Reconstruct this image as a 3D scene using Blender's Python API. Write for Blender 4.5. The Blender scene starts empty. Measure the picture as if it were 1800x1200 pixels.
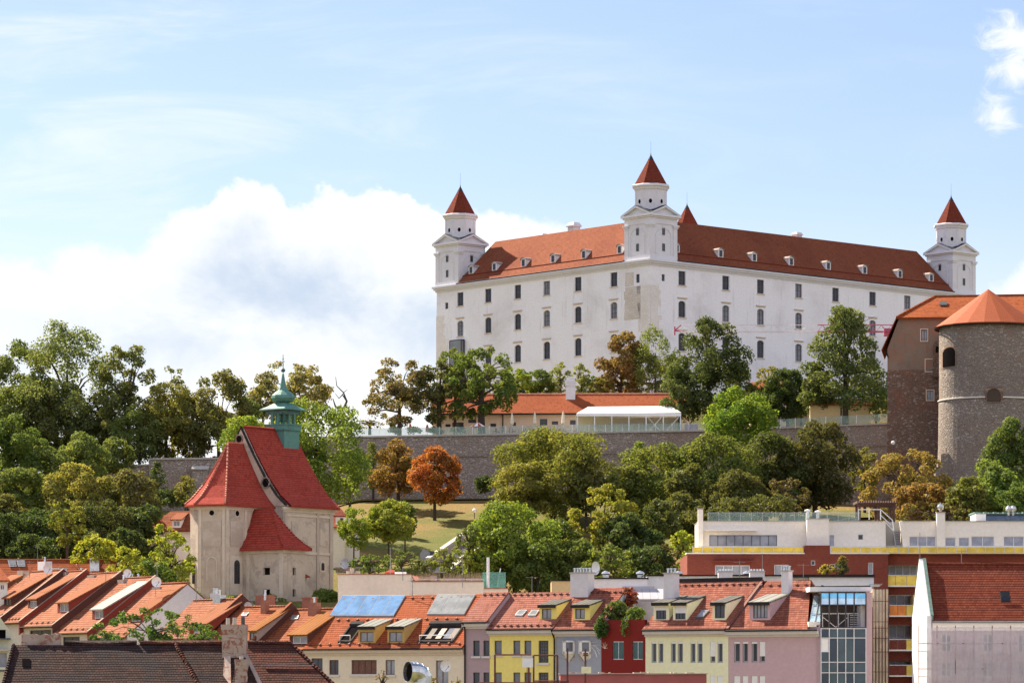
import bpy, math, random
import numpy as np
from mathutils import Vector, Matrix
from math import sin, cos, tan, pi, radians, sqrt, atan2

SC = bpy.context.scene
COL = SC.collection
R_ = random.Random(7)
# ------------------------------------------------------------------ camera
F = 6098.0                       # focal length in pixels of the 1800 px wide photograph
HZ = 1200.0                      # horizon row: the camera looks level, with a rising front
cam_d = bpy.data.cameras.new('camera')
cam_d.sensor_width = 36.0
cam_d.lens = F / 1800.0 * 36.0
cam_d.shift_y = (HZ - 600.0) / 1800.0
cam_d.clip_start = 1.0
cam_d.clip_end = 20000.0
cam = bpy.data.objects.new('camera', cam_d)
cam.location = (0, 0, 0)
cam.rotation_euler = (radians(90), 0, 0)
COL.objects.link(cam)
SC.camera = cam
SC.view_settings.view_transform = 'Standard'
SC.view_settings.look = 'None'
SC.view_settings.gamma = 1.0
SC.view_settings.use_curve_mapping = False
SC.view_settings.exposure = 1.65
# ------------------------------------------------------------------ sun
SUN_EL = radians(43)
SUN_H = Vector((-.668, .744, 0)).normalized()
SUN_V = Vector((SUN_H.x*cos(SUN_EL), SUN_H.y*cos(SUN_EL), sin(SUN_EL)))
sd = bpy.data.lights.new('sun', 'SUN')
sd.energy = 5.0
sd.angle = radians(0.6)
sd.color = (1.0, .88, .70)
so = bpy.data.objects.new('sun', sd)
so.rotation_euler = SUN_V.to_track_quat('Z', 'Y').to_euler()
so.location = (-200, 200, 300)
COL.objects.link(so)
# ------------------------------------------------------------------ world: sky texture with clouds
W = bpy.data.worlds.new('World')
SC.world = W
W.use_nodes = True
nt = W.node_tree
nt.nodes.clear()
class NB:
    """small node-tree builder"""
    def __init__(s, nt): s.nt = nt
    def n(s, t, **k):
        x = s.nt.nodes.new(t)
        for a, b in k.items(): setattr(x, a, b)
        return x
    def put(s, sock, v):
        if isinstance(v, bpy.types.NodeSocket): s.nt.links.new(v, sock)
        elif v is not None:
            if isinstance(v, (tuple, list)) and len(v) == 3 and sock.type == 'RGBA': v = (*v, 1)
            sock.default_value = v
    def m(s, op, a, b=None, c=None, clamp=False):
        x = s.n('ShaderNodeMath', operation=op, use_clamp=clamp)
        s.put(x.inputs[0], a)
        if b is not None: s.put(x.inputs[1], b)
        if c is not None: s.put(x.inputs[2], c)
        return x.outputs[0]
    def sm(s, x, a, b):           # smoothstep
        y = s.n('ShaderNodeMapRange', interpolation_type='SMOOTHSTEP')
        s.put(y.inputs['Value'], x); s.put(y.inputs['From Min'], a); s.put(y.inputs['From Max'], b)
        return y.outputs[0]
    def mix(s, f, a, b, mode='MIX'):
        x = s.n('ShaderNodeMix', data_type='RGBA', blend_type=mode)
        s.put(x.inputs[0], f); s.put(x.inputs[6], a); s.put(x.inputs[7], b)
        return x.outputs[2]
    def noise(s, vec, scale, detail=3, rough=.55, dist=0, out=0):
        x = s.n('ShaderNodeTexNoise')
        s.put(x.inputs['Vector'], vec); x.inputs['Scale'].default_value = scale
        x.inputs['Detail'].default_value = detail; x.inputs['Roughness'].default_value = rough
        x.inputs['Distortion'].default_value = dist
        return x.outputs[out]
    def comb(s, x, y, z=0.0):
        c = s.n('ShaderNodeCombineXYZ')
        s.put(c.inputs[0], x); s.put(c.inputs[1], y); s.put(c.inputs[2], z)
        return c.outputs[0]
    def sep(s, v):
        c = s.n('ShaderNodeSeparateXYZ'); s.put(c.inputs[0], v); return c.outputs
    def mapv(s, v, sc=(1, 1, 1), loc=(0, 0, 0)):
        c = s.n('ShaderNodeMapping'); s.put(c.inputs[0], v)
        c.inputs['Scale'].default_value = sc; c.inputs['Location'].default_value = loc
        return c.outputs[0]
    def fcurve(s, x, pts):
        c = s.n('ShaderNodeFloatCurve'); cu = c.mapping.curves[0]
        for p in pts[1:-1]: cu.points.new(*p)
        cu.points[0].location = pts[0]; cu.points[-1].location = pts[-1]
        for p in cu.points: p.handle_type = 'VECTOR'
        c.mapping.update(); s.put(c.inputs[1], x)
        return c.outputs[0]
w = NB(nt)
SKY_K = 0.05
sky = w.n('ShaderNodeTexSky', sky_type='NISHITA')
sky.sun_disc = False
sky.sun_elevation = SUN_EL
sky.sun_rotation = atan2(SUN_H.x, SUN_H.y)
sky.altitude = 150; sky.air_density = 1.0; sky.dust_density = 0.6; sky.ozone_density = 2.0
tc = w.n('ShaderNodeTexCoord')
dx, dy, dz = w.sep(tc.outputs['Generated'])
az = w.m('DIVIDE', dx, w.m('MAXIMUM', dy, .05))        # tangent of azimuth from +Y
el = w.m('DIVIDE', dz, w.m('MAXIMUM', dy, .05))        # tangent of elevation
front = w.sm(dy, .15, .5)
v2 = w.comb(az, el, 0.0)
pu = w.m('MULTIPLY_ADD', az, F/1800.0, .5)             # 0..1 over the field of view
cn1 = w.noise(v2, 24, 8, .62, .4)
cn2 = w.noise(w.mapv(v2, (1, 1, 1), (3.1, 1.7, 0)), 70, 5, .6)
warp = w.m('ADD', w.m('MULTIPLY', w.m('SUBTRACT', cn1, .5), .030), w.m('MULTIPLY', w.m('SUBTRACT', cn2, .5), .016))
def edge_pts(lst): return [(a/1800.0, (HZ-b)/F*5.0) for a, b in lst]
top = w.m('DIVIDE', w.fcurve(pu, edge_pts([(0, 415), (90, 428), (190, 420), (290, 365), (375, 332), (440, 318), (505, 352), (560, 340), (640, 332), (700, 336), (790, 372), (880, 384), (1000, 382), (1080, 440), (1200, 540), (1450, 560), (1620, 560), (1700, 500), (1800, 430)])), 5.0)
dens = w.fcurve(pu, [(0, .95), (.16, .95), (.25, 1), (.5, 1), (.58, .95), (.66, .5), (.85, .45), (.94, .8), (1, 1)])
below = w.m('SUBTRACT', w.m('ADD', top, warp), el)
hard = w.fcurve(pu, [(0, .010), (.12, .008), (.2, .004), (.43, .0035), (.5, .004), (.6, .009), (1, .012)])
cum = w.m('MULTIPLY', w.sm(below, 0.0, hard), dens)
# thin veil and streaks high up
st = w.noise(w.mapv(v2, (5.0, 22.0, 1), (.7, .2, 0)), 2.2, 6, .62, .6)
veil = w.m('MULTIPLY', w.sm(st, .42, .78), w.fcurve(pu, [(0, .6), (.25, .5), (.5, .34), (.7, .14), (1, .05)]))
low = w.m('MULTIPLY', w.sm(el, .15, .085), .42)       # the air pales towards the horizon
pt_n = w.noise(w.mapv(v2, (1, 1.5, 1), (9.2, 4.1, 0)), 80, 8, .66, .8)
def puff(px, py, rx, ry, k):
    a = w.m('DIVIDE', w.m('SUBTRACT', az, (px-900)/F), rx/F)
    b = w.m('DIVIDE', w.m('SUBTRACT', el, (HZ-py)/F), ry/F)
    r = w.m('SQRT', w.m('ADD', w.m('MULTIPLY', a, a), w.m('MULTIPLY', b, b)))
    r = w.m('ADD', r, w.m('MULTIPLY', w.m('SUBTRACT', pt_n, .5), 3.0))
    return w.m('MULTIPLY', w.sm(r, 1.15, .0), k)
pf = w.m('MAXIMUM', puff(1795, 80, 75, 70, .9), puff(1755, 200, 44, 32, .85))
cov = w.m('MAXIMUM', w.m('MAXIMUM', cum, veil), w.m('MAXIMUM', low, pf))
# cloud brightness: bright caps, soft grey-blue hollows
sh = w.noise(w.mapv(v2, (1, 1.25, 1), (5.3, 8.8, 0)), 17, 6, .58, .3)
core = w.sm(below, .006, .028)
shade = w.m('MULTIPLY', w.m('MULTIPLY', w.sm(sh, .32, .62), core), w.fcurve(pu, [(0, .3), (.1, .5), (.18, 1), (.42, 1), (.5, .4), (1, .1)]))
shade = w.m('MULTIPLY', shade, w.sm(below, .062, .030))
ccol = w.mix(shade, (.345, .35, .352), (.205, .240, .292))
skyc = w.n('ShaderNodeVectorMath', operation='SCALE'); w.put(skyc.inputs[0], sky.outputs[0]); skyc.inputs['Scale'].default_value = SKY_K
allc = w.mix(w.m('MULTIPLY', cov, front), w.mix(1.0, skyc.outputs[0], (.93, .875, .95), 'MULTIPLY'), ccol)
# bright broken cloud added behind the camera as fill light
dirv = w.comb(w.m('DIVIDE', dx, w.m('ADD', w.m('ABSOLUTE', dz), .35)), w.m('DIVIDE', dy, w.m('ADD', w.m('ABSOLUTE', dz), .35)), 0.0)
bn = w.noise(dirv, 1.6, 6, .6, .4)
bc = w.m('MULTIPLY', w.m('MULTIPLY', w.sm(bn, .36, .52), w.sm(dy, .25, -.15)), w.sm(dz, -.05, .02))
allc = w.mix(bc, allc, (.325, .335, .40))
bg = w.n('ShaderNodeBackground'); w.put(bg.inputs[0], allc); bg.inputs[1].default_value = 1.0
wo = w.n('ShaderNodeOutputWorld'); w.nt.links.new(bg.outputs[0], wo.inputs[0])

SC.cycles.max_bounces = 8
SC.cycles.transparent_max_bounces = 12
SC.cycles.use_denoising = True
SC.cycles.sample_clamp_indirect = 6

# ------------------------------------------------------------------ materials
MATS = {}
def srgb(*c):
    return tuple(((x/255)/12.92 if x/255 <= .04045 else ((x/255+.055)/1.055)**2.4) for x in c)
def newmat(name):
    m = bpy.data.materials.new(name); m.use_nodes = True
    m.node_tree.nodes.clear(); MATS[name] = m
    b = NB(m.node_tree)
    p = b.n('ShaderNodeBsdfPrincipled'); o = b.n('ShaderNodeOutputMaterial')
    b.nt.links.new(p.outputs[0], o.inputs[0])
    b.uv = b.n('ShaderNodeUVMap', uv_map='UVMap').outputs[0]
    b.ob = b.n('ShaderNodeTexCoord').outputs['Object']
    return m, b, p
def bump(b, p, h, st=.3, d=.05):
    x = b.n('ShaderNodeBump'); x.inputs['Strength'].default_value = st; x.inputs['Distance'].default_value = d
    b.put(x.inputs['Height'], h); b.put(p.inputs['Normal'], x.outputs[0])
def plain(name, col, rough=.6, metal=0.0, var=.12, scale=3.0):
    m, b, p = newmat(name)
    n = b.noise(b.ob, scale, 4, .6)
    c = b.mix(b.sm(n, .3, .7), tuple(x*(1-var) for x in col), tuple(min(1, x*(1+var)) for x in col))
    b.put(p.inputs['Base Color'], c); p.inputs['Roughness'].default_value = rough; p.inputs['Metallic'].default_value = metal
    return m
def plaster(name, col, dirt=(.2, .18, .16), amt=.3, streak=.5, rough=.85, big=.25, patch=None, pamt=0.0):
    m, b, p = newmat(name)
    big_n = b.noise(b.uv, big, 5, .6, .4)
    fine = b.noise(b.uv, 3.0, 4, .65)
    stv = b.noise(b.mapv(b.uv, (1.6, .12, 1)), 1.0, 4, .6)
    c = b.mix(b.sm(fine, .3, .75), tuple(x*.94 for x in col), tuple(min(1, x*1.04) for x in col))
    c = b.mix(b.m('MULTIPLY', b.sm(big_n, .45, .8), amt), c, dirt)
    c = b.mix(b.m('MULTIPLY', b.sm(stv, .55, .85), amt*streak), c, dirt)
    if patch:
        pn = b.noise(b.mapv(b.uv, (1, 1, 1), (4, 7, 0)), big*2.6, 6, .7, .8)
        c = b.mix(b.m('MULTIPLY', b.sm(pn, .53, .57), pamt), c, patch)
    b.put(p.inputs['Base Color'], c); p.inputs['Roughness'].default_value = rough
    p.inputs['Specular IOR Level'].default_value = .2
    bump(b, p, fine, .15, .02)
    return m
def brickm(name, c1, c2, mortar, bw, bh, ms=.012, off=.5, var=(.1, .08, .06), vamt=.35, rough=.8, bst=.5, vs=.35, squash=1.0, wave=0.0, moss=None, spec=.2):
    m, b, p = newmat(name)
    uv = b.uv
    if wave:
        ad = b.n('ShaderNodeVectorMath', operation='ADD'); b.put(ad.inputs[0], uv)
        nn = b.noise(uv, .35, 3, .6); sc = b.m('MULTIPLY', b.m('SUBTRACT', nn, .5), wave)
        b.put(ad.inputs[1], b.comb(0.0, sc, 0.0)); uv = ad.outputs[0]
    x = b.n('ShaderNodeTexBrick'); b.put(x.inputs['Vector'], uv)
    x.offset = off; x.squash = squash
    b.put(x.inputs['Color1'], c1); b.put(x.inputs['Color2'], c2); b.put(x.inputs['Mortar'], mortar)
    x.inputs['Scale'].default_value = 1.0; x.inputs['Mortar Size'].default_value = ms
    x.inputs['Mortar Smooth'].default_value = .2; x.inputs['Bias'].default_value = 0.0
    x.inputs['Brick Width'].default_value = bw; x.inputs['Row Height'].default_value = bh
    n1 = b.noise(b.uv, vs, 5, .65, .5)
    n2 = b.noise(b.uv, 2.6, 3, .7)
    c = b.mix(b.m('MULTIPLY', b.sm(n1, .42, .72), vamt), x.outputs[0], var)
    c = b.mix(b.m('MULTIPLY', b.sm(n2, .45, .8), vamt*.7), c, tuple(v*1.4 for v in c1))
    if moss:
        n3 = b.noise(b.mapv(b.uv, (1, .6, 1), (3, 3, 0)), .5, 6, .7)
        c = b.mix(b.m('MULTIPLY', b.sm(n3, .5, .62), .75), c, moss)
    b.put(p.inputs['Base Color'], c); p.inputs['Roughness'].default_value = rough
    p.inputs['Specular IOR Level'].default_value = spec
    bump(b, p, b.m('SUBTRACT', n2, b.m('MULTIPLY', x.outputs[1], 1.0)), bst, .03)
    return m
def tilem(name, c1, c2, mortar, bw, bh, ms=.03, off=.5, var=(.1, .08, .06), vamt=.35, rough=.9, bst=.5, vs=.35, squash=1.0, wave=0.0, moss=None):
    """roof tiles: overlapping courses with a dark gap along the lower edge and a tone of its own for each tile"""
    m, b, p = newmat(name)
    u, v, _ = b.sep(b.uv)
    if wave:
        v = b.m('ADD', v, b.m('MULTIPLY', b.m('SUBTRACT', b.noise(b.uv, .35, 3, .6), .5), wave))
    vv = b.m('DIVIDE', v, bh); row = b.m('FLOOR', vv); fr = b.m('FRACT', vv)
    uu = b.m('ADD', b.m('DIVIDE', u, bw), b.m('MULTIPLY', b.m('MODULO', row, 2.0), .5)); cu = b.m('FLOOR', uu); fu = b.m('FRACT', uu)
    wn = b.n('ShaderNodeTexWhiteNoise', noise_dimensions='2D'); b.put(wn.inputs['Vector'], b.comb(cu, row, 0.0)); rnd = wn.outputs['Value']
    c = b.mix(rnd, c1, c2)
    c = b.mix(b.m('MULTIPLY', b.sm(rnd, .86, .97), .6), c, tuple(x*.45 for x in c1))
    n1 = b.noise(b.uv, vs, 5, .65, .5); n2 = b.noise(b.uv, 2.2, 4, .7)
    c = b.mix(b.m('MULTIPLY', b.sm(n1, .42, .70), vamt), c, var)
    c = b.mix(b.m('MULTIPLY', b.sm(n2, .48, .8), vamt*.6), c, tuple(x*1.5 for x in c1))
    if moss:
        n3 = b.noise(b.mapv(b.uv, (1, .6, 1), (3, 3, 0)), .5, 6, .7); c = b.mix(b.m('MULTIPLY', b.sm(n3, .5, .62), .75), c, moss)
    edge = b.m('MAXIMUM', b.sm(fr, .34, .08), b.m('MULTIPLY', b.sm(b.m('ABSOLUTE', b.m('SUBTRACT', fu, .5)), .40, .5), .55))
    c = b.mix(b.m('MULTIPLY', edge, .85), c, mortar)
    b.put(p.inputs['Base Color'], c); p.inputs['Roughness'].default_value = max(rough, .85)
    p.inputs['Specular IOR Level'].default_value = .06
    bump(b, p, b.m('SUBTRACT', b.m('MULTIPLY', n2, .5), b.m('ADD', fr, edge)), bst, .04)
    return m
def rubble(name, c1, c2, c3, scale=2.2, mortar=(.12, .1, .09), lay=1.7, red=None, big=.12):
    m, b, p = newmat(name)
    v = b.mapv(b.uv, (1, lay, 1))
    x = b.n('ShaderNodeTexVoronoi', feature='F1'); b.put(x.inputs['Vector'], v); x.inputs['Scale'].default_value = scale
    e = b.n('ShaderNodeTexVoronoi', feature='DISTANCE_TO_EDGE'); b.put(e.inputs['Vector'], v); e.inputs['Scale'].default_value = scale
    rr, gg, bb_ = b.sep(x.outputs['Color'])
    c = b.mix(rr, c1, c2)
    c = b.mix(b.sm(gg, .72, .9), c, c3)
    big_n = b.noise(b.uv, big, 6, .65, .6)
    c = b.mix(b.m('MULTIPLY', b.sm(big_n, .4, .7), .5), c, tuple(t*.5 for t in c1))
    if red:
        rn = b.noise(b.mapv(b.uv, (1, 1, 1), (7, 2, 0)), big*1.6, 6, .7, .5)
        c = b.mix(b.m('MULTIPLY', b.sm(rn, .5, .62), .7), c, red)
    c = b.mix(b.sm(e.outputs['Distance'], .10, .02), c, mortar)
    b.put(p.inputs['Base Color'], c); p.inputs['Roughness'].default_value = .92
    p.inputs['Specular IOR Level'].default_value = .15
    bump(b, p, b.sm(e.outputs['Distance'], 0.0, .2), .8, .08)
    return m
def glassy(name, col, rough=.08, metal=.0, spec=.5, alpha=1.0):
    m, b, p = newmat(name)
    n = b.noise(b.ob, .9, 3, .6)
    c = b.mix(b.sm(n, .35, .65), tuple(x*.82 for x in col), tuple(min(1, x*1.15) for x in col))
    b.put(p.inputs['Base Color'], c); p.inputs['Roughness'].default_value = rough; p.inputs['Metallic'].default_value = metal
    p.inputs['Specular IOR Level'].default_value = spec
    if alpha < 1: p.inputs['Alpha'].default_value = alpha
    bump(b, p, b.noise(b.ob, .7, 1), .05, .05)
    return m

M = {}
M['castle'] = plaster('castle_plaster', (.835, .825, .85), (.46, .42, .41), .50, 1.25, big=.12)
M['castle_trim'] = plaster('castle_trim', (.68, .675, .71), (.42, .38, .38), .4, .8)
M['sill'] = plaster('sandstone', (.62, .52, .42), (.35, .3, .26), .3, .5)
M['ashlar'] = brickm('bare_ashlar', (.56, .50, .43), (.64, .59, .53), (.34, .28, .24), .75, .38, .02, vamt=.35, var=(.76, .72, .68), vs=.3)
M['ashlar_pale'] = brickm('pale_ashlar', (.68, .63, .58), (.74, .70, .66), (.52, .46, .42), .62, .34, .014, vamt=.5, var=(.80, .77, .74), vs=.3)
M['castle_roof'] = tilem('castle_roof_tiles', (.190, .058, .029), (.245, .082, .041), (.08, .020, .012), .25, .34, .035, vamt=.5, var=(.13, .034, .022), vs=.12)
M['spire_tile'] = tilem('spire_tiles', (.155, .032, .018), (.20, .044, .024), (.06, .016, .011), .22, .3, .03, vamt=.35, var=(.11, .024, .018))
M['lead'] = brickm('dark_lead', (.020, .026, .038), (.028, .034, .046), (.015, .02, .03), 1, 1, spec=.1)
M['verdigris'] = plaster('verdigris_copper', (.10, .235, .205), (.035, .07, .065), .7, 1.0, .6, big=.9)
M['verdigris_dark'] = plain('dark_copper', (.05, .12, .11), .5, .2, .3)
M['dark_wood'] = plain('dark_wood', (.03, .02, .017), .7)
M['white_frame'] = plain('white_frame', (.75, .74, .72), .5, 0, .05)
M['grey_frame'] = plain('grey_frame', (.33, .34, .36), .5, .2, .08)
M['dark_frame'] = plain('dark_frame', (.05, .05, .055), .5, .1)
M['brown_frame'] = plain('brown_frame', (.12, .055, .035), .6)
M['pane'] = glassy('window_glass', (.045, .05, .062), .1)
M['pane_pale'] = glassy('curtained_glass', (.30, .31, .34), .2)
M['sky_glass'] = glassy('roof_glazing', (.10, .20, .36), .04, .0, .6)  # blue paints the reflected sky into the glass colour
M['pale_glazing'] = glassy('milky_glazing', (.20, .21, .21), .05, .0, .5)
M['black'] = plain('dark_interior', (.012, .010, .010), .9)
[n for n in M['black'].node_tree.nodes if n.type == 'BSDF_PRINCIPLED'][0].inputs['Specular IOR Level'].default_value = 0
M['nave_tile'] = tilem('chapel_tiles', (.30, .045, .031), (.38, .068, .046), (.13, .024, .018), .24, .30, .05, vamt=.5, var=(.23, .034, .026), vs=.3, rough=.9)
M['ridge_tile'] = plain('ridge_tiles', (.45, .16, .10), .8, 0, .35, 4)
M['chapel'] = plaster('weathered_chapel_plaster', (.57, .475, .37), (.20, .16, .13), .75, 1.2, big=.22, patch=(.36, .29, .24), pamt=.6)
M['chapel_pale'] = plaster('pale_worn_plaster', (.64, .55, .44), (.30, .24, .20), .6, .9, big=.5)
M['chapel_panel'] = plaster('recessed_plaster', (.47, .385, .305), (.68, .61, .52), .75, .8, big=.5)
M['stone_band'] = rubble('rubble_gable', (.44, .36, .29), (.33, .27, .21), (.52, .45, .38), 3.5)
M['rampart'] = rubble('rampart_stone', (.37, .305, .255), (.29, .235, .195), (.46, .39, .335), 2.4, (.19, .15, .125), 1.8, red=(.32, .21, .155), big=.06)
M['tower_stone'] = rubble('tower_stone', (.33, .28, .24), (.25, .21, .18), (.42, .365, .315), 2.6, (.17, .14, .12), 1.9, red=(.27, .195, .155), big=.11)
M['bastion'] = plaster('bastion_render', (.255, .18, .135), (.12, .085, .065), .7, .9, big=.25, patch=(.32, .145, .09), pamt=.6)
M['bastion_brick'] = rubble('bastion_masonry', (.30, .18, .125), (.20, .125, .095), (.42, .33, .27), 3.0, (.13, .09, .07), 2.2, red=(.34, .12, .07), big=.14)
M['orange_tile'] = tilem('orange_pantiles', (.28, .074, .024), (.35, .098, .034), (.07, .018, .010), .30, .42, .08, vamt=.45, var=(.21, .052, .022), vs=.4)
M['row_tile'] = tilem('row_house_tiles', (.25, .096, .052), (.31, .130, .074), (.09, .030, .018), .30, .36, .07, vamt=.6, var=(.18, .062, .040), vs=.45)
M['row_tile_b'] = tilem('bright_row_tiles', (.24, .076, .034), (.29, .100, .046), (.08, .023, .013), .28, .34, .06, vamt=.55, var=(.17, .050, .026), vs=.45)
M['fire_tile'] = tilem('plain_orange_tiles', (.27, .070, .027), (.32, .088, .036), (.10, .024, .012), .24, .30, .05, vamt=.45, var=(.20, .050, .022), vs=.4)
M['rose_tile'] = tilem('rose_tiles', (.235, .086, .062), (.29, .115, .085), (.09, .028, .020), .24, .30, .05, vamt=.5, var=(.33, .16, .13), vs=.35)
M['rose_tile_b'] = tilem('mottled_rose_tiles', (.20, .060, .040), (.30, .122, .085), (.07, .022, .015), .24, .30, .06, vamt=.6, var=(.13, .038, .028), vs=.3)
M['red_tile'] = tilem('deep_red_tiles', (.15, .034, .019), (.215, .056, .030), (.04, .011, .008), .22, .28, .07, vamt=.5, var=(.11, .024, .016), vs=.35)
M['old_tile'] = tilem('old_dark_tiles', (.040, .023, .021), (.075, .040, .034), (.006, .005, .005), .22, .24, .05, vamt=.7, var=(.022, .019, .022), vs=.6, wave=.3, bst=1.0, moss=(.035, .03, .032))
M['old_tile_red'] = tilem('old_red_tiles', (.115, .036, .025), (.07, .036, .030), (.010, .007, .006), .22, .24, .05, vamt=.65, var=(.045, .028, .026), vs=.8, wave=.35, bst=1.0)
M['rust_sheet'] = brickm('standing_seam_orange', (.23, .090, .046), (.25, .10, .052), (.11, .04, .02), .45, 30, .04, vamt=.3, var=(.27, .13, .07), rough=.95, spec=.06)
M['copper_sheet'] = brickm('standing_seam_copper', (.21, .080, .024), (.24, .10, .034), (.08, .03, .012), .45, 30, .045, vamt=.4, var=(.27, .13, .05), rough=.95, spec=.06)
M['silver_sheet'] = brickm('standing_seam_silver', (.34, .31, .28), (.37, .34, .30), (.2, .17, .15), .5, 30, .04, vamt=.3, var=(.28, .25, .23), rough=.95, spec=.06)
M['grey_sheet'] = brickm('standing_seam_grey', (.10, .098, .088), (.13, .122, .11), (.03, .03, .03), .5, 30, .05, vamt=.35, var=(.06, .06, .06), rough=.95, spec=.06)
M['grey_sheet_lt'] = brickm('standing_seam_pale', (.20, .20, .18), (.23, .225, .205), (.05, .05, .05), .8, 30, .06, vamt=.35, var=(.15, .15, .14), rough=.95, spec=.06)
M['tar'] = brickm('black_flashing', (.026, .024, .026), (.032, .03, .032), (.02, .02, .02), 1, 1, spec=.05)
M['red_paint'] = plaster('red_oxide_render', (.26, .050, .030), (.15, .04, .035), .45, .8)
M['firewall'] = plaster('brown_render', (.115, .045, .032), (.06, .03, .025), .5, .8)
M['mauve_wall'] = plaster('mauve_render', (.40, .295, .32), (.30, .22, .24), .35, .6)
M['pink_wall'] = plaster('pink_render', (.53, .375, .40), (.42, .30, .31), .35, .8)
M['yellow_wall'] = plaster('yellow_render', (.80, .68, .21), (.6, .5, .2), .25, .6)
M['blue_wall'] = plaster('blue_grey_render', (.325, .345, .41), (.24, .25, .29), .4, .8)
M['red_wall'] = plaster('red_render', (.20, .020, .016), (.12, .02, .02), .4, .8)
M['lime_wall'] = plaster('pale_lime_render', (.78, .77, .52), (.62, .6, .42), .22, .6)
M['beige_wall'] = plaster('beige_render', (.72, .625, .49), (.48, .41, .33), .35, .9)
M['cream_wall'] = plaster('cream_render', (.86, .80, .71), (.6, .5, .42), .2, .7)
M['parapet_wall'] = plaster('parapet_render', (.80, .74, .60), (.52, .47, .39), .4, 1.1)
M['white_wall'] = plaster('white_render', (.78, .77, .76), (.5, .48, .46), .25, .8)
M['grey_wall'] = plaster('grey_render', (.44, .43, .47), (.3, .3, .32), .3, .8)
M['green_house'] = plaster('pale_green_render', (.52, .52, .40), (.36, .35, .28), .3, .6)
M['salmon'] = plaster('salmon_render', (.72, .54, .42), (.55, .42, .34), .35, .6)
M['ochre_wall'] = plaster('ochre_render', (.66, .50, .26), (.5, .38, .2), .3, .5)
M['chim'] = plaster('chimney_render', (.36, .28, .24), (.18, .14, .12), .6, .9, big=.8)
M['chim_white'] = plaster('white_chimney_render', (.62, .60, .62), (.4, .38, .4), .3, .9, big=.8)
M['chim_brick'] = brickm('chimney_brick', (.36, .12, .07), (.44, .17, .10), (.26, .18, .14), .25, .08, .012, vamt=.3, var=(.25, .08, .05))
M['crumble'] = plaster('crumbling_plaster', (.42, .33, .27), (.2, .14, .11), .6, .8, big=.7, patch=(.26, .10, .065), pamt=.9)
M['brick'] = brickm('red_brick', (.19, .037, .022), (.24, .056, .032), (.15, .06, .045), .25, .09, .012, vamt=.4, var=(.14, .028, .018), vs=.2)
M['steel'] = plain('galvanised_steel', (.55, .57, .58), .28, .9, .2, 6)
M['white_metal'] = plain('white_metal', (.72, .73, .75), .4, .1, .06)
M['rust_metal'] = plain('rusty_steel', (.13, .035, .028), .7, .1, .3)
M['green_metal'] = plain('green_flashing', (.12, .20, .165), .6, .1, .2)
M['yellow_glass'] = glassy('yellow_glass', (.78, .55, .07), .35)
M['orange_glass'] = glassy('orange_glass', (.75, .22, .02), .35)
M['green_glass'] = glassy('greenish_glass', (.30, .42, .38), .1, 0, .5, .26)
M['teal_glass'] = glassy('teal_glass', (.14, .34, .28), .1, 0, .5, .6)
M['curtain_glass'] = glassy('facade_glass', (.045, .075, .085), .06, .25, .7)
M['blue_glass'] = glassy('blue_canopy_glass', (.20, .55, .80), .08, .6)
M['grey_glass'] = glassy('blind_glass', (.33, .35, .42), .25)
M['canvas'] = plain('white_canvas', (.84, .83, .82), .6, 0, .03)
M['cream_canvas'] = plain('cream_canvas', (.70, .62, .45), .8)
M['red_canvas'] = plain('red_canvas', (.42, .07, .05), .8)
M['net'] = plaster('scaffold_net', (.72, .67, .71), (.45, .39, .45), .6, 1.0, big=.35)
M['pipe_grey'] = plain('grey_metal', (.25, .25, .26), .5, .4)
M['crane_white'] = plain('crane_pale_paint', (.75, .66, .66), .5)
M['crane_red'] = plain('crane_red_paint', (.42, .07, .13), .6)
M['cornice_grey'] = plaster('pale_cornice', (.60, .57, .56), (.36, .33, .32), .35, .8)
M['concrete'] = plaster('concrete', (.42, .39, .35), (.25, .22, .2), .5, .8, big=.6)
M['globe'] = plain('lamp_globe', (.85, .83, .78), .4, 0, .03)
M['ground_path'] = plain('path', (.33, .29, .25), .9, 0, .15, .6)

# netting lets some light through
_m = MATS['scaffold_net']; _p = [n for n in _m.node_tree.nodes if n.type == 'BSDF_PRINCIPLED'][0]
_p.inputs['Alpha'].default_value = .50

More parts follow.
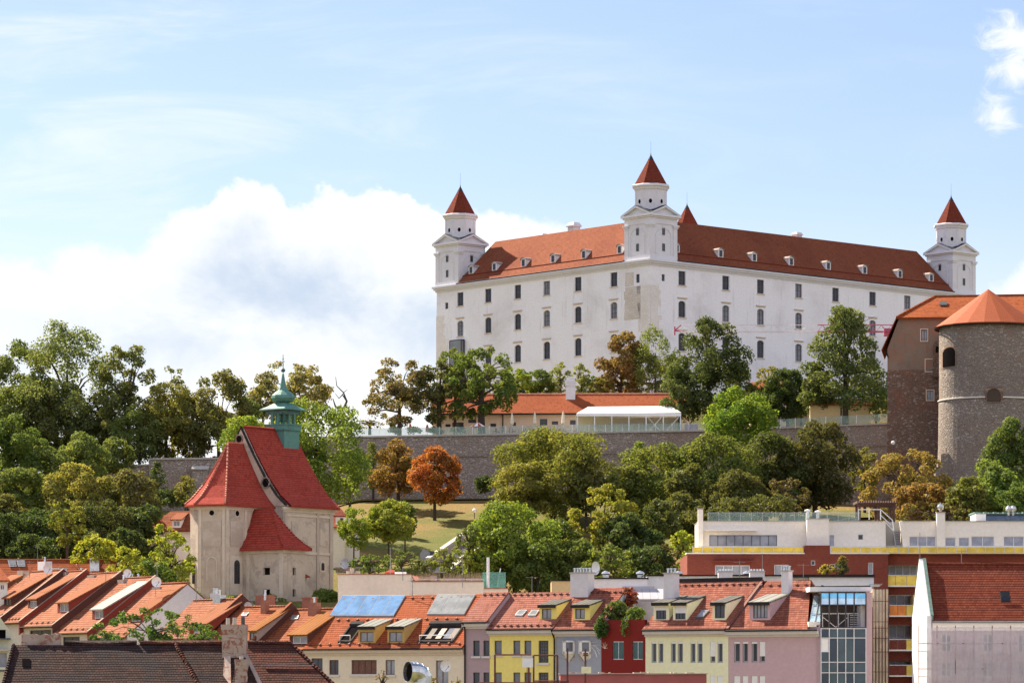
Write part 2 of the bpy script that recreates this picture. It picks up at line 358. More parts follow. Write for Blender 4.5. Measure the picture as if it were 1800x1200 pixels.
def grass_mat():
    m, b, p = newmat('hillside_grass')
    n1 = b.noise(b.ob, .06, 6, .62, .5); n2 = b.noise(b.ob, .5, 5, .7); n3 = b.noise(b.ob, 3.5, 3, .7)
    c = b.mix(b.sm(n1, .40, .60), (.105, .112, .026), (.20, .125, .045))
    c = b.mix(b.m('MULTIPLY', b.sm(n2, .5, .72), .6), c, (.22, .15, .06))
    c = b.mix(b.m('MULTIPLY', b.sm(n3, .40, .65), .6), c, (.06, .075, .016))
    b.put(p.inputs['Base Color'], c); p.inputs['Roughness'].default_value = .95
    p.inputs['Specular IOR Level'].default_value = .1
    bump(b, p, n3, .6, .3)
    return m
M['grass'] = grass_mat()
def leaf_mat():
    m = bpy.data.materials.new('leaves'); m.use_nodes = True; m.node_tree.nodes.clear()
    b = NB(m.node_tree)
    oi = b.n('ShaderNodeObjectInfo'); at = b.n('ShaderNodeAttribute', attribute_name='tint')
    t = at.outputs['Fac']
    hs = b.n('ShaderNodeHueSaturation'); b.put(hs.inputs['Color'], oi.outputs['Color'])
    b.put(hs.inputs['Hue'], b.m('MULTIPLY_ADD', t, .075, .4625)); b.put(hs.inputs['Value'], b.m('MULTIPLY_ADD', t, -1.1, 2.35))
    hs.inputs['Saturation'].default_value = 1.0
    d = b.n('ShaderNodeBsdfDiffuse'); b.put(d.inputs[0], hs.outputs[0])
    tr = b.n('ShaderNodeBsdfTranslucent')
    b.put(tr.inputs[0], b.mix(.5, hs.outputs[0], b.mix(1.0, hs.outputs[0], (1.9, 1.6, .35), 'MULTIPLY')))
    g = b.n('ShaderNodeBsdfGlossy'); g.inputs['Roughness'].default_value = .45; b.put(g.inputs[0], (.7, .7, .65))
    m1 = b.n('ShaderNodeMixShader'); m1.inputs[0].default_value = .42
    b.nt.links.new(d.outputs[0], m1.inputs[1]); b.nt.links.new(tr.outputs[0], m1.inputs[2])
    m2 = b.n('ShaderNodeMixShader'); m2.inputs[0].default_value = .012
    b.nt.links.new(m1.outputs[0], m2.inputs[1]); b.nt.links.new(g.outputs[0], m2.inputs[2])
    o = b.n('ShaderNodeOutputMaterial'); b.nt.links.new(m2.outputs[0], o.inputs[0])
    return m
M['leaf'] = leaf_mat()
M['bark'] = plaster('bark', (.075, .055, .042), (.03, .024, .02), .6, .9, big=2)

# ------------------------------------------------------------------ mesh builder
class MB:
    def __init__(s): s.v = []; s.f = []; s.uv = []
    def face(s, pts, uv=None):
        i = len(s.v); pts = [Vector(p) for p in pts]
        s.v += pts; s.f.append(tuple(range(i, i+len(pts))))
        if uv is None:
            n = Vector((0, 0, 0))
            for k in range(len(pts)):
                a, b_ = pts[k], pts[(k+1) % len(pts)]
                n += Vector(((a.y-b_.y)*(a.z+b_.z), (a.z-b_.z)*(a.x+b_.x), (a.x-b_.x)*(a.y+b_.y)))
            if n.length < 1e-12: n = Vector((0, 0, 1))
            n.normalize()
            t = Vector((0, 0, 1)).cross(n)
            t = Vector((1, 0, 0)) if t.length < .05 else t.normalized()
            bb = n.cross(t)
            uv = [(p.dot(t), p.dot(bb)) for p in pts]
        s.uv += uv
        return s
    def box(s, x0, x1, y0, y1, z0, z1):
        if x0 > x1: x0, x1 = x1, x0
        if y0 > y1: y0, y1 = y1, y0
        if z0 > z1: z0, z1 = z1, z0
        P = [Vector((x, y, z)) for z in (z0, z1) for y in (y0, y1) for x in (x0, x1)]
        for q in ((0, 2, 3, 1), (4, 5, 7, 6), (0, 1, 5, 4), (2, 6, 7, 3), (0, 4, 6, 2), (1, 3, 7, 5)):
            s.face([P[i] for i in q])
        return s
    def slab(s, pts, off):
        """polygon extruded by the vector off"""
        pts = [Vector(p) for p in pts]; off = Vector(off); q = [p+off for p in pts]
        s.face(pts); s.face(q[::-1])
        for i in range(len(pts)):
            j = (i+1) % len(pts); s.face([pts[j], pts[i], q[i], q[j]])
        return s
    def loft(s, rings, close=True, cap=True):
        for a, b_ in zip(rings[:-1], rings[1:]):
            n = len(a)
            for i in range(n if close else n-1):
                j = (i+1) % n
                s.face([a[i], a[j], b_[j], b_[i]])
        if cap:
            s.face(rings[0][::-1]); s.face(rings[-1])
        return s
    def tube(s, p0, p1, r0, r1=None, n=6, cap=True):
        r1 = r0 if r1 is None else r1
        p0 = Vector(p0); p1 = Vector(p1); d = (p1-p0)
        if d.length < 1e-6: return s
        d.normalize(); a = d.orthogonal().normalized(); b_ = d.cross(a)
        R0 = [p0+(a*cos(2*pi*i/n)+b_*sin(2*pi*i/n))*r0 for i in range(n)]
        R1 = [p1+(a*cos(2*pi*i/n)+b_*sin(2*pi*i/n))*r1 for i in range(n)]
        return s.loft([R0, R1], True, cap)
    def lathe(s, prof, c=(0, 0, 0), n=16, a0=0, cap=True, smoothuv=True):
        c = Vector(c)
        ru = max(r for r, z in prof)
        for (r0, z0), (r1, z1) in zip(prof[:-1], prof[1:]):
            L = sqrt((r1-r0)**2+(z1-z0)**2)
            for i in range(n):
                a, b_ = a0+2*pi*i/n, a0+2*pi*(i+1)/n
                p = [c+Vector((cos(a)*r0, sin(a)*r0, z0)), c+Vector((cos(b_)*r0, sin(b_)*r0, z0)),
                     c+Vector((cos(b_)*r1, sin(b_)*r1, z1)), c+Vector((cos(a)*r1, sin(a)*r1, z1))]
                v0 = z0 if abs(z1-z0) > abs(r1-r0)*.3 else -r0
                v1 = v0+L
                u = [(a*ru, v0), (b_*ru, v0), (b_*ru, v1), (a*ru, v1)]
                if r1 < 1e-6: p = p[:3]; u = u[:3]
                elif r0 < 1e-6: p = [p[0], p[2], p[3]]; u = [u[0], u[2], u[3]]
                s.face(p, u)
        return s
    def mesh(s, name, smooth=False, weld=False):
        me = bpy.data.meshes.new(name)
        me.from_pydata([tuple(v) for v in s.v], [], s.f)
        uvl = me.uv_layers.new(name='UVMap')
        flat = np.array(s.uv, dtype=np.float32).ravel()
        uvl.data.foreach_set('uv', flat)
        if smooth:
            me.polygons.foreach_set('use_smooth', [True]*len(me.polygons))
        me.validate()
        return me
    def build(s, name, mat, parent=None, smooth=False, loc=None, rz=0.0):
        me = s.mesh(name, smooth)
        me.materials.append(M[mat] if isinstance(mat, str) else mat)
        o = bpy.data.objects.new(name, me); COL.objects.link(o)
        if parent is not None: o.parent = parent.o if isinstance(parent, Thing) else parent
        if loc is not None: o.location = loc
        if rz: o.rotation_euler = (0, 0, rz)
        return o
def mk(fn, *a, **k):
    b = MB(); getattr(b, fn)(*a, **k); return b
def BOX(*a): return MB().box(*a)

class Thing:
    """root empty with a local frame: x to the right along the front, y inwards, z up"""
    def __init__(s, name, label, cat, loc, phi=0.0, group=None):
        s.o = bpy.data.objects.new(name, None); COL.objects.link(s.o)
        s.o.empty_display_size = .5
        s.loc = Vector(loc); s.phi = phi
        s.o.location = s.loc; s.o.rotation_euler = (0, 0, -phi)
        s.o['label'] = label; s.o['category'] = cat
        if group: s.o['group'] = group
        s.u = Vector((cos(phi), -sin(phi), 0)); s.y = Vector((sin(phi), cos(phi), 0))
    def L(s, w_):                       # world -> local
        d = Vector(w_)-s.loc
        return Vector((d.dot(s.u), d.dot(s.y), d.z))
    def Wd(s, l): return s.loc+s.u*l[0]+s.y*l[1]+Vector((0, 0, l[2]))
    def ray(s, px, py):
        d = Vector(((px-900)/F, 1, (HZ-py)/F))
        return s.L((0, 0, 0)), Vector((d.dot(s.u), d.dot(s.y), d.z))
    def hit(s, px, py, n, c):           # plane n.p = c, local
        o, d = s.ray(px, py); n = Vector(n)
        t = (c-n.dot(o))/n.dot(d)
        return o+d*t
    def F(s, px, py, d=0.0): return s.hit(px, py, (0, 1, 0), d)
    def X(s, px, py, x): return s.hit(px, py, (1, 0, 0), x)
    def roof(s, px, py, ze, tp, d0=0.0): return s.hit(px, py, (0, -tp, 1), ze-tp*d0)
def tag(o, label, cat, group=None, kind=None):
    if label: o['label'] = label
    if cat: o['category'] = cat
    if group: o['group'] = group
    if kind: o['kind'] = kind
    return o
def WP(px, py, Y): return Vector(((px-900)/F*Y, Y, (HZ-py)/F*Y))
def S(px, Y): return px/F*Y            # size of px pixels at depth Y

def wall(mb, x0, x1, z0, z1, holes, y=0.0, dep=.2, arch=()):
    """front wall in the plane y (facing -y) with real openings; holes (xa,xb,za,zb)"""
    xs = sorted({x0, x1, *[h[0] for h in holes], *[h[1] for h in holes]})
    zs = sorted({z0, z1, *[h[2] for h in holes], *[h[3] for h in holes]})
    xs = [x for x in xs if x0 <= x <= x1]; zs = [z for z in zs if z0 <= z <= z1]
    for a, b_ in zip(xs[:-1], xs[1:]):
        run = None
        for c, d in zip(zs[:-1], zs[1:]):
            mx, mz = (a+b_)/2, (c+d)/2
            inside = any(h[0] < mx < h[1] and h[2] < mz < h[3] for h in holes)
            if not inside:
                if run is None: run = [c, d]
                else: run[1] = d
            if inside and run: mb.face([(a, y, run[0]), (b_, y, run[0]), (b_, y, run[1]), (a, y, run[1])]); run = None
        if run: mb.face([(a, y, run[0]), (b_, y, run[0]), (b_, y, run[1]), (a, y, run[1])])
    for k, (a, b_, c, d) in enumerate(holes):
        e = y+dep
        mb.face([(a, y, c), (a, e, c), (b_, e, c), (b_, y, c)]); mb.face([(a, y, d), (b_, y, d), (b_, e, d), (a, e, d)])
        mb.face([(a, y, c), (a, y, d), (a, e, d), (a, e, c)]); mb.face([(b_, y, c), (b_, e, c), (b_, e, d), (b_, y, d)])
        if k in arch or arch == 'all':
            w_ = (b_-a)/2; cx = (a+b_)/2; rise = w_*.55; n = 6
            for sgn in (-1, 1):
                pts = [(cx+sgn*w_*sin(pi/2*i/n), d-rise+rise*cos(pi/2*i/n)) for i in range(n+1)]
                poly = [(cx+sgn*w_, d)]+[p for p in pts]
                P = [(p[0], y, p[1]) for p in poly]
                mb.face(P if sgn < 0 else P[::-1])
                for q, r in zip(pts[:-1], pts[1:]):
                    mb.face([(q[0], y, q[1]), (r[0], y, r[1]), (r[0], e, r[1]), (q[0], e, q[1])])
    return mb
_WC = {}
def window(parent, x, y, z, w_, h, rz=0.0, frame='dark_frame', pane='pane', nx=2, nz=2, arch=False, fw=.06, sill=None, rec=.14, hood=None, name='window', label=None):
    """a window whose centre-bottom is at (x,y,z) on the wall plane; recessed by rec"""
    key = (round(w_, 2), round(h, 2), frame, pane, nx, nz, arch, fw, rec, sill, hood)
    if key not in _WC:
        a, d = -w_/2, w_/2
        f = MB()
        r0, r1 = rec-.05, rec+.02
        f.box(a, a+fw, r0, r1, 0, h); f.box(d-fw, d, r0, r1, 0, h)
        f.box(a+fw, d-fw, r0, r1, 0, fw); f.box(a+fw, d-fw, r0, r1, h-fw, h)
        for i in range(1, nx):
            xx = a+w_*i/nx; f.box(xx-fw*.45, xx+fw*.45, r0+.005, r1, fw, h-fw)
        for i in range(1, nz):
            zz = h*i/nz; f.box(a+fw, d-fw, r0+.01, r1-.005, zz-fw*.35, zz+fw*.35)
        p = MB().box(a+.01, d-.01, rec, rec+.03, .01, h-.01)
        fm = f.mesh('window'); fm.materials.append(M[frame])
        pm = p.mesh('pane'); pm.materials.append(M[pane])
        sm_ = None
        if sill:
            s_ = MB().box(a-.14, d+.14, -.12, -.002, -.2, -.03)
            sm_ = [s_.mesh('sill')]
            if hood:
                s_ = MB().box(a-.32, d+.32, -.16, -.002, h+.42, h+.58); s_.box(a-.2, d+.2, -.07, -.002, h+.3, h+.419); sm_.append(s_.mesh('hood_moulding'))
            for q in sm_: q.materials.append(M[sill])
        _WC[key] = (fm, pm, sm_)
    fm, pm, sm_ = _WC[key]
    par = parent.o if isinstance(parent, Thing) else parent
    o = bpy.data.objects.new(name, fm); COL.objects.link(o); o.parent = par
    o.location = (x, y, z); o.rotation_euler = (0, 0, rz)
    if label: o['label'] = label
    if par.parent is None:
        q = bpy.data.objects.new('pane', pm); COL.objects.link(q); q.parent = o
        for ms in (sm_ or ()): q = bpy.data.objects.new(ms.name.split('.')[0], ms); COL.objects.link(q); q.parent = o
    else:
        q = bpy.data.objects.new('pane', pm); COL.objects.link(q); q.parent = par
        q.location = (x, y, z); q.rotation_euler = (0, 0, rz)
    return o
# ------------------------------------------------------------------ terrain
def sst(x, a, b):
    t = np.clip((x-a)/(b-a), 0, 1); return t*t*(3-2*t)
def ground_z(X, Y):
    X = np.asarray(X, dtype=float); Y = np.asarray(Y, dtype=float)
    z = np.interp(Y, [0, 325, 345, 362, 370, 384, 396, 430, 476, 477.5], [-14, -13, -3, 6.5, 8.6, 9.2, 12.6, 17.5, 25.2, 25.4])
    pxx = 900+X/np.maximum(Y, 1)*F
    left = sst(pxx, 640, 560)                      # beyond the left end the hill is lower
    z = z-1.2*left*sst(Y, 395, 470)
    tz = 34.2-3.8*left-2.0*sst(pxx, 160, 0)         # terrace above the rampart
    z = z+(tz-z)*sst(Y, 480.5, 482.5)
    cr = sst(pxx, 768, 840)
    cz = 44.5*cr+(31.0*left+33.8*(1-left))*(1-cr)
    z = z+(cz-z)*sst(Y, 524, 548)*(Y > 482)
    z = z+0.35*np.sin(X*.13+1.3)*np.cos(Y*.11)*sst(Y, 390, 400)*(1-sst(Y, 465, 475))
    z = z+(-14-z)*sst(Y, 720, 1000)
    return z
def gz(x, y): return float(ground_z(x, y))
def build_ground():
    ys = np.concatenate([np.linspace(-300, 60, 7), np.arange(80, 320, 20), np.arange(325, 560, 1.5), np.array([479.8, 480.4, 481, 481.6, 482.2]), np.arange(565, 1000, 15), np.array([1100, 1400, 2000, 3500, 6000, 12000])])
    ys = np.unique(ys)
    xs = np.unique(np.concatenate([np.array([-9000, -4000, -2000, -1000, -500, -300]), np.arange(-220, 221, 2.5), np.array([300, 500, 1000, 2000, 4000, 9000])]))
    X, Y = np.meshgrid(xs, ys); Z = ground_z(X, Y)
    v = np.stack([X, Y, Z], -1).reshape(-1, 3)
    nx, ny = len(xs), len(ys)
    i = np.arange(nx*ny).reshape(ny, nx)
    f = np.stack([i[:-1, :-1], i[:-1, 1:], i[1:, 1:], i[1:, :-1]], -1).reshape(-1, 4)
    me = bpy.data.meshes.new('ground'); me.from_pydata(v.tolist(), [], f.tolist())
    me.polygons.foreach_set('use_smooth', [True]*len(me.polygons))
    me.materials.append(M['grass'])
    o = bpy.data.objects.new('ground', me); COL.objects.link(o); o['kind'] = 'structure'
build_ground()
def gpt(px, Y, dz=0.0):
    x = (px-900)/F*Y; return Vector((x, Y, gz(x, Y)+dz))
def sheet(name, pts, w_, mat, lift=.03, kind='structure'):
    """path that lies on the ground along (px,Y) points"""
    b = MB(); P = []
    for (a, ya), (c, yc) in zip(pts[:-1], pts[1:]):
        for k in range(8):
            t = k/8; P.append((a+(c-a)*t, ya+(yc-ya)*t))
    P.append(pts[-1])
    for (a, ya), (c, yc) in zip(P[:-1], P[1:]):
        p = gpt(a, ya, lift); q = gpt(c, yc, lift); d = (q-p); d.z = 0; d.normalize(); n = Vector((-d.y, d.x, 0))*w_/2
        b.face([p-n, q-n, q+n, p+n])
    o = b.build(name, mat); o['kind'] = kind
    return o
sheet('path', [(560, 473), (700, 474), (860, 475.5), (1100, 475.5)], 1.6, 'ground_path', .08)
sheet('park_path', [(1440, 448), (1500, 452), (1620, 452)], 2.4, 'ground_path', .1)
sheet('street', [(-400, 240), (1000, 240), (2600, 240)], 9, 'concrete', .05)
# ------------------------------------------------------------------ the castle
def build_castle():
    D = 560.0
    C = WP(1143, 455, D)
    phi = atan2(-.66, .75)
    zb = 33.0
    T = Thing('castle', 'huge white four-towered castle with red tile roofs on the hilltop', 'castle', (C.x, C.y, zb), phi)
    zc = C.z-zb                                   # top of the cornice
    LX = T.F(1716, 519).x; LY = T.X(766, 505, 0).y
    LX, LY = 79.0, 53.5
    wd = 14.4; hw = wd/2
    # ---- windows (x positions in the picture give positions along each front)
    def zl(px, py): return T.X(px, py, 0).z
    r1b = zl(1079, 503.5); r2b = zl(1079, 559.5); r3b = zl(1016, 625)
    rows = [(r1b, 2.3, False), (r2b, 2.65, True), (r3b, 2.9, True)]
    ww = 1.62
    Lx = [809, 858, 910, 961, 1016, 1079]; Rx = [1199, 1276, 1337, 1404, 1469, 1534, 1595, 1660]
    lh, rh, lw, rw = [], [], [], []
    for ri, (zb_, h, ar) in enumerate(rows):
        for px in Lx:
            if ri == 2 and px == 809: continue
            a = -T.X(px, 540, 0).y
            lh.append((a-ww/2, a+ww/2, zb_, zb_+h)); lw.append((a, zb_, h, ar))
        for px in Rx:
            a = T.F(px, 540).x
            rh.append((a-ww/2, a+ww/2, zb_, zb_+h)); rw.append((a, zb_, h, ar))
    nl = [i for i, q in enumerate(lw) if q[3]]; nr = [i for i, q in enumerate(rw) if q[3]]
    # small windows beside the corners
    for px, py, hh in ((1121, 497, 1.4), (785, 543, 1.1)):
        p = T.X(px, py, 0); a = -p.y; lh.append((a-.42, a+.42, p.z, p.z+hh)); lw.append((a, p.z, hh, None))
    p = T.F(1166, 494); rh.append((p.x-.35, p.x+.35, p.z, p.z+1.1)); rw.append((p.x, p.z, 1.1, None))
    wl = MB(); wall(wl, -LY, 0, 0, zc-.9, lh, 0, .35, nl)
    for i, v in enumerate(wl.v): wl.v[i] = Vector((v.y, -v.x, v.z))
    wr = MB(); wall(wr, 0, LX, 0, zc-.9, rh, 0, .35, nr)
    wl.v, n0 = wl.v+wr.v, len(wl.v)
    wl.f += [tuple(i+n0 for i in f) for f in wr.f]; wl.uv += wr.uv
    # remaining outer and courtyard walls
    wl.face([(LX, 0, 0), (LX, LY, 0), (LX, LY, zc-.9), (LX, 0, zc-.9)])
    wl.face([(LX, LY, 0), (0, LY, 0), (0, LY, zc-.9), (LX, LY, zc-.9)])
    i0, i1, j0, j1 = wd, LX-wd, wd, LY-wd
    for a, b in (((i0, j0), (i1, j0)), ((i1, j0), (i1, j1)), ((i1, j1), (i0, j1)), ((i0, j1), (i0, j0))):
        wl.face([(a[0], a[1], 0), (b[0], b[1], 0), (b[0], b[1], zc), (a[0], a[1], zc)])
    wl.build('wall', 'castle', T)
    # ---- cornice: stepped moulding round the top
    c = MB()
    for pr, za, zz in ((.18, zc-.95, zc-.62), (.42, zc-.62, zc-.3), (.62, zc-.3, zc)):
        ring = lambda q, z: [(-q, -q, z), (LX+q, -q, z), (LX+q, LY+q, z), (-q, LY+q, z)]
        c.loft([ring(pr, za), ring(pr, zz)])
    c.build('cornice', 'castle_trim', T)
    for lst, side in ((lw, 'l'), (rw, 'r')):
        for a, z, h, ar in lst:
            small = ar is None
            kw = dict(nx=1 if small else 2, nz=1 if small else (3 if ar else 2), fw=.10 if not small else .05, rec=.28, frame='dark_frame', pane='pane' if small else 'castle_pane')
            if not small: kw['sill'] = 'sill'; kw['hood'] = bool(ar); kw['pane'] = R_.choice(['castle_pane', 'castle_pane', 'castle_pane_pale'])
            w_, hh = (.84, h) if small else (ww, h)
            if small: w_ = .82 if side == 'l' else .68
            if side == 'l': window(T, 0, -a, z, w_, hh, -pi/2, **kw)
            else: window(T, a, 0, z, w_, hh, 0, **kw)
    # ---- roof ring
    o = .55; ze = zc+.05; rz = ze+hw+o; zi = ze
    O = [(-o, -o), (LX+o, -o), (LX+o, LY+o), (-o, LY+o)]
    Rg = [(hw, hw), (LX-hw, hw), (LX-hw, LY-hw), (hw, LY-hw)]
    I = [(wd+o, wd+o), (LX-wd-o, wd+o), (LX-wd-o, LY-wd-o), (wd+o, LY-wd-o)]
    r = MB()
    for i in range(4):
        j = (i+1) % 4
        dv = Vector(O[j])-Vector(O[i]); dv.normalize(); ea = Vector(O[i])+dv*(5.9+o); eb = Vector(O[j])-dv*(5.9+o)
        r.face([(*ea, ze), (*eb, ze), (*Rg[j], rz), (*Rg[i], rz)])
        r.face([(*Rg[i], rz), (*Rg[j], rz), (*I[j], zi), (*I[i], zi)])
    r.build('roof', 'castle_roof', T)
    g = MB()
    for i in range(4):
        j = (i+1) % 4
        dv = (Vector(O[j])-Vector(O[i])).normalized()*(5.9+o); g.tube((O[i][0]+dv.x, O[i][1]+dv.y, ze), (O[j][0]-dv.x, O[j][1]-dv.y, ze), .13, n=5)
    g.build('gutter', 'lead', T)
    tp = 1.0
    # ---- snow guard line near the left eave and right eave
    s = MB()
    s.box(.75, .82, 6, LY-6, ze+1.3, ze+1.5); s.box(6, LX-6, .75, .82, ze+1.3, ze+1.5)
    s.build('snow_guard', 'spire_tile', T)
    # ---- dormers
    def dormer(x, y, rz_):
        w_, h = 1.25, 1.55
        b = MB(); n = 8; rise = .45
        zt = [(-w_/2, 0), (-w_/2, h-rise)]+[(-w_/2*cos(pi*k/n), h-rise+rise*sin(pi*k/n)) for k in range(1, n)]+[(w_/2, h-rise), (w_/2, 0)]
        fr = [(a, 0, z) for a, z in zt]; bk = [(a, max(z, 0.02), z) for a, z in zt]
        b.face(fr)
        for i in range(len(fr)-1): b.face([fr[i+1], fr[i], bk[i], bk[i+1]])
        ob = b.build('dormer', 'castle_trim', T)
        rf = MB(); q = [(a*1.16, z) for a, z in zt[1:-1]]
        f2 = [(a, -.15, z+.06) for a, z in q]; b2 = [(a, z+.05, z+.06) for a, z in q]
        for i in range(len(q)-1):
            rf.face([f2[i+1], f2[i], b2[i], b2[i+1]]); rf.face([(f2[i][0], -.15, f2[i][2]-.07), (f2[i+1][0], -.15, f2[i+1][2]-.07), f2[i+1], f2[i]])
        rf.build('dormer_roof', 'chim', ob)
        ob.location = (x, y, 0); ob.rotation_euler = (0, 0, rz_)
        window(ob, 0, -.13, .16, .62, 1.05, 0, nx=2, nz=2, fw=.05, rec=.1)
        return ob
    def dup_part(src, loc, rz_):
        c_ = src.copy(); COL.objects.link(c_); c_.location = loc; c_.rotation_euler = (0, 0, rz_)
        for ch in src.children:
            d = ch.copy(); COL.objects.link(d); d.parent = c_
        return c_
    first = None
    din = 1.15; zz = ze+din+o-.05
    spots = [(din, T.X(px, 470, din).y, -pi/2) for px in (828, 869, 920, 972, 1026, 1089)]
    spots += [(T.F(px, 470, din).x, din, 0) for px in (1190, 1267, 1326, 1391, 1456, 1520, 1582, 1637)]
    for x, y, q in spots:
        if first is None: first = dormer(x, y, q); first.location = (x, y, zz)
        else: dup_part(first, (x, y, zz), q)
    # ---- chimneys
    def chimney(p, wx, hh, cap=True):
        b = MB().box(p.x-wx/2, p.x+wx/2, p.y-wx/2, p.y+wx/2, p.z-2.5, p.z+hh*.55)
        b.loft([[(p.x+i*wx*k, p.y+j*wx*k, p.z+hh*t) for i, j in ((-.5, -.5), (.5, -.5), (.5, .5), (-.5, .5))] for k, t in ((1.25, .55), (1.25, .68), (.85, 1.0))])
        b.build('chimney', 'chim_white', T)
    for px, py, wx, hh in ((954, 420, 1.1, .9), (1009, 409, 1.5, 1.7), (1401, 420, 1.2, 1.1), (1207, 399, 1.0, .5)):
        y_ = hw+1.5 if px > 1143 else None
        p = T.F(px, py, y_) if y_ else T.X(px, py, hw+1.5)
        chimney(p, wx, hh)
    # ---- bare masonry
    def patch(px0, px1, py0, py1, side, ragged=0, seed=0):
        rr = random.Random(seed); b = MB(); n = max(2, int((py1-py0)/7)); e = .02
        for k in range(n):
            a = py0+(py1-py0)*k/n; d = py0+(py1-py0)*(k+1)/n
            q0 = px0-(rr.random()*ragged if side == 'la' else 0); q1 = px1+(rr.random()*ragged if side in ('r', 'lb') else 0)
            if side[0] == 'l':
                p0 = T.X(q0, a, 0); p1 = T.X(q1, a, 0); z0 = T.X(px0 if side == 'lb' else px1, a, 0).z; z1 = T.X(px0 if side == 'lb' else px1, d, 0).z
                ya, yb = sorted((p0.y, p1.y))
                b.face([(-e, yb, z1), (-e, ya, z1), (-e, ya, z0), (-e, yb, z0)])
            else:
                p0 = T.F(q0, a); p1 = T.F(q1, a); z0 = p0.z; z1 = T.F(px0, d).z
                b.face([(p0.x, -e, z1), (p1.x, -e, z1), (p1.x, -e, z0), (p0.x, -e, z0)])
        return b
    patch(1099.5, 1126, 502, 560, 'la', 3, 1).build('bare_masonry', 'ashlar', T)
    q = patch(1099.5, 1114, 478, 502, 'la', 1, 7); q.build('bare_masonry', 'ashlar', T)
    patch(1127, 1142.8, 500, 596, 'la', 8, 2).build('quoins', 'ashlar_pale', T)
    patch(1143.3, 1156, 500, 590, 'r', 9, 3).build('quoins', 'ashlar_pale', T)
    patch(766.8, 778, 556, 640, 'lb', 12, 4).build('quoins', 'ashlar_pale', T)
    # glazed lift at the foot of the left end
    p0 = T.X(797, 600, 0); p1 = T.X(817, 600, 0); ya, yb = sorted((p0.y, p1.y)); zt = p0.z
    b = MB()
    for y in (ya, yb): b.box(-.9, -.75, y-.07, y+.07, 0, zt); b.box(-.2, -.05, y-.07, y+.07, 0, zt)
    b.box(-.9, -.05, ya, yb, zt, zt+.14)
    gl = b.build('glazed_lift', 'dark_frame', T)
    BOX(-.85, -.15, ya+.1, yb-.1, 0, zt-.02).build('pane', 'pale_glazing', gl)
    # ---- towers
    def tower():
        a = 2.95; hb = 7.3
        t = MB()
        t.box(-a, a, -a, a, 0, hb)
        t.box(-a-.12, a+.12, -a-.12, a+.12, 0, .75)
        for i in (-1, 1):
            for j in (-1, 1):                      # corner pilasters with capitals
                t.box(i*(a+.10), i*(a-.75), j*(a+.10), j*(a-.75), .75, hb-1.6)
                t.box(i*(a+.34), i*(a-.95), j*(a+.34), j*(a-.95), hb-1.75, hb-1.45)
                t.box(i*(a+.22), i*(a-.85), j*(a+.22), j*(a-.85), hb-2.0, hb-1.75)
        for q, za, zz in ((.10, hb-1.45, hb-.5), (.3, hb-.5, hb-.25), (.55, hb-.25, hb+.1)):
            t.box(-a-q, a+q, -a-q, a+q, za, zz)
        for ang in range(4):                       # inner raised panel frames with round head
            ca, sa = round(cos(ang*pi/2)), round(sin(ang*pi/2))
            def P(x, y, z): return (x*ca-y*sa, x*sa+y*ca, z)
            for x0, x1 in ((-1.75, -1.62), (1.62, 1.75)):
                c8 = [P(x, y, z) for z in (.9, 4.0) for y in (-a-.07, -a) for x in (x0, x1)]
                t.loft([[c8[0], c8[1], c8[3], c8[2]], [c8[4], c8[5], c8[7], c8[6]]])
            n = 10
            for k in range(n):
                A0, A1 = pi*k/n, pi*(k+1)/n
                pts = []
                for yy in (-a-.07, -a):
                    pts.append([P(1.75*cos(A0), yy, 4.0+1.3*sin(A0)), P(1.75*cos(A1), yy, 4.0+1.3*sin(A1)), P(1.62*cos(A1), yy, 4.0+1.17*sin(A1)), P(1.62*cos(A0), yy, 4.0+1.17*sin(A0))])
                t.loft(pts)
        tw = t.build('tower', 'castle_trim', T)
        pd = MB(); q = a+.55; hp = 1.45
        for ang in range(4):
            ca, sa = round(cos(ang*pi/2)), round(sin(ang*pi/2))
            def P(x, y, z): return Vector((x*ca-y*sa, x*sa+y*ca, z))
            pd.slab([P(-q+.35, -a-.12, hb+.1), P(q-.35, -a-.12, hb+.1), P(0, -a-.12, hb+hp-.1)], P(0, .3, 0))
            for sg in (-1, 1):
                A = P(sg*q, -a-.55, hb+.1); B = P(0, -a-.55, hb+.1+hp); A2 = P(sg*(q-.55), -a-.55, hb+.1); B2 = P(0, -a-.55, hb+hp-.22)
                pd.slab([A, B, B2, A2], P(0, .55, 0))
        pd.build('pediment', 'castle_trim', tw)
        rf = MB()
        for ang in range(4):
            ca, sa = round(cos(ang*pi/2)), round(sin(ang*pi/2))
            def P(x, y, z): return Vector((x*ca-y*sa, x*sa+y*ca, z))
            for sg in (-1, 1):
                rf.face([P(sg*q, -q, hb+.16), P(0, -q, hb+.2+hp), P(0, 0, hb+.2+hp), P(0, 0, hb+.16)] if 0 else [P(sg*q, -q, hb+.14), P(0, -q, hb+.18+hp), P(0, 0, hb+.18+hp)])
        rf.build('valley_roof', 'lead', tw)
        dr = MB(); k = pi/8
        dr.lathe([(2.72, hb+.1), (2.72, hb+4.15), (2.9, hb+4.3), (3.0, hb+4.6), (3.22, hb+4.75), (3.22, hb+5.0), (3.05, hb+5.12)], n=8, a0=k)
        dr.face([(3.05*cos(k+2*pi*i/8), 3.05*sin(k+2*pi*i/8), hb+5.12) for i in range(8)])
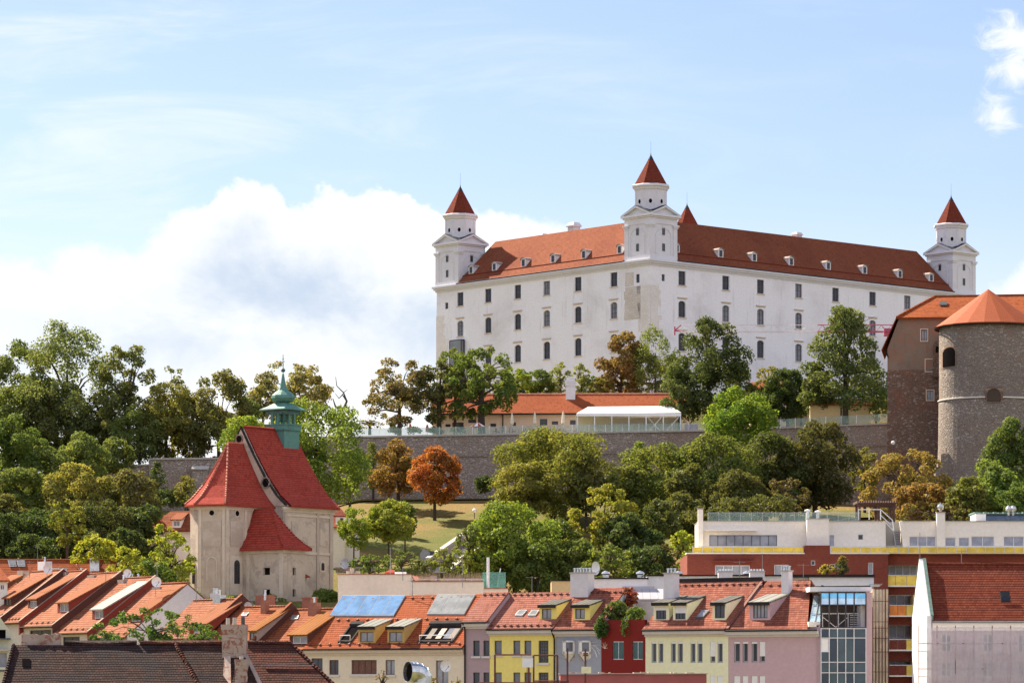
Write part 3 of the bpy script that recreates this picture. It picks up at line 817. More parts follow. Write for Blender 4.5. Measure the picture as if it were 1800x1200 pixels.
        for i in range(8):
            A = k+2*pi*i/8+pi/8
            for sgn in (-1, 1):
                cx, cy = cos(A), sin(A); tx, ty = -sin(A), cos(A); r0 = 2.72*cos(pi/8)
                def Q(s_, d, z): return (cx*(r0+d)+tx*s_, cy*(r0+d)+ty*s_, z)
                e0, e1 = sgn*.78, sgn*1.02
                dr.slab([Q(e0, .06, hb+.4), Q(e1, .06, hb+.4), Q(e1, .06, hb+4.1), Q(e0, .06, hb+4.1)], Vector(Q(0, 0, 0))-Vector(Q(0, .06, 0)))
        dr.build('drum', 'castle_trim', tw)
        for i in range(8):
            ey = MB()
            A = k+2*pi*i/8+pi/8; r0 = 2.72*cos(pi/8)+.03
            c0 = Vector((cos(A)*r0, sin(A)*r0, hb+2.3)); tt = Vector((-sin(A), cos(A), 0))
            ey.face([c0+tt*(.26*cos(2*pi*j/12))+Vector((0, 0, .36*sin(2*pi*j/12))) for j in range(12)])
            ey.build('round_window', 'black', tw)
        sp = MB().lathe([(2.86, hb+5.1), (.30, hb+9.6)], n=8, a0=k)
        sp.build('spire', 'spire_tile', tw)
        fi = MB().lathe([(.50, hb+9.28), (.08, hb+10.05), (.05, hb+10.3), (0, hb+10.35)], n=8, a0=k)
        fi.tube((0, 0, hb+10.2), (0, 0, hb+12.4), .02, .012, 4)
        fi.build('finial', 'lead', tw)
        for ang in range(4):
            rz_ = ang*pi/2
            for zq in (1.5, 4.1):
                x, y = 0*cos(rz_)+(a+.0)*sin(rz_), -(a)*cos(rz_)
                window(tw, x, y-.0, zq, .55, 1.2, rz_, nx=1, nz=1, fw=.05, rec=-.03)
        return tw
    t0 = tower()
    i_ = 2.9
    pos = [(i_, i_), (i_, LY-i_), (LX-i_, i_), (48.2, 41.0)]
    for k_, (x, y) in enumerate(pos):
        if k_ == 0: t0.location = (x, y, zc)
        else: dup_part(t0, (x, y, zc), 0)
    return T
M['castle_pane_pale'] = glassy('castle_window_glass_pale', (.20, .20, .22), .15, 0, .3)  # paler base colour paints a reflection into these panes
M['castle_pane'] = glassy('castle_window_glass', (.05, .05, .062), .12, 0, .25)
build_castle()
# ------------------------------------------------------------------ chapel
def build_chapel():
    D = 385.0
    phi = radians(37.6)
    G = Vector(((424.7-900)/F*D, D, 0)); zb = 8.0
    T = Thing('chapel', 'weathered old chapel with steep red roofs and green copper belfry', 'church', (G.x, G.y, zb), phi)
    def along(px, p, d):
        """point p+t*d whose picture column is px (local ground points)"""
        r = (px-900)/F; o, _ = T.ray(900, HZ)
        P = T.Wd((p[0], p[1], 0)); Q = T.u*d[0]+T.y*d[1]
        t = (r*P.y-P.x)/(Q.x-r*Q.y)
        return (p[0]+t*d[0], p[1]+t*d[1])
    zr = T.F(424.7, 752).z                       # nave ridge
    ze = T.hit(540, 886, (1, 0, 0), 6.2).z       # eaves
    L = 8.4; hwid = 6.2; cw = 4.3
    # nave walls
    nv = MB()
    B = [(-hwid, 0), (hwid, 0), (hwid, L), (-hwid, L)]
    nv.loft([[(x, y, -1.5) for x, y in B], [(x, y, ze-.25) for x, y in B]], cap=False)
    nv.build('nave_wall', 'chapel', T)
    # gable wall above the eaves, with two round openings
    prof = [(0, 1.0), (.28, .66), (.55, .365), (.82, .13), (1.04, 0.0)]
    def pr(k, hw_, z0, z1): return [(sx*f*hw_, z0+(z1-z0)*h) for sx, f, h in k]
    right = [(f*hwid*1.02, ze-.25+(zr-ze+.25)*h) for f, h in prof]
    left = [(-x, z) for x, z in right[::-1]]
    gp = left+right[1:]
    g = MB(); g.slab([(x, -.12, z-.1) for x, z in gp], (0, .6, 0)); g.build('gable', 'chapel', T)
    cop = MB()
    for (xa, za), (xb, zb_) in zip(gp[:-1], gp[1:]):
        cop.slab([(xa, -.2, za-.05), (xb, -.2, zb_-.05), (xb, -.2, zb_+.17), (xa, -.2, za+.06)], (0, .35, 0))
    cop.build('gable_coping', 'tar', T)
    for px, py, r in ((421, 771.5, .42), (467.5, 848, .5)):
        p = T.F(px, py, -.14)
        o_ = MB().face([(p.x+r*cos(t*pi/8), -.15, p.z+r*sin(t*pi/8)) for t in range(16)]).build('round_window', 'black', T)
        fr = MB()
        for t in range(16):
            a, b_ = t*pi/8, (t+1)*pi/8
            fr.slab([(p.x+r*cos(a), -.24, p.z+r*sin(a)), (p.x+r*cos(b_), -.24, p.z+r*sin(b_)), (p.x+(r+.14)*cos(b_), -.24, p.z+(r+.14)*sin(b_)), (p.x+(r+.14)*cos(a), -.24, p.z+(r+.14)*sin(a))], (0, .11, 0))
        fr.build('frame', 'stone_band', o_)
    # nave roof with flared eaves
    rf = MB()
    y0, y1 = .42, L+.35
    pts = [(f*hwid*1.07, ze-.35+(zr-ze+.35)*h+.12) for f, h in prof]
    for sg in (1, -1):
        for (xa, za), (xb, zb_) in zip(pts[:-1], pts[1:]):
            rf.face([(sg*xb, y0, zb_), (sg*xb, y1, zb_), (sg*xa, y1, za), (sg*xa, y0, za)])
            rf.face([(sg*xb, y1, zb_-.2), (sg*xb, y1, zb_), (sg*xa, y1, za), (sg*xa, y1, za-.2)])
            rf.face([(sg*xb, y0, zb_-.25), (sg*xb, y1, zb_-.25), (sg*xa, y1, za-.25), (sg*xa, y0, za-.25)])
        xb, zb_ = pts[-1]
        rf.face([(sg*xb, y0, zb_-.25), (sg*xb, y1, zb_-.25), (sg*xb, y1, zb_), (sg*xb, y0, zb_)])
    rf.build('nave_roof', 'nave_tile', T)
    MB().face([(x, L+.02, z-.15) for x, z in gp]+[]).build('rear_gable', 'chapel', T)
    rt = MB()
    for k in range(24):
        y = y0+(y1-y0)*k/24; rt.tube((0, y, pts[0][1]+.03), (0, y+(y1-y0)/24*1.05, pts[0][1]+.06), .13, .16, 6)
    rt.build('ridge_cap', 'nave_tile', T)
    co = MB()
    for sg in (1, -1):
        q = .14
        for za, zz, e in ((ze-.95, ze-.7, .10), (ze-.7, ze-.42, .28)):
            co.box(sg*hwid, sg*(hwid+e), -e, L+e, za, zz)
    co.box(-hwid, hwid, L, L+.25, ze-.9, ze-.42)
    co.build('nave_cornice', 'chapel_pale', T)
    # choir polygon
    C0 = (cw, -.05); C1 = along(396, (cw, 0), (0, -1)); C2 = along(348, C1, (-.9, -.42)); C3 = along(334.5, C2, (-.93, .37))
    C4 = (C3[0]-2.2, C3[1]+4.4); C5 = (C4[0], -.05)
    P = [C0, C1, C2, C3, C4, C5]
    ch = MB()
    for i in range(5):
        a, b_ = P[i], P[i+1]
        ch.face([(*a, -1.5), (*b_, -1.5), (*b_, ze-.25), (*a, ze-.25)])
    ch.build('choir_wall', 'chapel', T)
    cc = MB(); cx = sum(p[0] for p in P)/6; cy = -3.2
    def grow(p, e):
        d = Vector((p[0]-cx, p[1]-cy)); return (p[0]+d.x/d.length*e, min(p[1]+d.y/d.length*e, -.06) if p[1] < -.1 else p[1])
    for za, zz, e in ((ze-.95, ze-.7, .10), (ze-.7, ze-.42, .30)):
        cc.loft([[(*grow(p, e), za) for p in P], [(*grow(p, e), zz) for p in P]], close=False, cap=False)
        cc.face([(*grow(p, e), za) for p in P])
    cc.build('choir_cornice', 'chapel_pale', T)
    # choir roof: hipped, concave
    ap = T.hit(400.6, 778, (0, 1, 0), -2.7); A = Vector((ap.x, -2.7, ap.z)); A2 = Vector((ap.x, -.05, ap.z))
    ro = MB(); hip = MB()
    E = [grow(p, .75) for p in P]; E[0] = (cw+.75, -.06); E[-1] = (C5[0]-.6, -.06)
    cp = [(0, 1), (.3, .62), (.58, .31), (.82, .11), (1, 0)]
    def lane(e, top):
        return [Vector((top.x+(e[0]-top.x)*f, top.y+(e[1]-top.y)*f, ze-.4+(top.z-ze+.4)*h)) for f, h in cp]
    lanes = [lane(E[0], A2)]+[lane(e, A) for e in E[1:5]]+[lane(E[5], A2)]
    for a, b_ in zip(lanes[:-1], lanes[1:]):
        for k in range(len(cp)-1):
            q = [a[k+1], b_[k+1], b_[k], a[k]]
            if (q[2]-q[3]).length < 1e-4: q = q[:3]
            ro.face(q)
        ro.face([a[-1], b_[-1], b_[-1]-Vector((0, 0, .2)), a[-1]-Vector((0, 0, .2))])
    ro.face([l_[-1]-Vector((0, 0, .2)) for l_ in lanes])
    ro.build('choir_roof', 'nave_tile', T)
    for l_ in lanes[1:5]:
        for a, b_ in zip(l_[:-1], l_[1:]):
            n = 6
            for k in range(n):
                p, q = a.lerp(b_, k/n), a.lerp(b_, (k+.9)/n); hip.tube(q+Vector((0, 0, .07)), p+Vector((0, 0, .03)), .13, .10, 5)
    for k in range(7): hip.tube(A.lerp(A2, k/7)+Vector((0, 0, .06)), A.lerp(A2, (k+.95)/7)+Vector((0, 0, .02)), .13, .1, 5)
    hip.build('hip_cap', 'ridge_tile', T)
    # wall panels and windows on the choir faces
    def on_face(a, b_, e=.0):
        a = Vector((*a, 0)); b_ = Vector((*b_, 0)); d = (b_-a).normalized(); n = Vector((d.y, -d.x, 0))
        if n.dot(Vector((a.x-cx, a.y-cy, 0))) < 0: n = -n
        return a, d, n, (b_-a).length
    def panel(face, s0, s1, z0, z1, mat='chapel_panel', thick=.05, frame=True, name='wall_panel'):
        a, d, n, l_ = face
        q = [a+d*s0, a+d*s1, a+d*s1, a+d*s0]; z = [z0, z0, z1, z1]
        pts_ = [Vector((p.x, p.y, zz))+n*.0 for p, zz in zip(q, z)]
        MB().slab(pts_, n*thick).build(name, mat, T)
    f1 = on_face(C1, C2); f2 = on_face(C1, C0)
    f3 = on_face(C2, C3)
    zt = ze
    def px_s(face, px):
        a, d, n, l_ = face
        q = along(px, (a.x, a.y), (d.x, d.y)); return (Vector((*q, 0))-a).dot(d)
    def zpx(py, Y=377.0): return (HZ-py)/F*Y-zb
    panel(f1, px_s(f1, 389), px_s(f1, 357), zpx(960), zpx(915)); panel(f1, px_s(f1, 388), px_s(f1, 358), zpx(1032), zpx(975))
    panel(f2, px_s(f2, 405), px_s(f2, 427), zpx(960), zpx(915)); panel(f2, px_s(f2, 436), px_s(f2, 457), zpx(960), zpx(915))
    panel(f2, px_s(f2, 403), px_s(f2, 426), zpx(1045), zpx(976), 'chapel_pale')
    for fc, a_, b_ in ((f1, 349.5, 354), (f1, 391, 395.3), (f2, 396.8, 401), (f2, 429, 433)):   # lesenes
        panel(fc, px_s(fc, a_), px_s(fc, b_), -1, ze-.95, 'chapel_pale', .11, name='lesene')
    # blind arch
    a, d, n, l_ = f1; s0, s1 = px_s(f1, 381), px_s(f1, 364); z0, z1 = zpx(1020), zpx(988)
    b = MB(); cxs = (s0+s1)/2; rr = (s0-s1)/2
    prev = None
    arc = [(s0, z0), (s0, z1)]+[(cxs+rr*cos(pi*k/8), z1+abs(rr)*sin(pi*k/8)) for k in range(1, 8)]+[(s1, z1), (s1, z0)]
    for (sa, za), (sb, zb_) in zip(arc[:-1], arc[1:]):
        p, q = a+d*sa+n*.07, a+d*sb+n*.07
        b.tube((p.x, p.y, za), (q.x, q.y, zb_), .07, n=5)
    b.build('blind_arch', 'chapel_pale', T)
    def arched(face, px, py0, py1, w_, name='arched_window', n_=8, rim=True):
        a, d, n, l_ = face; s = px_s(face, px); z0, z1 = zpx(py1), zpx(py0)
        def sh(w2, z0_, z1_, off):
            r = w2/2; z1_ = z1_-r
            pts_ = [(s-r, z0_), (s+r, z0_), (s+r, z1_)]+[(s+r*cos(pi*k/n_), z1_+r*sin(pi*k/n_)) for k in range(1, n_)]+[(s-r, z1_)]
            return [(a.x+d.x*u+n.x*off, a.y+d.y*u+n.y*off, v) for u, v in pts_]
        if rim: MB().slab(sh(w_+.4, z0-.2, z1+.2, 0.0), n*.09).build('window_surround', 'chapel_pale', T)
        o_ = MB().slab(sh(w_, z0, z1, .06), n*.045).build(name, 'pane', T)
        bar = MB(); k = 4
        for i in range(1, k*2):
            z = z0+(z1-z0)*i/(k*2+.5)
            p, q = a+d*(s-w_/2)+n*.12, a+d*(s+w_/2)+n*.12
            bar.tube((p.x, p.y, z), (q.x, q.y, z), .025, n=4)
        for i in (-1, 0, 1):
            p = a+d*(s+i*w_/4)+n*.12; bar.tube((p.x, p.y, z0), (p.x, p.y, z1-w_*.3), .025, n=4)
        bar.build('glazing_bar', 'dark_wood', o_)
    arched(f2, 415.5, 983, 1025, .9); arched(f3, 341, 985, 1025, .55, rim=False)
    def disc(face, px, py, r):
        a, d, n, l_ = face; s = px_s(face, px); z = zpx(py)
        for rr_, off, mt, nm in ((r+.12, .03, 'chapel_pale', 'round_surround'), (r, .07, 'black', 'round_window')):
            MB().face([(a.x+d.x*(s+rr_*cos(t*pi/8))+n.x*off, a.y+d.y*(s+rr_*cos(t*pi/8))+n.y*off, z+rr_*sin(t*pi/8)) for t in range(16)]).build(nm, mt, T)
    disc(f1, 372.5, 901, .28); disc(f2, 416.5, 901, .30); disc(f2, 459, 902, .28)
    # nave side wall articulation
    fn = on_face((hwid, 0), (hwid, L)); fn = (Vector((hwid, 0, 0)), Vector((0, 1, 0)), Vector((1, 0, 0)), L)
    def zn(py): return (HZ-py)/F*386-zb
    for a_, b_ in ((500, 504), (556, 560), (579, 583.5)): panel(fn, px_s(fn, a_), px_s(fn, b_), -1, ze-.95, 'chapel_panel', .12, name='lesene')
    panel(fn, px_s(fn, 504), px_s(fn, 583), zn(910), zn(906), 'chapel_pale', .1, name='string_course')
    panel(fn, px_s(fn, 504), px_s(fn, 583), zn(975), zn(971), 'chapel_pale', .1, name='string_course')
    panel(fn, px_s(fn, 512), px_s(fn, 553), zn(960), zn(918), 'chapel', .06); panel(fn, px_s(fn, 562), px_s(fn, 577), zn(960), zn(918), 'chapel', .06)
    arched(fn, 566.5, 983, 997, .5, rim=True)
    # annex with hipped concave roof
    kx, ky0, ky1 = 10.2, -4.6, -1.0
    za = T.hit(501.4, 963, (1, 0, 0), kx).z
    def hole(px, py0, py1, side):
        if side == 'f':
            p0 = T.F(px[0], py1, ky0); p1 = T.F(px[1], py0, ky0); return (p0.x, p1.x, p0.z, p1.z)
        p0 = T.X(px[0], py1, kx); p1 = T.X(px[1], py0, kx); return (p0.y, p1.y, p0.z, p1.z)
    an = MB(); hs = [hole((462.5, 474.5), 997, 1010, 'f'), hole((462.5, 474.5), 1035, 1049, 'f')]
    wall(an, cw, kx, -1.5, za, hs, ky0, .4)
    hs2 = [hole((514.5, 520), 997, 1010, 's'), hole((514.5, 520), 1035, 1048, 's')]
    a2 = MB(); wall(a2, ky0, ky1, -1.5, za, hs2, 0, .4)
    for v, f_, u_ in [(a2.v, a2.f, a2.uv)]:
        n0 = len(an.v); an.v += [Vector((kx-p.y, p.x, p.z)) for p in v]; an.f += [tuple(i+n0 for i in f) for f in f_]; an.uv += u_
    an.face([(kx, ky1, -1.5), (hwid, ky1, -1.5), (hwid, ky1, za), (kx, ky1, za)])
    an.build('annex_wall', 'chapel', T)
    for h in hs: BOX(h[0], h[1], ky0+.3, ky0+.35, h[2], h[3]).build('annex_window', 'black', T)
    for h in hs2: BOX(kx-.35, kx-.3, h[0], h[1], h[2], h[3]).build('annex_window', 'black', T)
    b = MB()
    b.box(cw, kx+.16, ky0-.16, ky0-.002, za-.5, za-.1); b.box(kx+.002, kx+.16, ky0-.002, ky1, za-.5, za-.1)
    for x0, x1 in ((kx-.55, kx-.05), (cw+.6, cw+1.0)): b.box(x0, x1, ky0-.07, ky0-.003, -1.5, za-.5)
    b.build('annex_cornice', 'chapel_pale', T)
    ap = T.hit(477, 892, (0, 1, 0), -2.8); apx = Vector((ap.x, -2.8, ap.z)); aw = Vector((cw, -2.8, ap.z))
    e = .55; EE = [(cw, ky0-e), (kx+e, ky0-e), (kx+e, ky1+e), (hwid, ky1+e)]
    tops = [aw, apx, apx, Vector((hwid, -2.8, ap.z))]
    ln = [[Vector((t.x+(p[0]-t.x)*f, t.y+(p[1]-t.y)*f, za-.05+(t.z-za)*h)) for f, h in cp] for p, t in zip(EE, tops)]
    r = MB(); hp = MB()
    for a_, b_ in zip(ln[:-1], ln[1:]):
        for k in range(4):
            q = [a_[k+1], b_[k+1], b_[k], a_[k]]
            if (q[2]-q[3]).length < 1e-4: q = q[:3]
            r.face(q)
        r.face([a_[-1], b_[-1], b_[-1]-Vector((0, 0, .16)), a_[-1]-Vector((0, 0, .16))])
    r.build('annex_roof', 'nave_tile', T)
    for l_ in ln[1:3]:
        for a_, b_ in zip(l_[:-1], l_[1:]):
            for k in range(5):
                hp.tube(a_.lerp(b_, (k+.9)/5)+Vector((0, 0, .06)), a_.lerp(b_, k/5)+Vector((0, 0, .02)), .11, .09, 5)
    hp.build('hip_cap', 'nave_tile', T)
    # small lean-to porch by the annex
    b = MB().box(hwid, hwid+1.9, .0, 1.7, -1.5, zn(1016)); b.build('porch', 'chapel', T)
    zq = zn(1016); MB().slab([(hwid+2.2, -.2, zq-.05), (hwid+2.2, 1.9, zq-.05), (hwid, 1.9, zq+.9), (hwid, -.2, zq+.9)], (0, 0, .12)).build('porch_roof', 'nave_tile', T)
    # copper belfry
    ty = 6.95; bw = 1.28
    zk = lambda py: (HZ-py)/F*390.5-zb
    t = MB(); t.box(-bw, bw, ty-bw, ty+bw, zk(795), zk(757)); t.build('belfry_base', 'verdigris', T)
    t = MB()
    t.box(-bw-.15, bw+.15, ty-bw-.15, ty+bw+.15, zk(757), zk(747)); t.box(-bw-.25, bw+.25, ty-bw-.25, ty+bw+.25, zk(748), zk(746))
    t.build('belfry_parapet', 'verdigris', T)
    t = MB()
    for i in (-1, -.34, .34, 1):
        for j in (-1, 1):
            for (x, y) in ((i, j), (j, i)):
                if abs(i) == 1 and (x, y) == (j, i) and i == j: continue
                t.box(x*bw-.11, x*bw+.11, ty+y*bw-.11, ty+y*bw+.11, zk(746), zk(727))
    t.build('belfry_columns', 'verdigris', T)
    be = MB().lathe([(.55, 0), (.42, .15), (.34, .6), (.2, .85), (.08, .95)], (0, ty, zk(741)), 10); be.build('bell', 'verdigris_dark', T, smooth=True)
    t = MB(); t.box(-bw-.1, bw+.1, ty-bw-.1, ty+bw+.1, zk(729), zk(722)); t.build('belfry_lintel', 'verdigris_dark', T)
    t = MB()
    def sq(r, z): return [(-r, ty-r, z), (r, ty-r, z), (r, ty+r, z), (-r, ty+r, z)]
    t.loft([sq(1.9, zk(721.5)), sq(1.85, zk(719.5)), sq(1.25, zk(714.5)), sq(.75, zk(709))]); t.build('belfry_canopy', 'verdigris', T)
    oc = MB().lathe([(.75, zk(710)), (.68, zk(708)), (1.1, zk(705)), (1.38, zk(700)), (1.32, zk(695)), (.95, zk(690)), (.6, zk(686)), (.38, zk(679)), (.22, zk(668)), (.10, zk(657)), (0, zk(655))], (0, ty, 0), 12)
    oc.build('onion_dome', 'verdigris', T)
    fi = MB().lathe([(0, zk(655)), (.2, zk(653)), (.26, zk(650.5)), (.18, zk(648)), (0, zk(646.5))], (0, ty, 0), 8)
    fi.tube((0, ty, zk(648)), (0, ty, zk(623)), .05, .03, 4); fi.tube((-.55, ty+.35, zk(636)), (.55, ty-.35, zk(636)), .04, n=4); fi.tube((-.3, ty+.2, zk(631)), (.3, ty-.2, zk(631)), .04, n=4)
    fi.build('cross', 'verdigris_dark', T)
    # roof ladder hooks near the ridge
    b = MB()
    for px, py in ((452, 765), (458, 762), (463, 766), (464, 783)):
        q = T.hit(px, py, (-(zr-ze)/hwid*-1.25, 0, 1), zr+.2)
    return T
build_chapel()

# ------------------------------------------------------------------ rampart
def build_rampart():
    def seg_wall(name, label, P, z0off, mat, cat='wall', band=True):
        a = P[0]; T = Thing(name, label, cat, (a[0], a[1], 20.0))
        b = MB(); c = MB(); bd = MB()
        s = 0
        for (x0, y0, t0), (x1, y1, t1) in zip(P[:-1], P[1:]):
            d = Vector((x1-x0, y1-y0, 0)); ln_ = d.length; n = Vector((d.y, -d.x, 0))/ln_
            if n.y > 0: n = -n
            k = max(1, int(ln_/6))
            for i in range(k):
                f0, f1 = i/k, (i+1)/k
                p = Vector((x0, y0, 0)).lerp(Vector((x1, y1, 0)), f0)-Vector((a[0], a[1], 0)); q = Vector((x0, y0, 0)).lerp(Vector((x1, y1, 0)), f1)-Vector((a[0], a[1], 0))
                ta, tb = t0+(t1-t0)*f0-20, t0+(t1-t0)*f1-20
                s0, s1 = s+ln_*f0, s+ln_*f1
                B0, B1 = p+n*1.1, q+n*1.1          # battered foot
                za, zb_ = ta-z0off, tb-z0off
                b.face([(B0.x, B0.y, za), (B1.x, B1.y, zb_), (q.x, q.y, tb), (p.x, p.y, ta)], [(s0, 0), (s1, 0), (s1, z0off), (s0, z0off)])
                r0, r1 = p-n*1.0, q-n*1.0
                b.face([(p.x, p.y, ta), (q.x, q.y, tb), (r1.x, r1.y, tb), (r0.x, r0.y, ta)])
                b.face([(r0.x, r0.y, za), (r0.x, r0.y, ta), (r1.x, r1.y, tb), (r1.x, r1.y, zb_)])
                e0, e1 = p+n*.18, q+n*.18; g0, g1 = p-n*1.1, q-n*1.1
                c.loft([[(e0.x, e0.y, ta), (g0.x, g0.y, ta), (g0.x, g0.y, ta+.22), (e0.x, e0.y, ta+.22)], [(e1.x, e1.y, tb), (g1.x, g1.y, tb), (g1.x, g1.y, tb+.22), (e1.x, e1.y, tb+.22)]])
                if band:
                    m0, m1 = p+n*.42, q+n*.42; w0, w1 = p+n*.1, q+n*.1
                    bd.loft([[(m0.x, m0.y, ta-2.9), (w0.x, w0.y, ta-2.9), (w0.x, w0.y, ta-2.65), (m0.x, m0.y, ta-2.65)], [(m1.x, m1.y, tb-2.9), (w1.x, w1.y, tb-2.9), (w1.x, w1.y, tb-2.65), (m1.x, m1.y, tb-2.65)]])
            s += ln_
        b.build('wall_face', mat, T); c.build('coping', 'concrete', T)
        if band: bd.build('string_course', 'rampart', T)
        return T
    def pt(px, py, Y): q = WP(px, py, Y); return (q.x, Y, q.z)
    R = seg_wall('rampart', 'long grey stone rampart wall carrying the restaurant terrace', [pt(560, 770, 479), pt(640, 769, 479), pt(1240, 758, 479), pt(1400, 752, 475), pt(1600, 744, 466)], 11.5, 'rampart')
    Lw = seg_wall('rampart', 'low grey stone wall behind the chapel roof, stepped at its left end', [pt(262, 808, 474), pt(330, 807, 474), pt(470, 806, 476)], 8.5, 'rampart', band=False)
    L2 = seg_wall('rampart', 'lower stepped wall piece at the left end of the stone wall behind the chapel', [pt(150, 822, 474.5), pt(262, 818, 474.2)], 8.0, 'rampart', band=False)
    # buttress
    T = Thing('buttress', 'sloping stone buttress against the wall left of the chapel roof', 'buttress', WP(352, 870, 472.5))
    w_ = S(30, 472)/2
    b = MB().loft([[(-w_, -1.6, -2), (w_, -1.6, -2), (w_, 0.9, -2), (-w_, .9, -2)], [(-w_*.9, -.6, S(44, 472)), (w_*.9, -.6, S(44, 472)), (w_*.9, .9, S(50, 472)), (-w_*.9, .9, S(50, 472))]])
    b.build('masonry', 'rampart', T); MB().slab([(-w_, -.8, S(44, 472)+.02), (w_, -.8, S(44, 472)+.02), (w_, .9, S(50, 472)+.02), (-w_, .9, S(50, 472)+.02)], (0, 0, .15)).build('cap', 'concrete', T)
    # dark arched gateway at the foot, right
    a = WP(1550, 806, 466.6)
    # glass balustrade along the terrace
    def balustrade(px0, px1, pyb0, pyb1, Y0, Y1, label, h=1.15, step=2.2):
        p, q = WP(px0, pyb0, Y0), WP(px1, pyb1, Y1)
        T = Thing('glass_railing', label, 'railing', p)
        d = q-p; n = max(2, int(d.length/step)); g = MB(); ps = MB()
        for i in range(n+1):
            a_ = d*(i/n)
            BOX(a_.x-.03, a_.x+.03, a_.y-.03, a_.y+.03, a_.z-.2, a_.z+h).build('post', 'steel', T)
            if i < n:
                c_ = d*((i+1)/n); g.slab([(a_.x+.05, a_.y, a_.z+.05), (c_.x-.05, c_.y, c_.z+.05), (c_.x-.05, c_.y, c_.z+h-.05), (a_.x+.05, a_.y, a_.z+h-.05)], (0, .02, 0))
        g.build('glass_panels', 'green_glass', T)
        return T
    balustrade(626, 1240, 767, 756.5, 479.4, 479.4, 'glass railing on top of the rampart in front of the restaurant')
    balustrade(1345, 1560, 752, 741, 476.4, 468.2, 'glass railing on the rampart between the big trees and the brown bastion')
build_rampart()

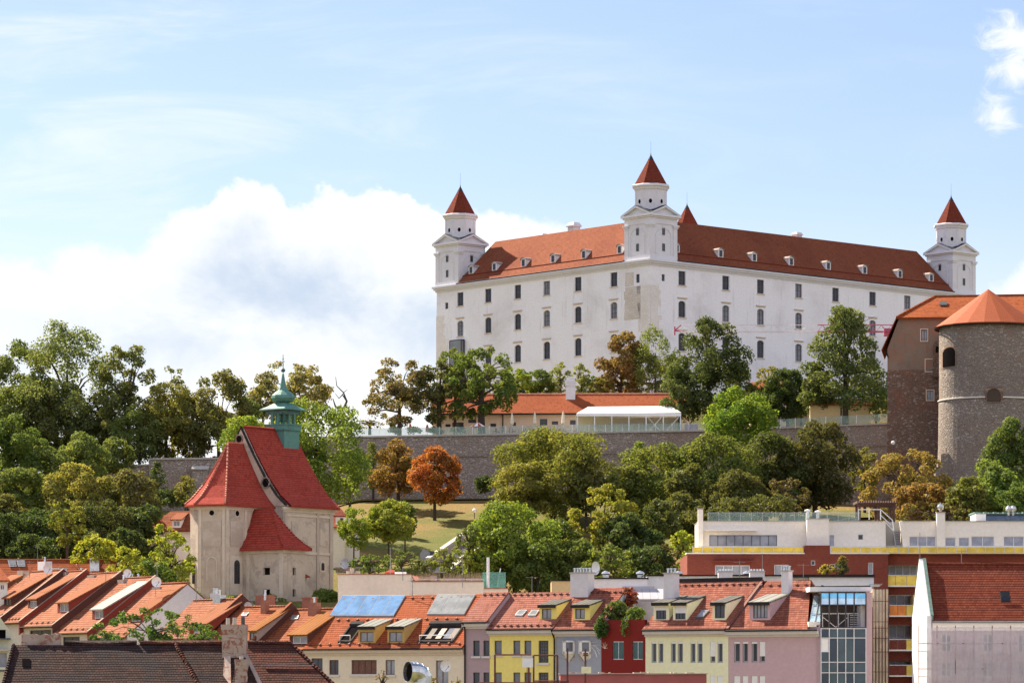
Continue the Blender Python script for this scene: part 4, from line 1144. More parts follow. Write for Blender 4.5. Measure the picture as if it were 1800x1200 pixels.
# ------------------------------------------------------------------ restaurant on the terrace
def build_restaurant():
    Y = 502.0
    A = WP(760, 735, Y); zb = 34.0
    T = Thing('restaurant', 'long low pink building with orange tile roof on the terrace', 'building', (A.x, Y, zb), radians(2))
    ze0 = T.F(1000, 723).z; x1 = T.F(1216, 720).x
    f = lambda px, py: T.F(px, py)
    holes = []
    for px0, px1, py0, py1 in ((823, 837, 737, 743), (949, 962, 736, 747), (970, 981, 740, 746), (1002, 1012, 738, 746), (1036, 1043, 737, 748), (862, 872, 744, 750), (902, 907, 742, 748), (795, 815, 742, 750), (783, 792, 745, 750)):
        p, q = f(px0, py1), f(px1, py0); holes.append((p.x, q.x, p.z, q.z))
    w_ = MB(); wall(w_, 0, x1, -2, ze0, holes, 0, .25)
    w_.face([(0, 0, -2), (0, 9, -2), (0, 9, ze0), (0, 4.5, ze0+2.4), (0, 0, ze0)]); w_.face([(x1, 0, -2), (x1, 9, -2), (x1, 9, ze0), (x1, 4.5, ze0+2.4), (x1, 0, ze0)]); w_.face([(0, 9, -2), (x1, 9, -2), (x1, 9, ze0), (0, 9, ze0)])
    w_.build('wall', 'salmon', T)
    for h in holes: window(T, (h[0]+h[1])/2, 0, h[2], h[1]-h[0], h[3]-h[2], nx=2, nz=1, fw=.07, frame='dark_frame', rec=.18)
    tp = .62; dr = 4.9
    r = MB()
    for s, y0, y1 in ((1, -.5, 4.5), (-1, 9.5, 4.5)):
        r.face([(-.3, y0, ze0-.25), (x1+.2, y0, ze0-.25), (x1+.2, y1, ze0-.25+tp*5), (-.3, y1, ze0-.25+tp*5)])
        r.face([(-.3, y0, ze0-.4), (x1+.2, y0, ze0-.4), (x1+.2, y0, ze0-.25), (-.3, y0, ze0-.25)])
    r.face([(-.3, -.5, ze0-.42), (x1+.2, -.5, ze0-.42), (x1+.2, 0, ze0-.3), (-.3, 0, ze0-.3)])
    r.build('roof', 'fire_tile', T)
    g = MB(); g.tube((-.3, -.6, ze0-.38), (x1+.2, -.6, ze0-.38), .12, n=5); p = f(884, 740); g.tube((p.x, -.12, ze0-.4), (p.x, -.12, 0), .08, n=5); g.build('gutter', 'tar', T)
    rz = ze0-.25+tp*5
    rg = MB(); rg.tube((-.3, 4.5, rz+.02), (x1+.2, 4.5, rz+.02), .16, n=6); rg.build('ridge_cap', 'ridge_tile', T)
    p = T.F(1003, 690, 3.6); c = MB(); c.box(p.x-.68, p.x+.68, 3.1, 4.3, ze0+.5, p.z+1.55); c.box(p.x-.8, p.x+.8, 2.98, 4.42, p.z+1.0, p.z+1.2); c.box(p.x-.8, p.x+.8, 2.98, 4.42, p.z+1.45, p.z+1.62)
    c.v = c.v; d = MB(); n = 8
    for k in range(n):
        a0, a1 = pi*k/n, pi*(k+1)/n
        d.slab([(p.x, 3.1, p.z+1.62), (p.x+.68*cos(a0), 3.1, p.z+1.62+.75*sin(a0)), (p.x+.68*cos(a1), 3.1, p.z+1.62+.75*sin(a1))], (0, 1.2, 0))
    ch = c.build('chimney', 'castle_trim', T); d.build('chimney_hood', 'castle_trim', ch)
    # second orange-roofed range glimpsed between the trees
    A = WP(1322, 690, 512); T2 = Thing('outbuilding', 'red-roofed range half hidden between the dark trees under the castle', 'building', (A.x, 512, 34))
    zz = A.z-34; wv = S(60, 512)
    BOX(0, wv, 0, 7, -2, zz-.1).build('wall', 'salmon', T2)
    q = MB(); q.slab([(-.3, -.4, zz-.2), (wv+.3, -.4, zz-.2), (wv+.3, 3.5, zz+1.7), (-.3, 3.5, zz+1.7)], (0, 0, .15)); q.slab([(-.3, 7.4, zz-.2), (wv+.3, 7.4, zz-.2), (wv+.3, 3.5, zz+1.7), (-.3, 3.5, zz+1.7)], (0, 0, .15)); q.build('roof', 'fire_tile', T2)
    # ochre pavilion right
    A = WP(1424, 742, 486); T3 = Thing('pavilion', 'small ochre building with low red roof behind the railing beside the tall tree trunk', 'building', (A.x, 486, 34))
    zt = WP(0, 712, 486).z-34; zr = WP(0, 706, 486).z-34; x1 = S(106, 486)
    wv = MB(); hs = [(x1*.50, x1*.53, .5, zt-.3), (x1*.1, x1*.18, .8, 2.0)]
    wall(wv, 0, x1, -2, zt, hs, 0, .2); wv.face([(0, 0, -2), (0, 5, -2), (0, 5, zt), (0, 0, zt)]); wv.face([(x1, 0, -2), (x1, 5, -2), (x1, 5, zt), (x1, 0, zt)]); wv.build('wall', 'ochre_wall', T3)
    for h in hs: window(T3, (h[0]+h[1])/2, 0, h[2], h[1]-h[0], h[3]-h[2], nx=1, nz=1)
    q = MB(); q.slab([(-.3, -.5, zt-.02), (x1+.4, -.5, zt-.02), (x1-1.2, 2.5, zt+1.0), (.9, 2.5, zt+1.0)], (0, 0, .14)); q.slab([(-.3, 5.4, zt-.02), (x1+.4, 5.4, zt-.02), (x1-1.2, 2.5, zt+1.0), (.9, 2.5, zt+1.0)], (0, 0, .14)); q.build('roof', 'castle_roof', T3)
    # marquee
    A = WP(1015, 752, 484.5); T = Thing('marquee', 'long white marquee tent with clear walls on the terrace', 'tent', (A.x, 484.5, 34.6))
    x1 = S(181, 484.5); ze = WP(0, 727, 484.5).z-34.6; zr = ze+S(15, 488); dp = 7.0
    r = MB(); r.slab([(-.1, -.2, ze), (x1+.1, -.2, ze+.1), (x1-1.2, 3.5, zr+.1), (1.6, 3.5, zr)], (0, 0, .06)); r.slab([(1.6, 3.5, zr), (x1-1.2, 3.5, zr+.1), (x1+.1, dp, ze+.1), (-.1, dp, ze)], (0, 0, .06))
    r.slab([(-.1, -.2, ze), (1.6, 3.5, zr), (-.1, dp, ze)], (0, 0, .06)); r.slab([(x1+.1, -.2, ze+.1), (x1-1.2, 3.5, zr+.1), (x1+.1, dp, ze+.1)], (0, 0, .06)); r.box(-.1, x1+.1, -.22, -.16, ze-.35, ze+.02)
    r.build('canopy', 'canvas', T)
    for i in range(7):
        x = x1*i/6; BOX(x-.07, x+.07, -.15, 0, -.8, ze).build('pole', 'white_metal', T); 
        if i % 2 == 0: BOX(x-.07, x+.07, dp-.15, dp-.01, -.8, ze).build('pole', 'white_metal', T)
    b = MB(); b.tube((x1*4/6, -.05, .1), (x1*5/6, -.05, ze-.2), .05, n=4); b.tube((x1*5/6, -.05, .1), (x1*4/6, -.05, ze-.2), .05, n=4); b.tube((x1*5/6, -.05, .1), (x1, -.05, ze-.2), .05, n=4); b.build('brace', 'white_metal', T)
    BOX(0, x1, dp-.05, dp-.02, -.8, ze).build('rear_wall', 'cream_wall', T)
    BOX(x1+.7, x1+2.5, 1, 2.4, -.8, 1.6).build('service_booth', 'mauve_booth', T)
M['mauve_booth'] = plain('purple_paint', (.25, .10, .28), .6)
build_restaurant()

# ------------------------------------------------------------------ bastion house and round tower
def build_bastion():
    Y = 456.0; zb = 18.0
    A = WP(1560, 800, Y)
    T = Thing('bastion_house', 'brown brick bastion house with orange pantile roof', 'building', (A.x, Y, zb), radians(8))
    f = lambda px, py, d=0: T.F(px, py, d)
    xr = f(1840, 600).x; ze = f(1600, 557).z; zm = f(1561, 613).z; xs = f(1581, 557).x; zj = f(1600, 650).z
    holes = []
    for a, b_, c, d in ((1619, 1630, 579, 599), (1627, 1640, 631.5, 652.5), (1629, 1641, 686, 703)):
        p, q = f(a, d), f(b_, c); holes.append((p.x, q.x, p.z, q.z))
    up = MB(); wall(up, xs, xr, zj, ze, holes[:1], 0, .25); wall(up, 0, xs, zj, zm, [], 0)
    up.face([(0, 0, zm), (xs, 0, zm), (xs, 0, ze)])
    up.face([(0, 0, zj), (0, 12, zj), (0, 12, zm), (0, 0, zm)]); up.face([(0, 0, zm), (0, 12, zm), (xs, 12, ze), (xs, 0, ze)])
    up.build('upper_wall', 'bastion', T)
    lo = MB(); wall(lo, -.02, xr, -4, zj, holes[1:], -.03, .25)
    lo.face([(-.02, -.03, -4), (-.02, 12, -4), (-.02, 12, zj), (-.02, -.03, zj)]); lo.build('lower_wall', 'bastion_brick', T)
    for h in holes:
        window(T, (h[0]+h[1])/2, 0, h[2], h[1]-h[0], h[3]-h[2], nx=2, nz=1, fw=.07, frame='dark_frame', pane='pane_pale', rec=.2)
        s = MB(); e = .12
        s.box(h[0]-e, h[1]+e, -.07, -.035, h[2]-e, h[2]); s.box(h[0]-e, h[1]+e, -.07, -.035, h[3], h[3]+e); s.box(h[0]-e, h[0], -.07, -.035, h[2], h[3]); s.box(h[1], h[1]+e, -.07, -.035, h[2], h[3])
        s.build('window_surround', 'salmon', T)
    r = MB(); tp = .9
    p = f(1643, 523, 0); zr = None
    # find the ridge: roof plane rises from the eave, ridge seen at row 522
    q = T.roof(1660, 521, ze-.1, .62, -.5)
    yr = q.y; zr = q.z; xh = T.hit(1643, 523, (0, 1, 0), yr).x
    th = Vector((0, 0, -.18))
    r.slab([(xs-.35, -.5, ze-.1), (xr, -.5, ze-.1), (xr, yr, zr), (xh, yr, zr)], th)
    r.slab([(xs-.35, -.5, ze-.1), (xh, yr, zr), (xs-.35, 2*yr+.5, ze-.1)], th)
    r.slab([(xh, yr, zr), (xr, yr, zr), (xr, 2*yr+.5, ze-.1), (xs-.35, 2*yr+.5, ze-.1)], th)
    r.slab([(-.75, -.35, zm-.3), (xs-.3, -.45, ze-.05), (xs-.3, 12, ze-.05), (-.75, 12, zm-.3)], (-.06, 0, .12))
    r.build('roof', 'orange_tile', T)
    hp = MB(); hp.tube((xs-.35, -.5, ze), (xh, yr, zr+.05), .14, n=5); hp.tube((xh, yr, zr+.03), (xr, yr, zr+.03), .14, n=5); hp.build('hip_cap', 'orange_tile', T)
    hr = T.roof(1658, 536, ze-.1, .62, -.5); s = MB(); s.slab([(hr.x-.5, hr.y-.35, hr.z-.12), (hr.x+.5, hr.y-.35, hr.z-.12), (hr.x+.5, hr.y+.45, hr.z+.4), (hr.x-.5, hr.y+.45, hr.z+.4)], (0, 0, .12)); s.build('skylight', 'dark_frame', T)
    # corner oriel at the tower side
    a, b_ = f(1640, 640, -1.2), f(1655, 640, -1.2); z0, z1 = f(1640, 662, -1.2).z, f(1640, 605, -1.2).z
    o = MB(); o.box(a.x, b_.x, -1.2, -.05, z0, z1); o.slab([(a.x, -1.2, z1), (b_.x, -1.2, z1), (b_.x, -1.2, z1+1.2)], (0, 1.1, 0)); ob = o.build('oriel', 'bastion_brick', T)
    z2 = f(1640, 617, -1.2).z
    BOX(a.x+.35, a.x+.85, -1.24, -1.19, f(0, 641, -1.2).z, f(0, 631, -1.2).z).build('niche', 'black', ob)
    d = MB(); d.tube((0-.15, -.25, zm-.4), (.1, -.25, zm-1.2), .09, n=5); d.build('downpipe', 'tar', T)
    # ---- round tower
    Yc = 448.0; cxp = 1737; c = WP(cxp, 700, Yc); R = S(87, Yc)
    T = Thing('round_tower', 'round grey stone tower with conical orange roof at the right edge', 'tower', (c.x, Yc, 18.0), 0)
    zt = WP(0, 566, Yc-R).z-18; zbnd = WP(0, 697, Yc-R).z-18; zap = WP(0, 508, Yc).z-18
    n = 56
    t = MB(); t.lathe([(R*1.10, -3), (R*1.045, 5.0), (R*1.005, zbnd-6), (R*.995, zbnd-.2)], n=n); t.lathe([(R*.985, zbnd+.05), (R*.985, zt)], n=n)
    t.build('wall', 'tower_stone', T)
    MB().lathe([(R*.99, zbnd-.14), (R*1.014, zbnd-.10), (R*1.014, zbnd+.03), (R*.98, zbnd+.08)], n=n).build('string_course', 'ashlar_pale', T)
    m = 10
    rf = MB().lathe([(R+.45, zt-.12), (R+.45, zt+.02), (0, zap)], n=m*2, a0=.1); 
    rf.face([((R+.45)*cos(.1+2*pi*i/(m*2)), (R+.45)*sin(.1+2*pi*i/(m*2)), zt-.12) for i in range(m*2)])
    rf.build('conical_roof', 'orange_cone', T)
    MB().lathe([(R+.5, zt-.3), (R+.6, zt-.1), (R+.45, zt-.1)], n=40).build('gutter', 'tar', T)
    s = MB(); q = WP(1738, 543, Yc-R*.55); x, y, z = q.x-c.x, -R*.53, q.z-18
    s.slab([(x-.45, y-.3, z-.1), (x+.45, y-.3, z-.1), (x+.45, y+.35, z+.3), (x-.45, y+.35, z+.3)], (0, 0, .2)); s.build('skylight', 'dark_frame', T)
    def arc_patch(px0, px1, py0, py1, name, mat, r, archy=True):
        """curved patch sitting on the tower surface"""
        b = MB(); k = 8
        xs_ = [WP(px0+(px1-px0)*i/k, 700, Yc-R*.85).x-c.x for i in range(k+1)]
        zb_, zt_ = WP(0, py1, Yc-R*.9).z-18, WP(0, py0, Yc-R*.9).z-18; hwid = (xs_[-1]-xs_[0])/2; rise = hwid*.9 if archy else .1
        top = [zt_-rise+rise*sqrt(max(0, 1-((x-xs_[0])/hwid-1)**2)) for x in xs_]
        for i in range(k):
            y0, y1 = -sqrt(r*r-xs_[i]**2), -sqrt(r*r-xs_[i+1]**2)
            b.face([(xs_[i], y0, zb_), (xs_[i+1], y1, zb_), (xs_[i+1], y1, top[i+1]), (xs_[i], y0, top[i])])
        return b.build(name, mat, T)
    arc_patch(1661, 1683, 605, 643, 'window_surround', 'bastion', R*.985+.04); arc_patch(1663, 1681, 607, 641, 'arched_opening', 'black', R*.985+.09)
    arc_patch(1730, 1761, 680, 708, 'niche_surround', 'bastion_brick', R*1.0+.10, False); arc_patch(1733, 1757, 683, 706, 'niche', 'bark', R*1.0+.16, True)  # bark brown paints the shaded niche onto the wall surface
    # crumbling stub of wall at its left foot
    q = WP(1640, 800, 447); b = MB(); rr = random.Random(5)
    for i in range(26):
        u = rr.random(); x = q.x+u*3.2-c.x-.6; hh = WP(0, 800+70*(1-u)*rr.random(), 446).z-18
        b.box(x-.5, x+.5, -3.4+rr.random(), -1.5, -3, hh+(u*5.5-3))
    b.build('broken_wall', 'tower_stone', T)
M['orange_cone'] = brickm('orange_slates', (.30, .064, .018), (.33, .075, .022), (.17, .035, .012), .3, .4, .02, vamt=.35, var=(.24, .05, .017))
build_bastion()

# ------------------------------------------------------------------ tower crane behind the trees
def build_crane():
    Y = 545.0; A = WP(1608, 700, Y)
    T = Thing('tower_crane', 'pale tower crane jib with red section in front of the castle', 'crane', (A.x, Y, 44))
    z0 = WP(0, 583, Y).z-44; z1 = WP(0, 571, Y).z-44
    def jib(pa, pb, mat, nm, step=2.6, r=.09):
        xa, xb = WP(pa, 0, Y).x-A.x, WP(pb, 0, Y).x-A.x; b = MB(); n = int(abs(xb-xa)/step)
        b.tube((xa, -.6, z0), (xb, -.6, z0), r); b.tube((xa, .6, z0), (xb, .6, z0), r); b.tube((xa, 0, z1), (xb, 0, z1), r)
        for i in range(n):
            x, xm, x2 = xa+(xb-xa)*i/n, xa+(xb-xa)*(i+.5)/n, xa+(xb-xa)*(i+1)/n
            for y in (-.6, .6): b.tube((x, y, z0), (xm, 0, z1), r*.55, n=4); b.tube((xm, 0, z1), (x2, y, z0), r*.55, n=4)
        return b.build(nm, mat, T)
    jib(1195, 1437, 'crane_white', 'jib', 2.6, .05); jib(1437, 1575, 'crane_red', 'counter_jib', 1.5, .075)
    xa = WP(1186, 0, Y).x-A.x; b = MB(); b.tube((xa, 0, z0+.2), (xa+1, -.6, z0), .1); b.tube((xa, 0, z0+.2), (xa+1, 0, z1), .1); b.box(xa-.1, xa+.1, -.3, .3, z0-.5, z0+.8); b.build('jib_tip', 'crane_red', T)
    x0, x1 = WP(1549, 0, Y).x-A.x, WP(1570, 0, Y).x-A.x
    BOX(x0+.4, x1-.3, -.5, .5, z0-.7, z0+.5).build('machinery', 'crane_red', T)
    xm = WP(1585, 0, Y).x-A.x; b = MB()
    for i, j in ((-1, -1), (1, -1), (1, 1), (-1, 1)): b.box(xm+i*.8-.1, xm+i*.8+.1, j*.8-.1, j*.8+.1, -2, z0)
    for k in range(14):
        z = k*z0/14; b.tube((xm-.8, -.8, z), (xm+.8, -.8, z+z0/14), .06, n=4)
    b.build('mast', 'crane_red', T)
build_crane()
# ------------------------------------------------------------------ trees
def leaf_mesh(name, P, N, S_, tint, rs):
    n = len(P)
    a = np.cross(N, rs.normal(size=(n, 3))); a /= np.linalg.norm(a, axis=1)[:, None]+1e-9
    b = np.cross(N, a)
    s = S_[:, None]
    asp = (.55+.35*rs.random(n))[:, None]
    v = np.stack([P-a*s, P-b*s*asp, P+a*s, P+b*s*asp], 1).reshape(-1, 3).astype(np.float32)
    me = bpy.data.meshes.new(name)
    me.vertices.add(4*n); me.vertices.foreach_set('co', v.ravel())
    me.loops.add(4*n); me.loops.foreach_set('vertex_index', np.arange(4*n, dtype=np.int32))
    me.polygons.add(n); me.polygons.foreach_set('loop_start', np.arange(0, 4*n, 4, dtype=np.int32))
    try: me.polygons.foreach_set('loop_total', np.full(n, 4, dtype=np.int32))
    except Exception: pass
    at = me.attributes.new('tint', 'FLOAT', 'FACE'); at.data.foreach_set('value', tint.astype(np.float32))
    me.update(calc_edges=True)
    me.materials.append(M['leaf'])
    return me
KIND = {   # lobes, lobe radius range, radial placement, cover, openness, z-squash of lobes
    'round': (60, .15, .28, .74, 1.7, .14, .85),
    'oval':  (60, .14, .26, .74, 1.6, .16, .9),
    'airy':  (90, .09, .19, .84, 1.35, .25, .8),
    'sparse': (100, .06, .13, .90, 1.0, .32, .75),
    'bush':  (22, .24, .42, .58, 1.9, .10, .9),
    'cone':  (44, .15, .27, .70, 1.8, .12, .9),
    'weep':  (40, .12, .22, .74, 1.6, .18, 1.9),
}
def crown_arrays(kind, R, H, rs, leaf):
    nl, r0, r1, pl, cover, opn, zs = KIND[kind]
    c, r = [], []
    hr = H/2
    for i in range(nl):
        d = rs.normal(size=3); d /= np.linalg.norm(d)
        if i < nl*.2: q = .35*rs.random()
        else: q = pl*(.85+.25*rs.random())
        z = d[2]*q
        if kind == 'cone':
            z = -0.85+1.75*(i+.5)/nl; w_ = max(.10, (1-(z+.85)/1.85))**.75*.80
            ang = i*2.4; rad = w_*(rs.random()**.5)
            p = np.array([cos(ang)*rad, sin(ang)*rad, z]); lr = (r0+(r1-r0)*rs.random())*(.55+.65*w_)
        else:
            # egg-shaped envelope, wider below the middle
            wf = 1.0-.22*max(0, z); p = np.array([d[0]*q*wf, d[1]*q*wf, z]); lr = r0+(r1-r0)*rs.random()
        c.append(p); r.append(lr)
    c = np.array(c); r = np.array(r)
    # uneven outline
    c[:, 2] *= 1.0
    C = c*np.array([R, R, hr]); rr = r*min(R, hr*1.15)
    area = 4*pi*(rr**2)
    N_ = int(min(24000, max(250, cover*area.sum()*.62/(leaf*leaf*.9))))
    idx = rs.choice(nl, N_, p=area/area.sum())
    d = rs.normal(size=(N_, 3)); d /= np.linalg.norm(d, axis=1)[:, None]
    d[:, 2] = np.where((d[:, 2] < -.3) & (rs.random(N_) < .5), -d[:, 2], d[:, 2])
    lump = 1+.16*np.sin(d[:, 0]*5+idx*1.7)*np.sin(d[:, 1]*5+idx*2.3)*np.sin(d[:, 2]*4+idx)
    rad = rr[idx]*(.58+.52*rs.random(N_)**.8)*lump
    sc = np.array([1, 1, zs])
    P = C[idx]+d*sc*rad[:, None]
    keep = np.ones(N_, bool)
    for j in range(nl):                       # drop leaves buried inside other lobes
        q = (P-C[j])/(rr[j]*sc)
        inside = (np.einsum('ij,ij->i', q, q) < .36) & (idx != j)
        keep &= ~(inside & (rs.random(N_) < .8))
    hole = np.sin(P[:, 0]*1.9/R*3+1)*np.sin(P[:, 1]*1.7/R*3+2)*np.sin(P[:, 2]*2.1/hr*2.6+.5)
    keep &= ~((hole > .35-opn*.5) & (rs.random(N_) < opn*2))
    P, d, idx = P[keep], d[keep], idx[keep]; n = len(P)
    hi = np.percentile(P, 99.3, axis=0); lo = np.percentile(P, .7, axis=0)
    sx = 2*R/max(hi[0]-lo[0], .1); sz_ = H/max(hi[2]-lo[2], .1); k3 = np.array([sx, sx, sz_]); mid = (hi+lo)/2; mid[1] = 0
    P = (P-mid)*k3; C = (C-mid)*k3
    N = d*1.0+rs.normal(size=(n, 3))*.75+np.array([0, 0, .25]); N /= np.linalg.norm(N, axis=1)[:, None]
    Sz = leaf*(.55+.6*rs.random(n))
    lt = rs.random(nl)
    tint = np.clip(.30+.32*lt[idx]+.38*(rs.random(n)-.3), 0, 1)
    return P, N, Sz, tint, C, rr
def tree_mesh_trunk(H0, C, zoff, R, thick, rs, nlimb, lean=0.0):
    """tapered trunk from 0 to the crown with limbs to the lobes"""
    b = MB(); top = zoff
    tr = thick
    pts = [Vector((0, 0, -1.0)), Vector((lean*.3, 0, H0*.5)), Vector((lean*.7, .1, H0))]
    radii = [tr*1.35, tr, tr*.82]
    last = Vector((lean, 0, zoff+ (C[:, 2].max() if len(C) else 0)*.35)); pts.append(last); radii.append(tr*.3)
    for i in range(len(pts)-1): b.tube(pts[i], pts[i+1], radii[i], radii[i+1], 7, False)
    order = rs.permutation(len(C))[:nlimb]
    for j in order:
        e = Vector(C[j])+Vector((0, 0, zoff)); t = .15+.75*rs.random()
        s = pts[2].lerp(last, t*.8) if e.z > pts[2].z else pts[1].lerp(pts[2], .85)
        if (e-s).length < .5: continue
        m = s.lerp(e, .5)+Vector((0, 0, (e-s).length*(.06+.1*rs.random())))
        b.tube(s, m, tr*.42, tr*.26, 5, False); b.tube(m, e, tr*.26, tr*.07, 4, False)
        for q in range(2):
            e2 = e+Vector(rs.normal(size=3)*R*.16); b.tube(m.lerp(e, .55), e2, tr*.13, tr*.04, 4, False)
    return b
NT = [0]
def tree(name, label, px, top, bot, w_, Y, col, kind='round', group=None, leaf=None, thick=None, lean=0, cat='tree', seed=None, nlimb=None, base=None, jit=.06):
    NT[0] += 1
    rs = np.random.RandomState(1000+(seed if seed is not None else NT[0]*17))
    x = (px-900)/F*Y; g = gz(x, Y) if base is None else (HZ-base)/F*Y
    zt, zb = (HZ-top)/F*Y, (HZ-bot)/F*Y
    zb = max(zb, g-.3) if cat == 'tree' else zb
    R = w_/2/F*Y; H = zt-zb
    if leaf is None: leaf = .14 if R < 2.2 else (.17 if R < 4 else .20)
    else: leaf = leaf*.8
    o = bpy.data.objects.new(name, None); COL.objects.link(o); o.location = (x, Y, g); o.empty_display_size = .5
    tag(o, label, cat, group)
    P, N, Sz, tint, C, rr = crown_arrays(kind, R*1.0, H*1.0, rs, leaf)
    off = np.array([lean, 0, (zt+zb)/2-g])
    me = leaf_mesh('crown', P+off, N, Sz, tint, rs)
    c = bpy.data.objects.new('crown', me); COL.objects.link(c); c.parent = o; c.color = (col[0]*1.06, col[1]*1.08, col[2]*1.05, 1)
    if cat == 'tree' or kind in ('sparse', 'airy'):
        if thick is None: thick = .035*R+.10
        H0 = max(.6, zb-g+H*.22)
        if nlimb is None: nlimb = {'round': 12, 'oval': 12, 'airy': 26, 'sparse': 34, 'bush': 5, 'cone': 10, 'weep': 10}[kind]
        b = tree_mesh_trunk(H0, C+np.array([lean, 0, 0]), off[2], R, thick, rs, nlimb, lean)
        b.build('trunk', 'bark', o)
    return o
OL = (.070, .088, .026); DG = (.036, .052, .018); MG = (.055, .080, .020); LG = (.105, .135, .022); YG = (.155, .165, .024)
OY = (.115, .112, .030); OR = (.20, .075, .022); RB = (.13, .060, .030); BR = (.10, .068, .028); WG = (.085, .105, .030)
G1 = 'tall trees on the hill left of the chapel'; G2 = 'trees on the restaurant terrace'; G3 = 'trees on the grass slope below the rampart'; G4 = 'dark trees on the left slope'; G5 = 'trees behind the brick apartment house'
T_ = tree
# left hill skyline
T_('ash_tree', 'tall dark tree cut by the left edge of the photo', 38, 604, 795, 125, 497, OL, 'oval', G1)
T_('ash_tree', 'tallest broad grey-green tree on the left hill skyline', 118, 572, 800, 176, 490, (.082, .100, .036), 'oval', G1, thick=.45)
T_('ash_tree', 'thin see-through tree with bare dark limbs right of the tallest tree', 226, 612, 790, 118, 486, (.082, .092, .032), 'airy', G1, thick=.38)
T_('ash_tree', 'wispy narrow tree in the dip of the left skyline', 303, 648, 780, 62, 498, (.08, .088, .03), 'airy', G1)
T_('linden_tree', 'olive-brown tree standing just left of the round dark tree', 292, 678, 808, 100, 483, OY, 'oval', G1)
T_('linden_tree', 'dense round olive tree on the skyline left of the belfry', 384, 657, 808, 112, 481, (.085, .085, .030), 'round', G1)
T_('linden_tree', 'dark leafy clump right below the thin see-through tree', 245, 715, 810, 90, 480, OL, 'oval', G1)
T_('locust_tree', 'yellow-brown feathery tree behind the belfry spire', 508, 640, 745, 140, 500, (.12, .11, .04), 'airy', G1, thick=.3)
T_('linden_tree', 'small dark tree left of the belfry behind the bright green tree', 462, 668, 770, 66, 492, (.075, .075, .03), 'airy', G1)
T_('maple_tree', 'bright green tree directly behind the belfry', 556, 706, 880, 176, 428, (.085, .115, .024), 'round', G1, thick=.34)
T_('maple_tree', 'bright green bush-like tree peeking out left of the chapel roof', 440, 735, 860, 100, 432, LG, 'round', G1)
T_('poplar_tree', 'small pale tree beside the bare dead limb right of the belfry', 615, 775, 860, 60, 440, MG, 'oval', G1)
# left slope
T_('walnut_tree', 'round mid-green tree at the left edge halfway up the slope', 22, 733, 850, 120, 452, MG, 'round', G4)
T_('walnut_tree', 'pale green round tree in front of the tallest hill tree', 143, 763, 850, 92, 456, WG, 'round', G4)
T_('walnut_tree', 'shaded tree under the tallest hill tree', 92, 790, 870, 80, 452, OL, 'oval', G4)
T_('cherry_tree', 'mottled olive tree at the left edge of the slope above the long red roof', 30, 825, 925, 110, 426, OL, 'round', G4)
T_('cherry_tree', 'large olive-gold tree on the slope left of the stone wall', 150, 818, 930, 140, 424, OY, 'round', G4)
T_('cherry_tree', 'dark brownish tree left of the small gabled house', 232, 828, 945, 100, 420, (.07, .068, .024), 'oval', G4)
T_('cypress_tree', 'small dark pointed tree in front of the stone wall behind the chapel', 274, 812, 880, 42, 455, DG, 'cone', G4)
T_('cypress_tree', 'small brownish pointed tree just left of the chapel roof edge', 326, 836, 882, 38, 450, OY, 'airy', G4)
T_('hedge', 'dark hedge clump at the foot of the stone wall left of the chapel', 300, 860, 890, 60, 452, DG, 'bush', G4, cat='bush')
T_('oak_tree', 'darkest big tree on the left slope above the solar panels', 88, 896, 990, 135, 396, DG, 'round', G4)
T_('oak_tree', 'dark tree between the gabled house and the darkest big tree', 182, 884, 985, 120, 398, (.042, .05, .018), 'round', G4)
T_('oak_tree', 'dark tree cut by the left edge just above the long red roof', 8, 905, 990, 90, 392, DG, 'round', G4)
T_('oak_tree', 'dark tree behind the yellow-green ash left of the chapel', 250, 890, 985, 90, 402, DG, 'round', G4)
T_('elm_tree', 'yellow-green tree at the right end of the long red roof', 168, 940, 1000, 84, 372, YG, 'airy', G4)
T_('elm_tree', 'small yellow-green tree above the long red roof near its middle', 118, 880, 955, 60, 385, (.10, .11, .022), 'airy', G4)
T_('elm_tree', 'yellow-green tree with thin leaves behind the row-house chimneys', 222, 962, 1045, 70, 352, YG, 'airy', G4)
T_('elm_tree', 'sunlit yellow-green ash beside the chapel choir', 296, 925, 1040, 92, 366, (.14, .16, .026), 'airy', G4)
T_('elm_tree', 'shaded lower tree between the row houses and the chapel choir', 268, 985, 1060, 80, 358, MG, 'oval', G4)
T_('acacia_tree', 'feathery dark green tree rising in front of the orange row roofs', 268, 1070, 1150, 205, 262, (.040, .070, .020), 'airy', None, base=1300, leaf=.17, thick=.12)
T_('acacia_tree', 'thin branch of green leaves over the old roof by the crumbling chimney', 355, 1098, 1150, 70, 258, (.045, .072, .020), 'sparse', None, base=1300, leaf=.15, thick=.1)
for i, (px, t, b, w_, lab) in enumerate(((330, 1036, 1075, 60, 'low green shrub at the foot of the chapel apse'), (392, 1045, 1070, 55, 'low shrub under the tall arched chapel window'), (480, 1045, 1072, 50, 'bright shrub at the foot of the chapel annex'), (572, 1035, 1068, 46, 'grassy shrub at the right foot of the chapel'))):
    T_('shrub', lab, px, t, b, w_, 372, (.075, .10, .022), 'bush', 'shrubs round the foot of the chapel', cat='bush')
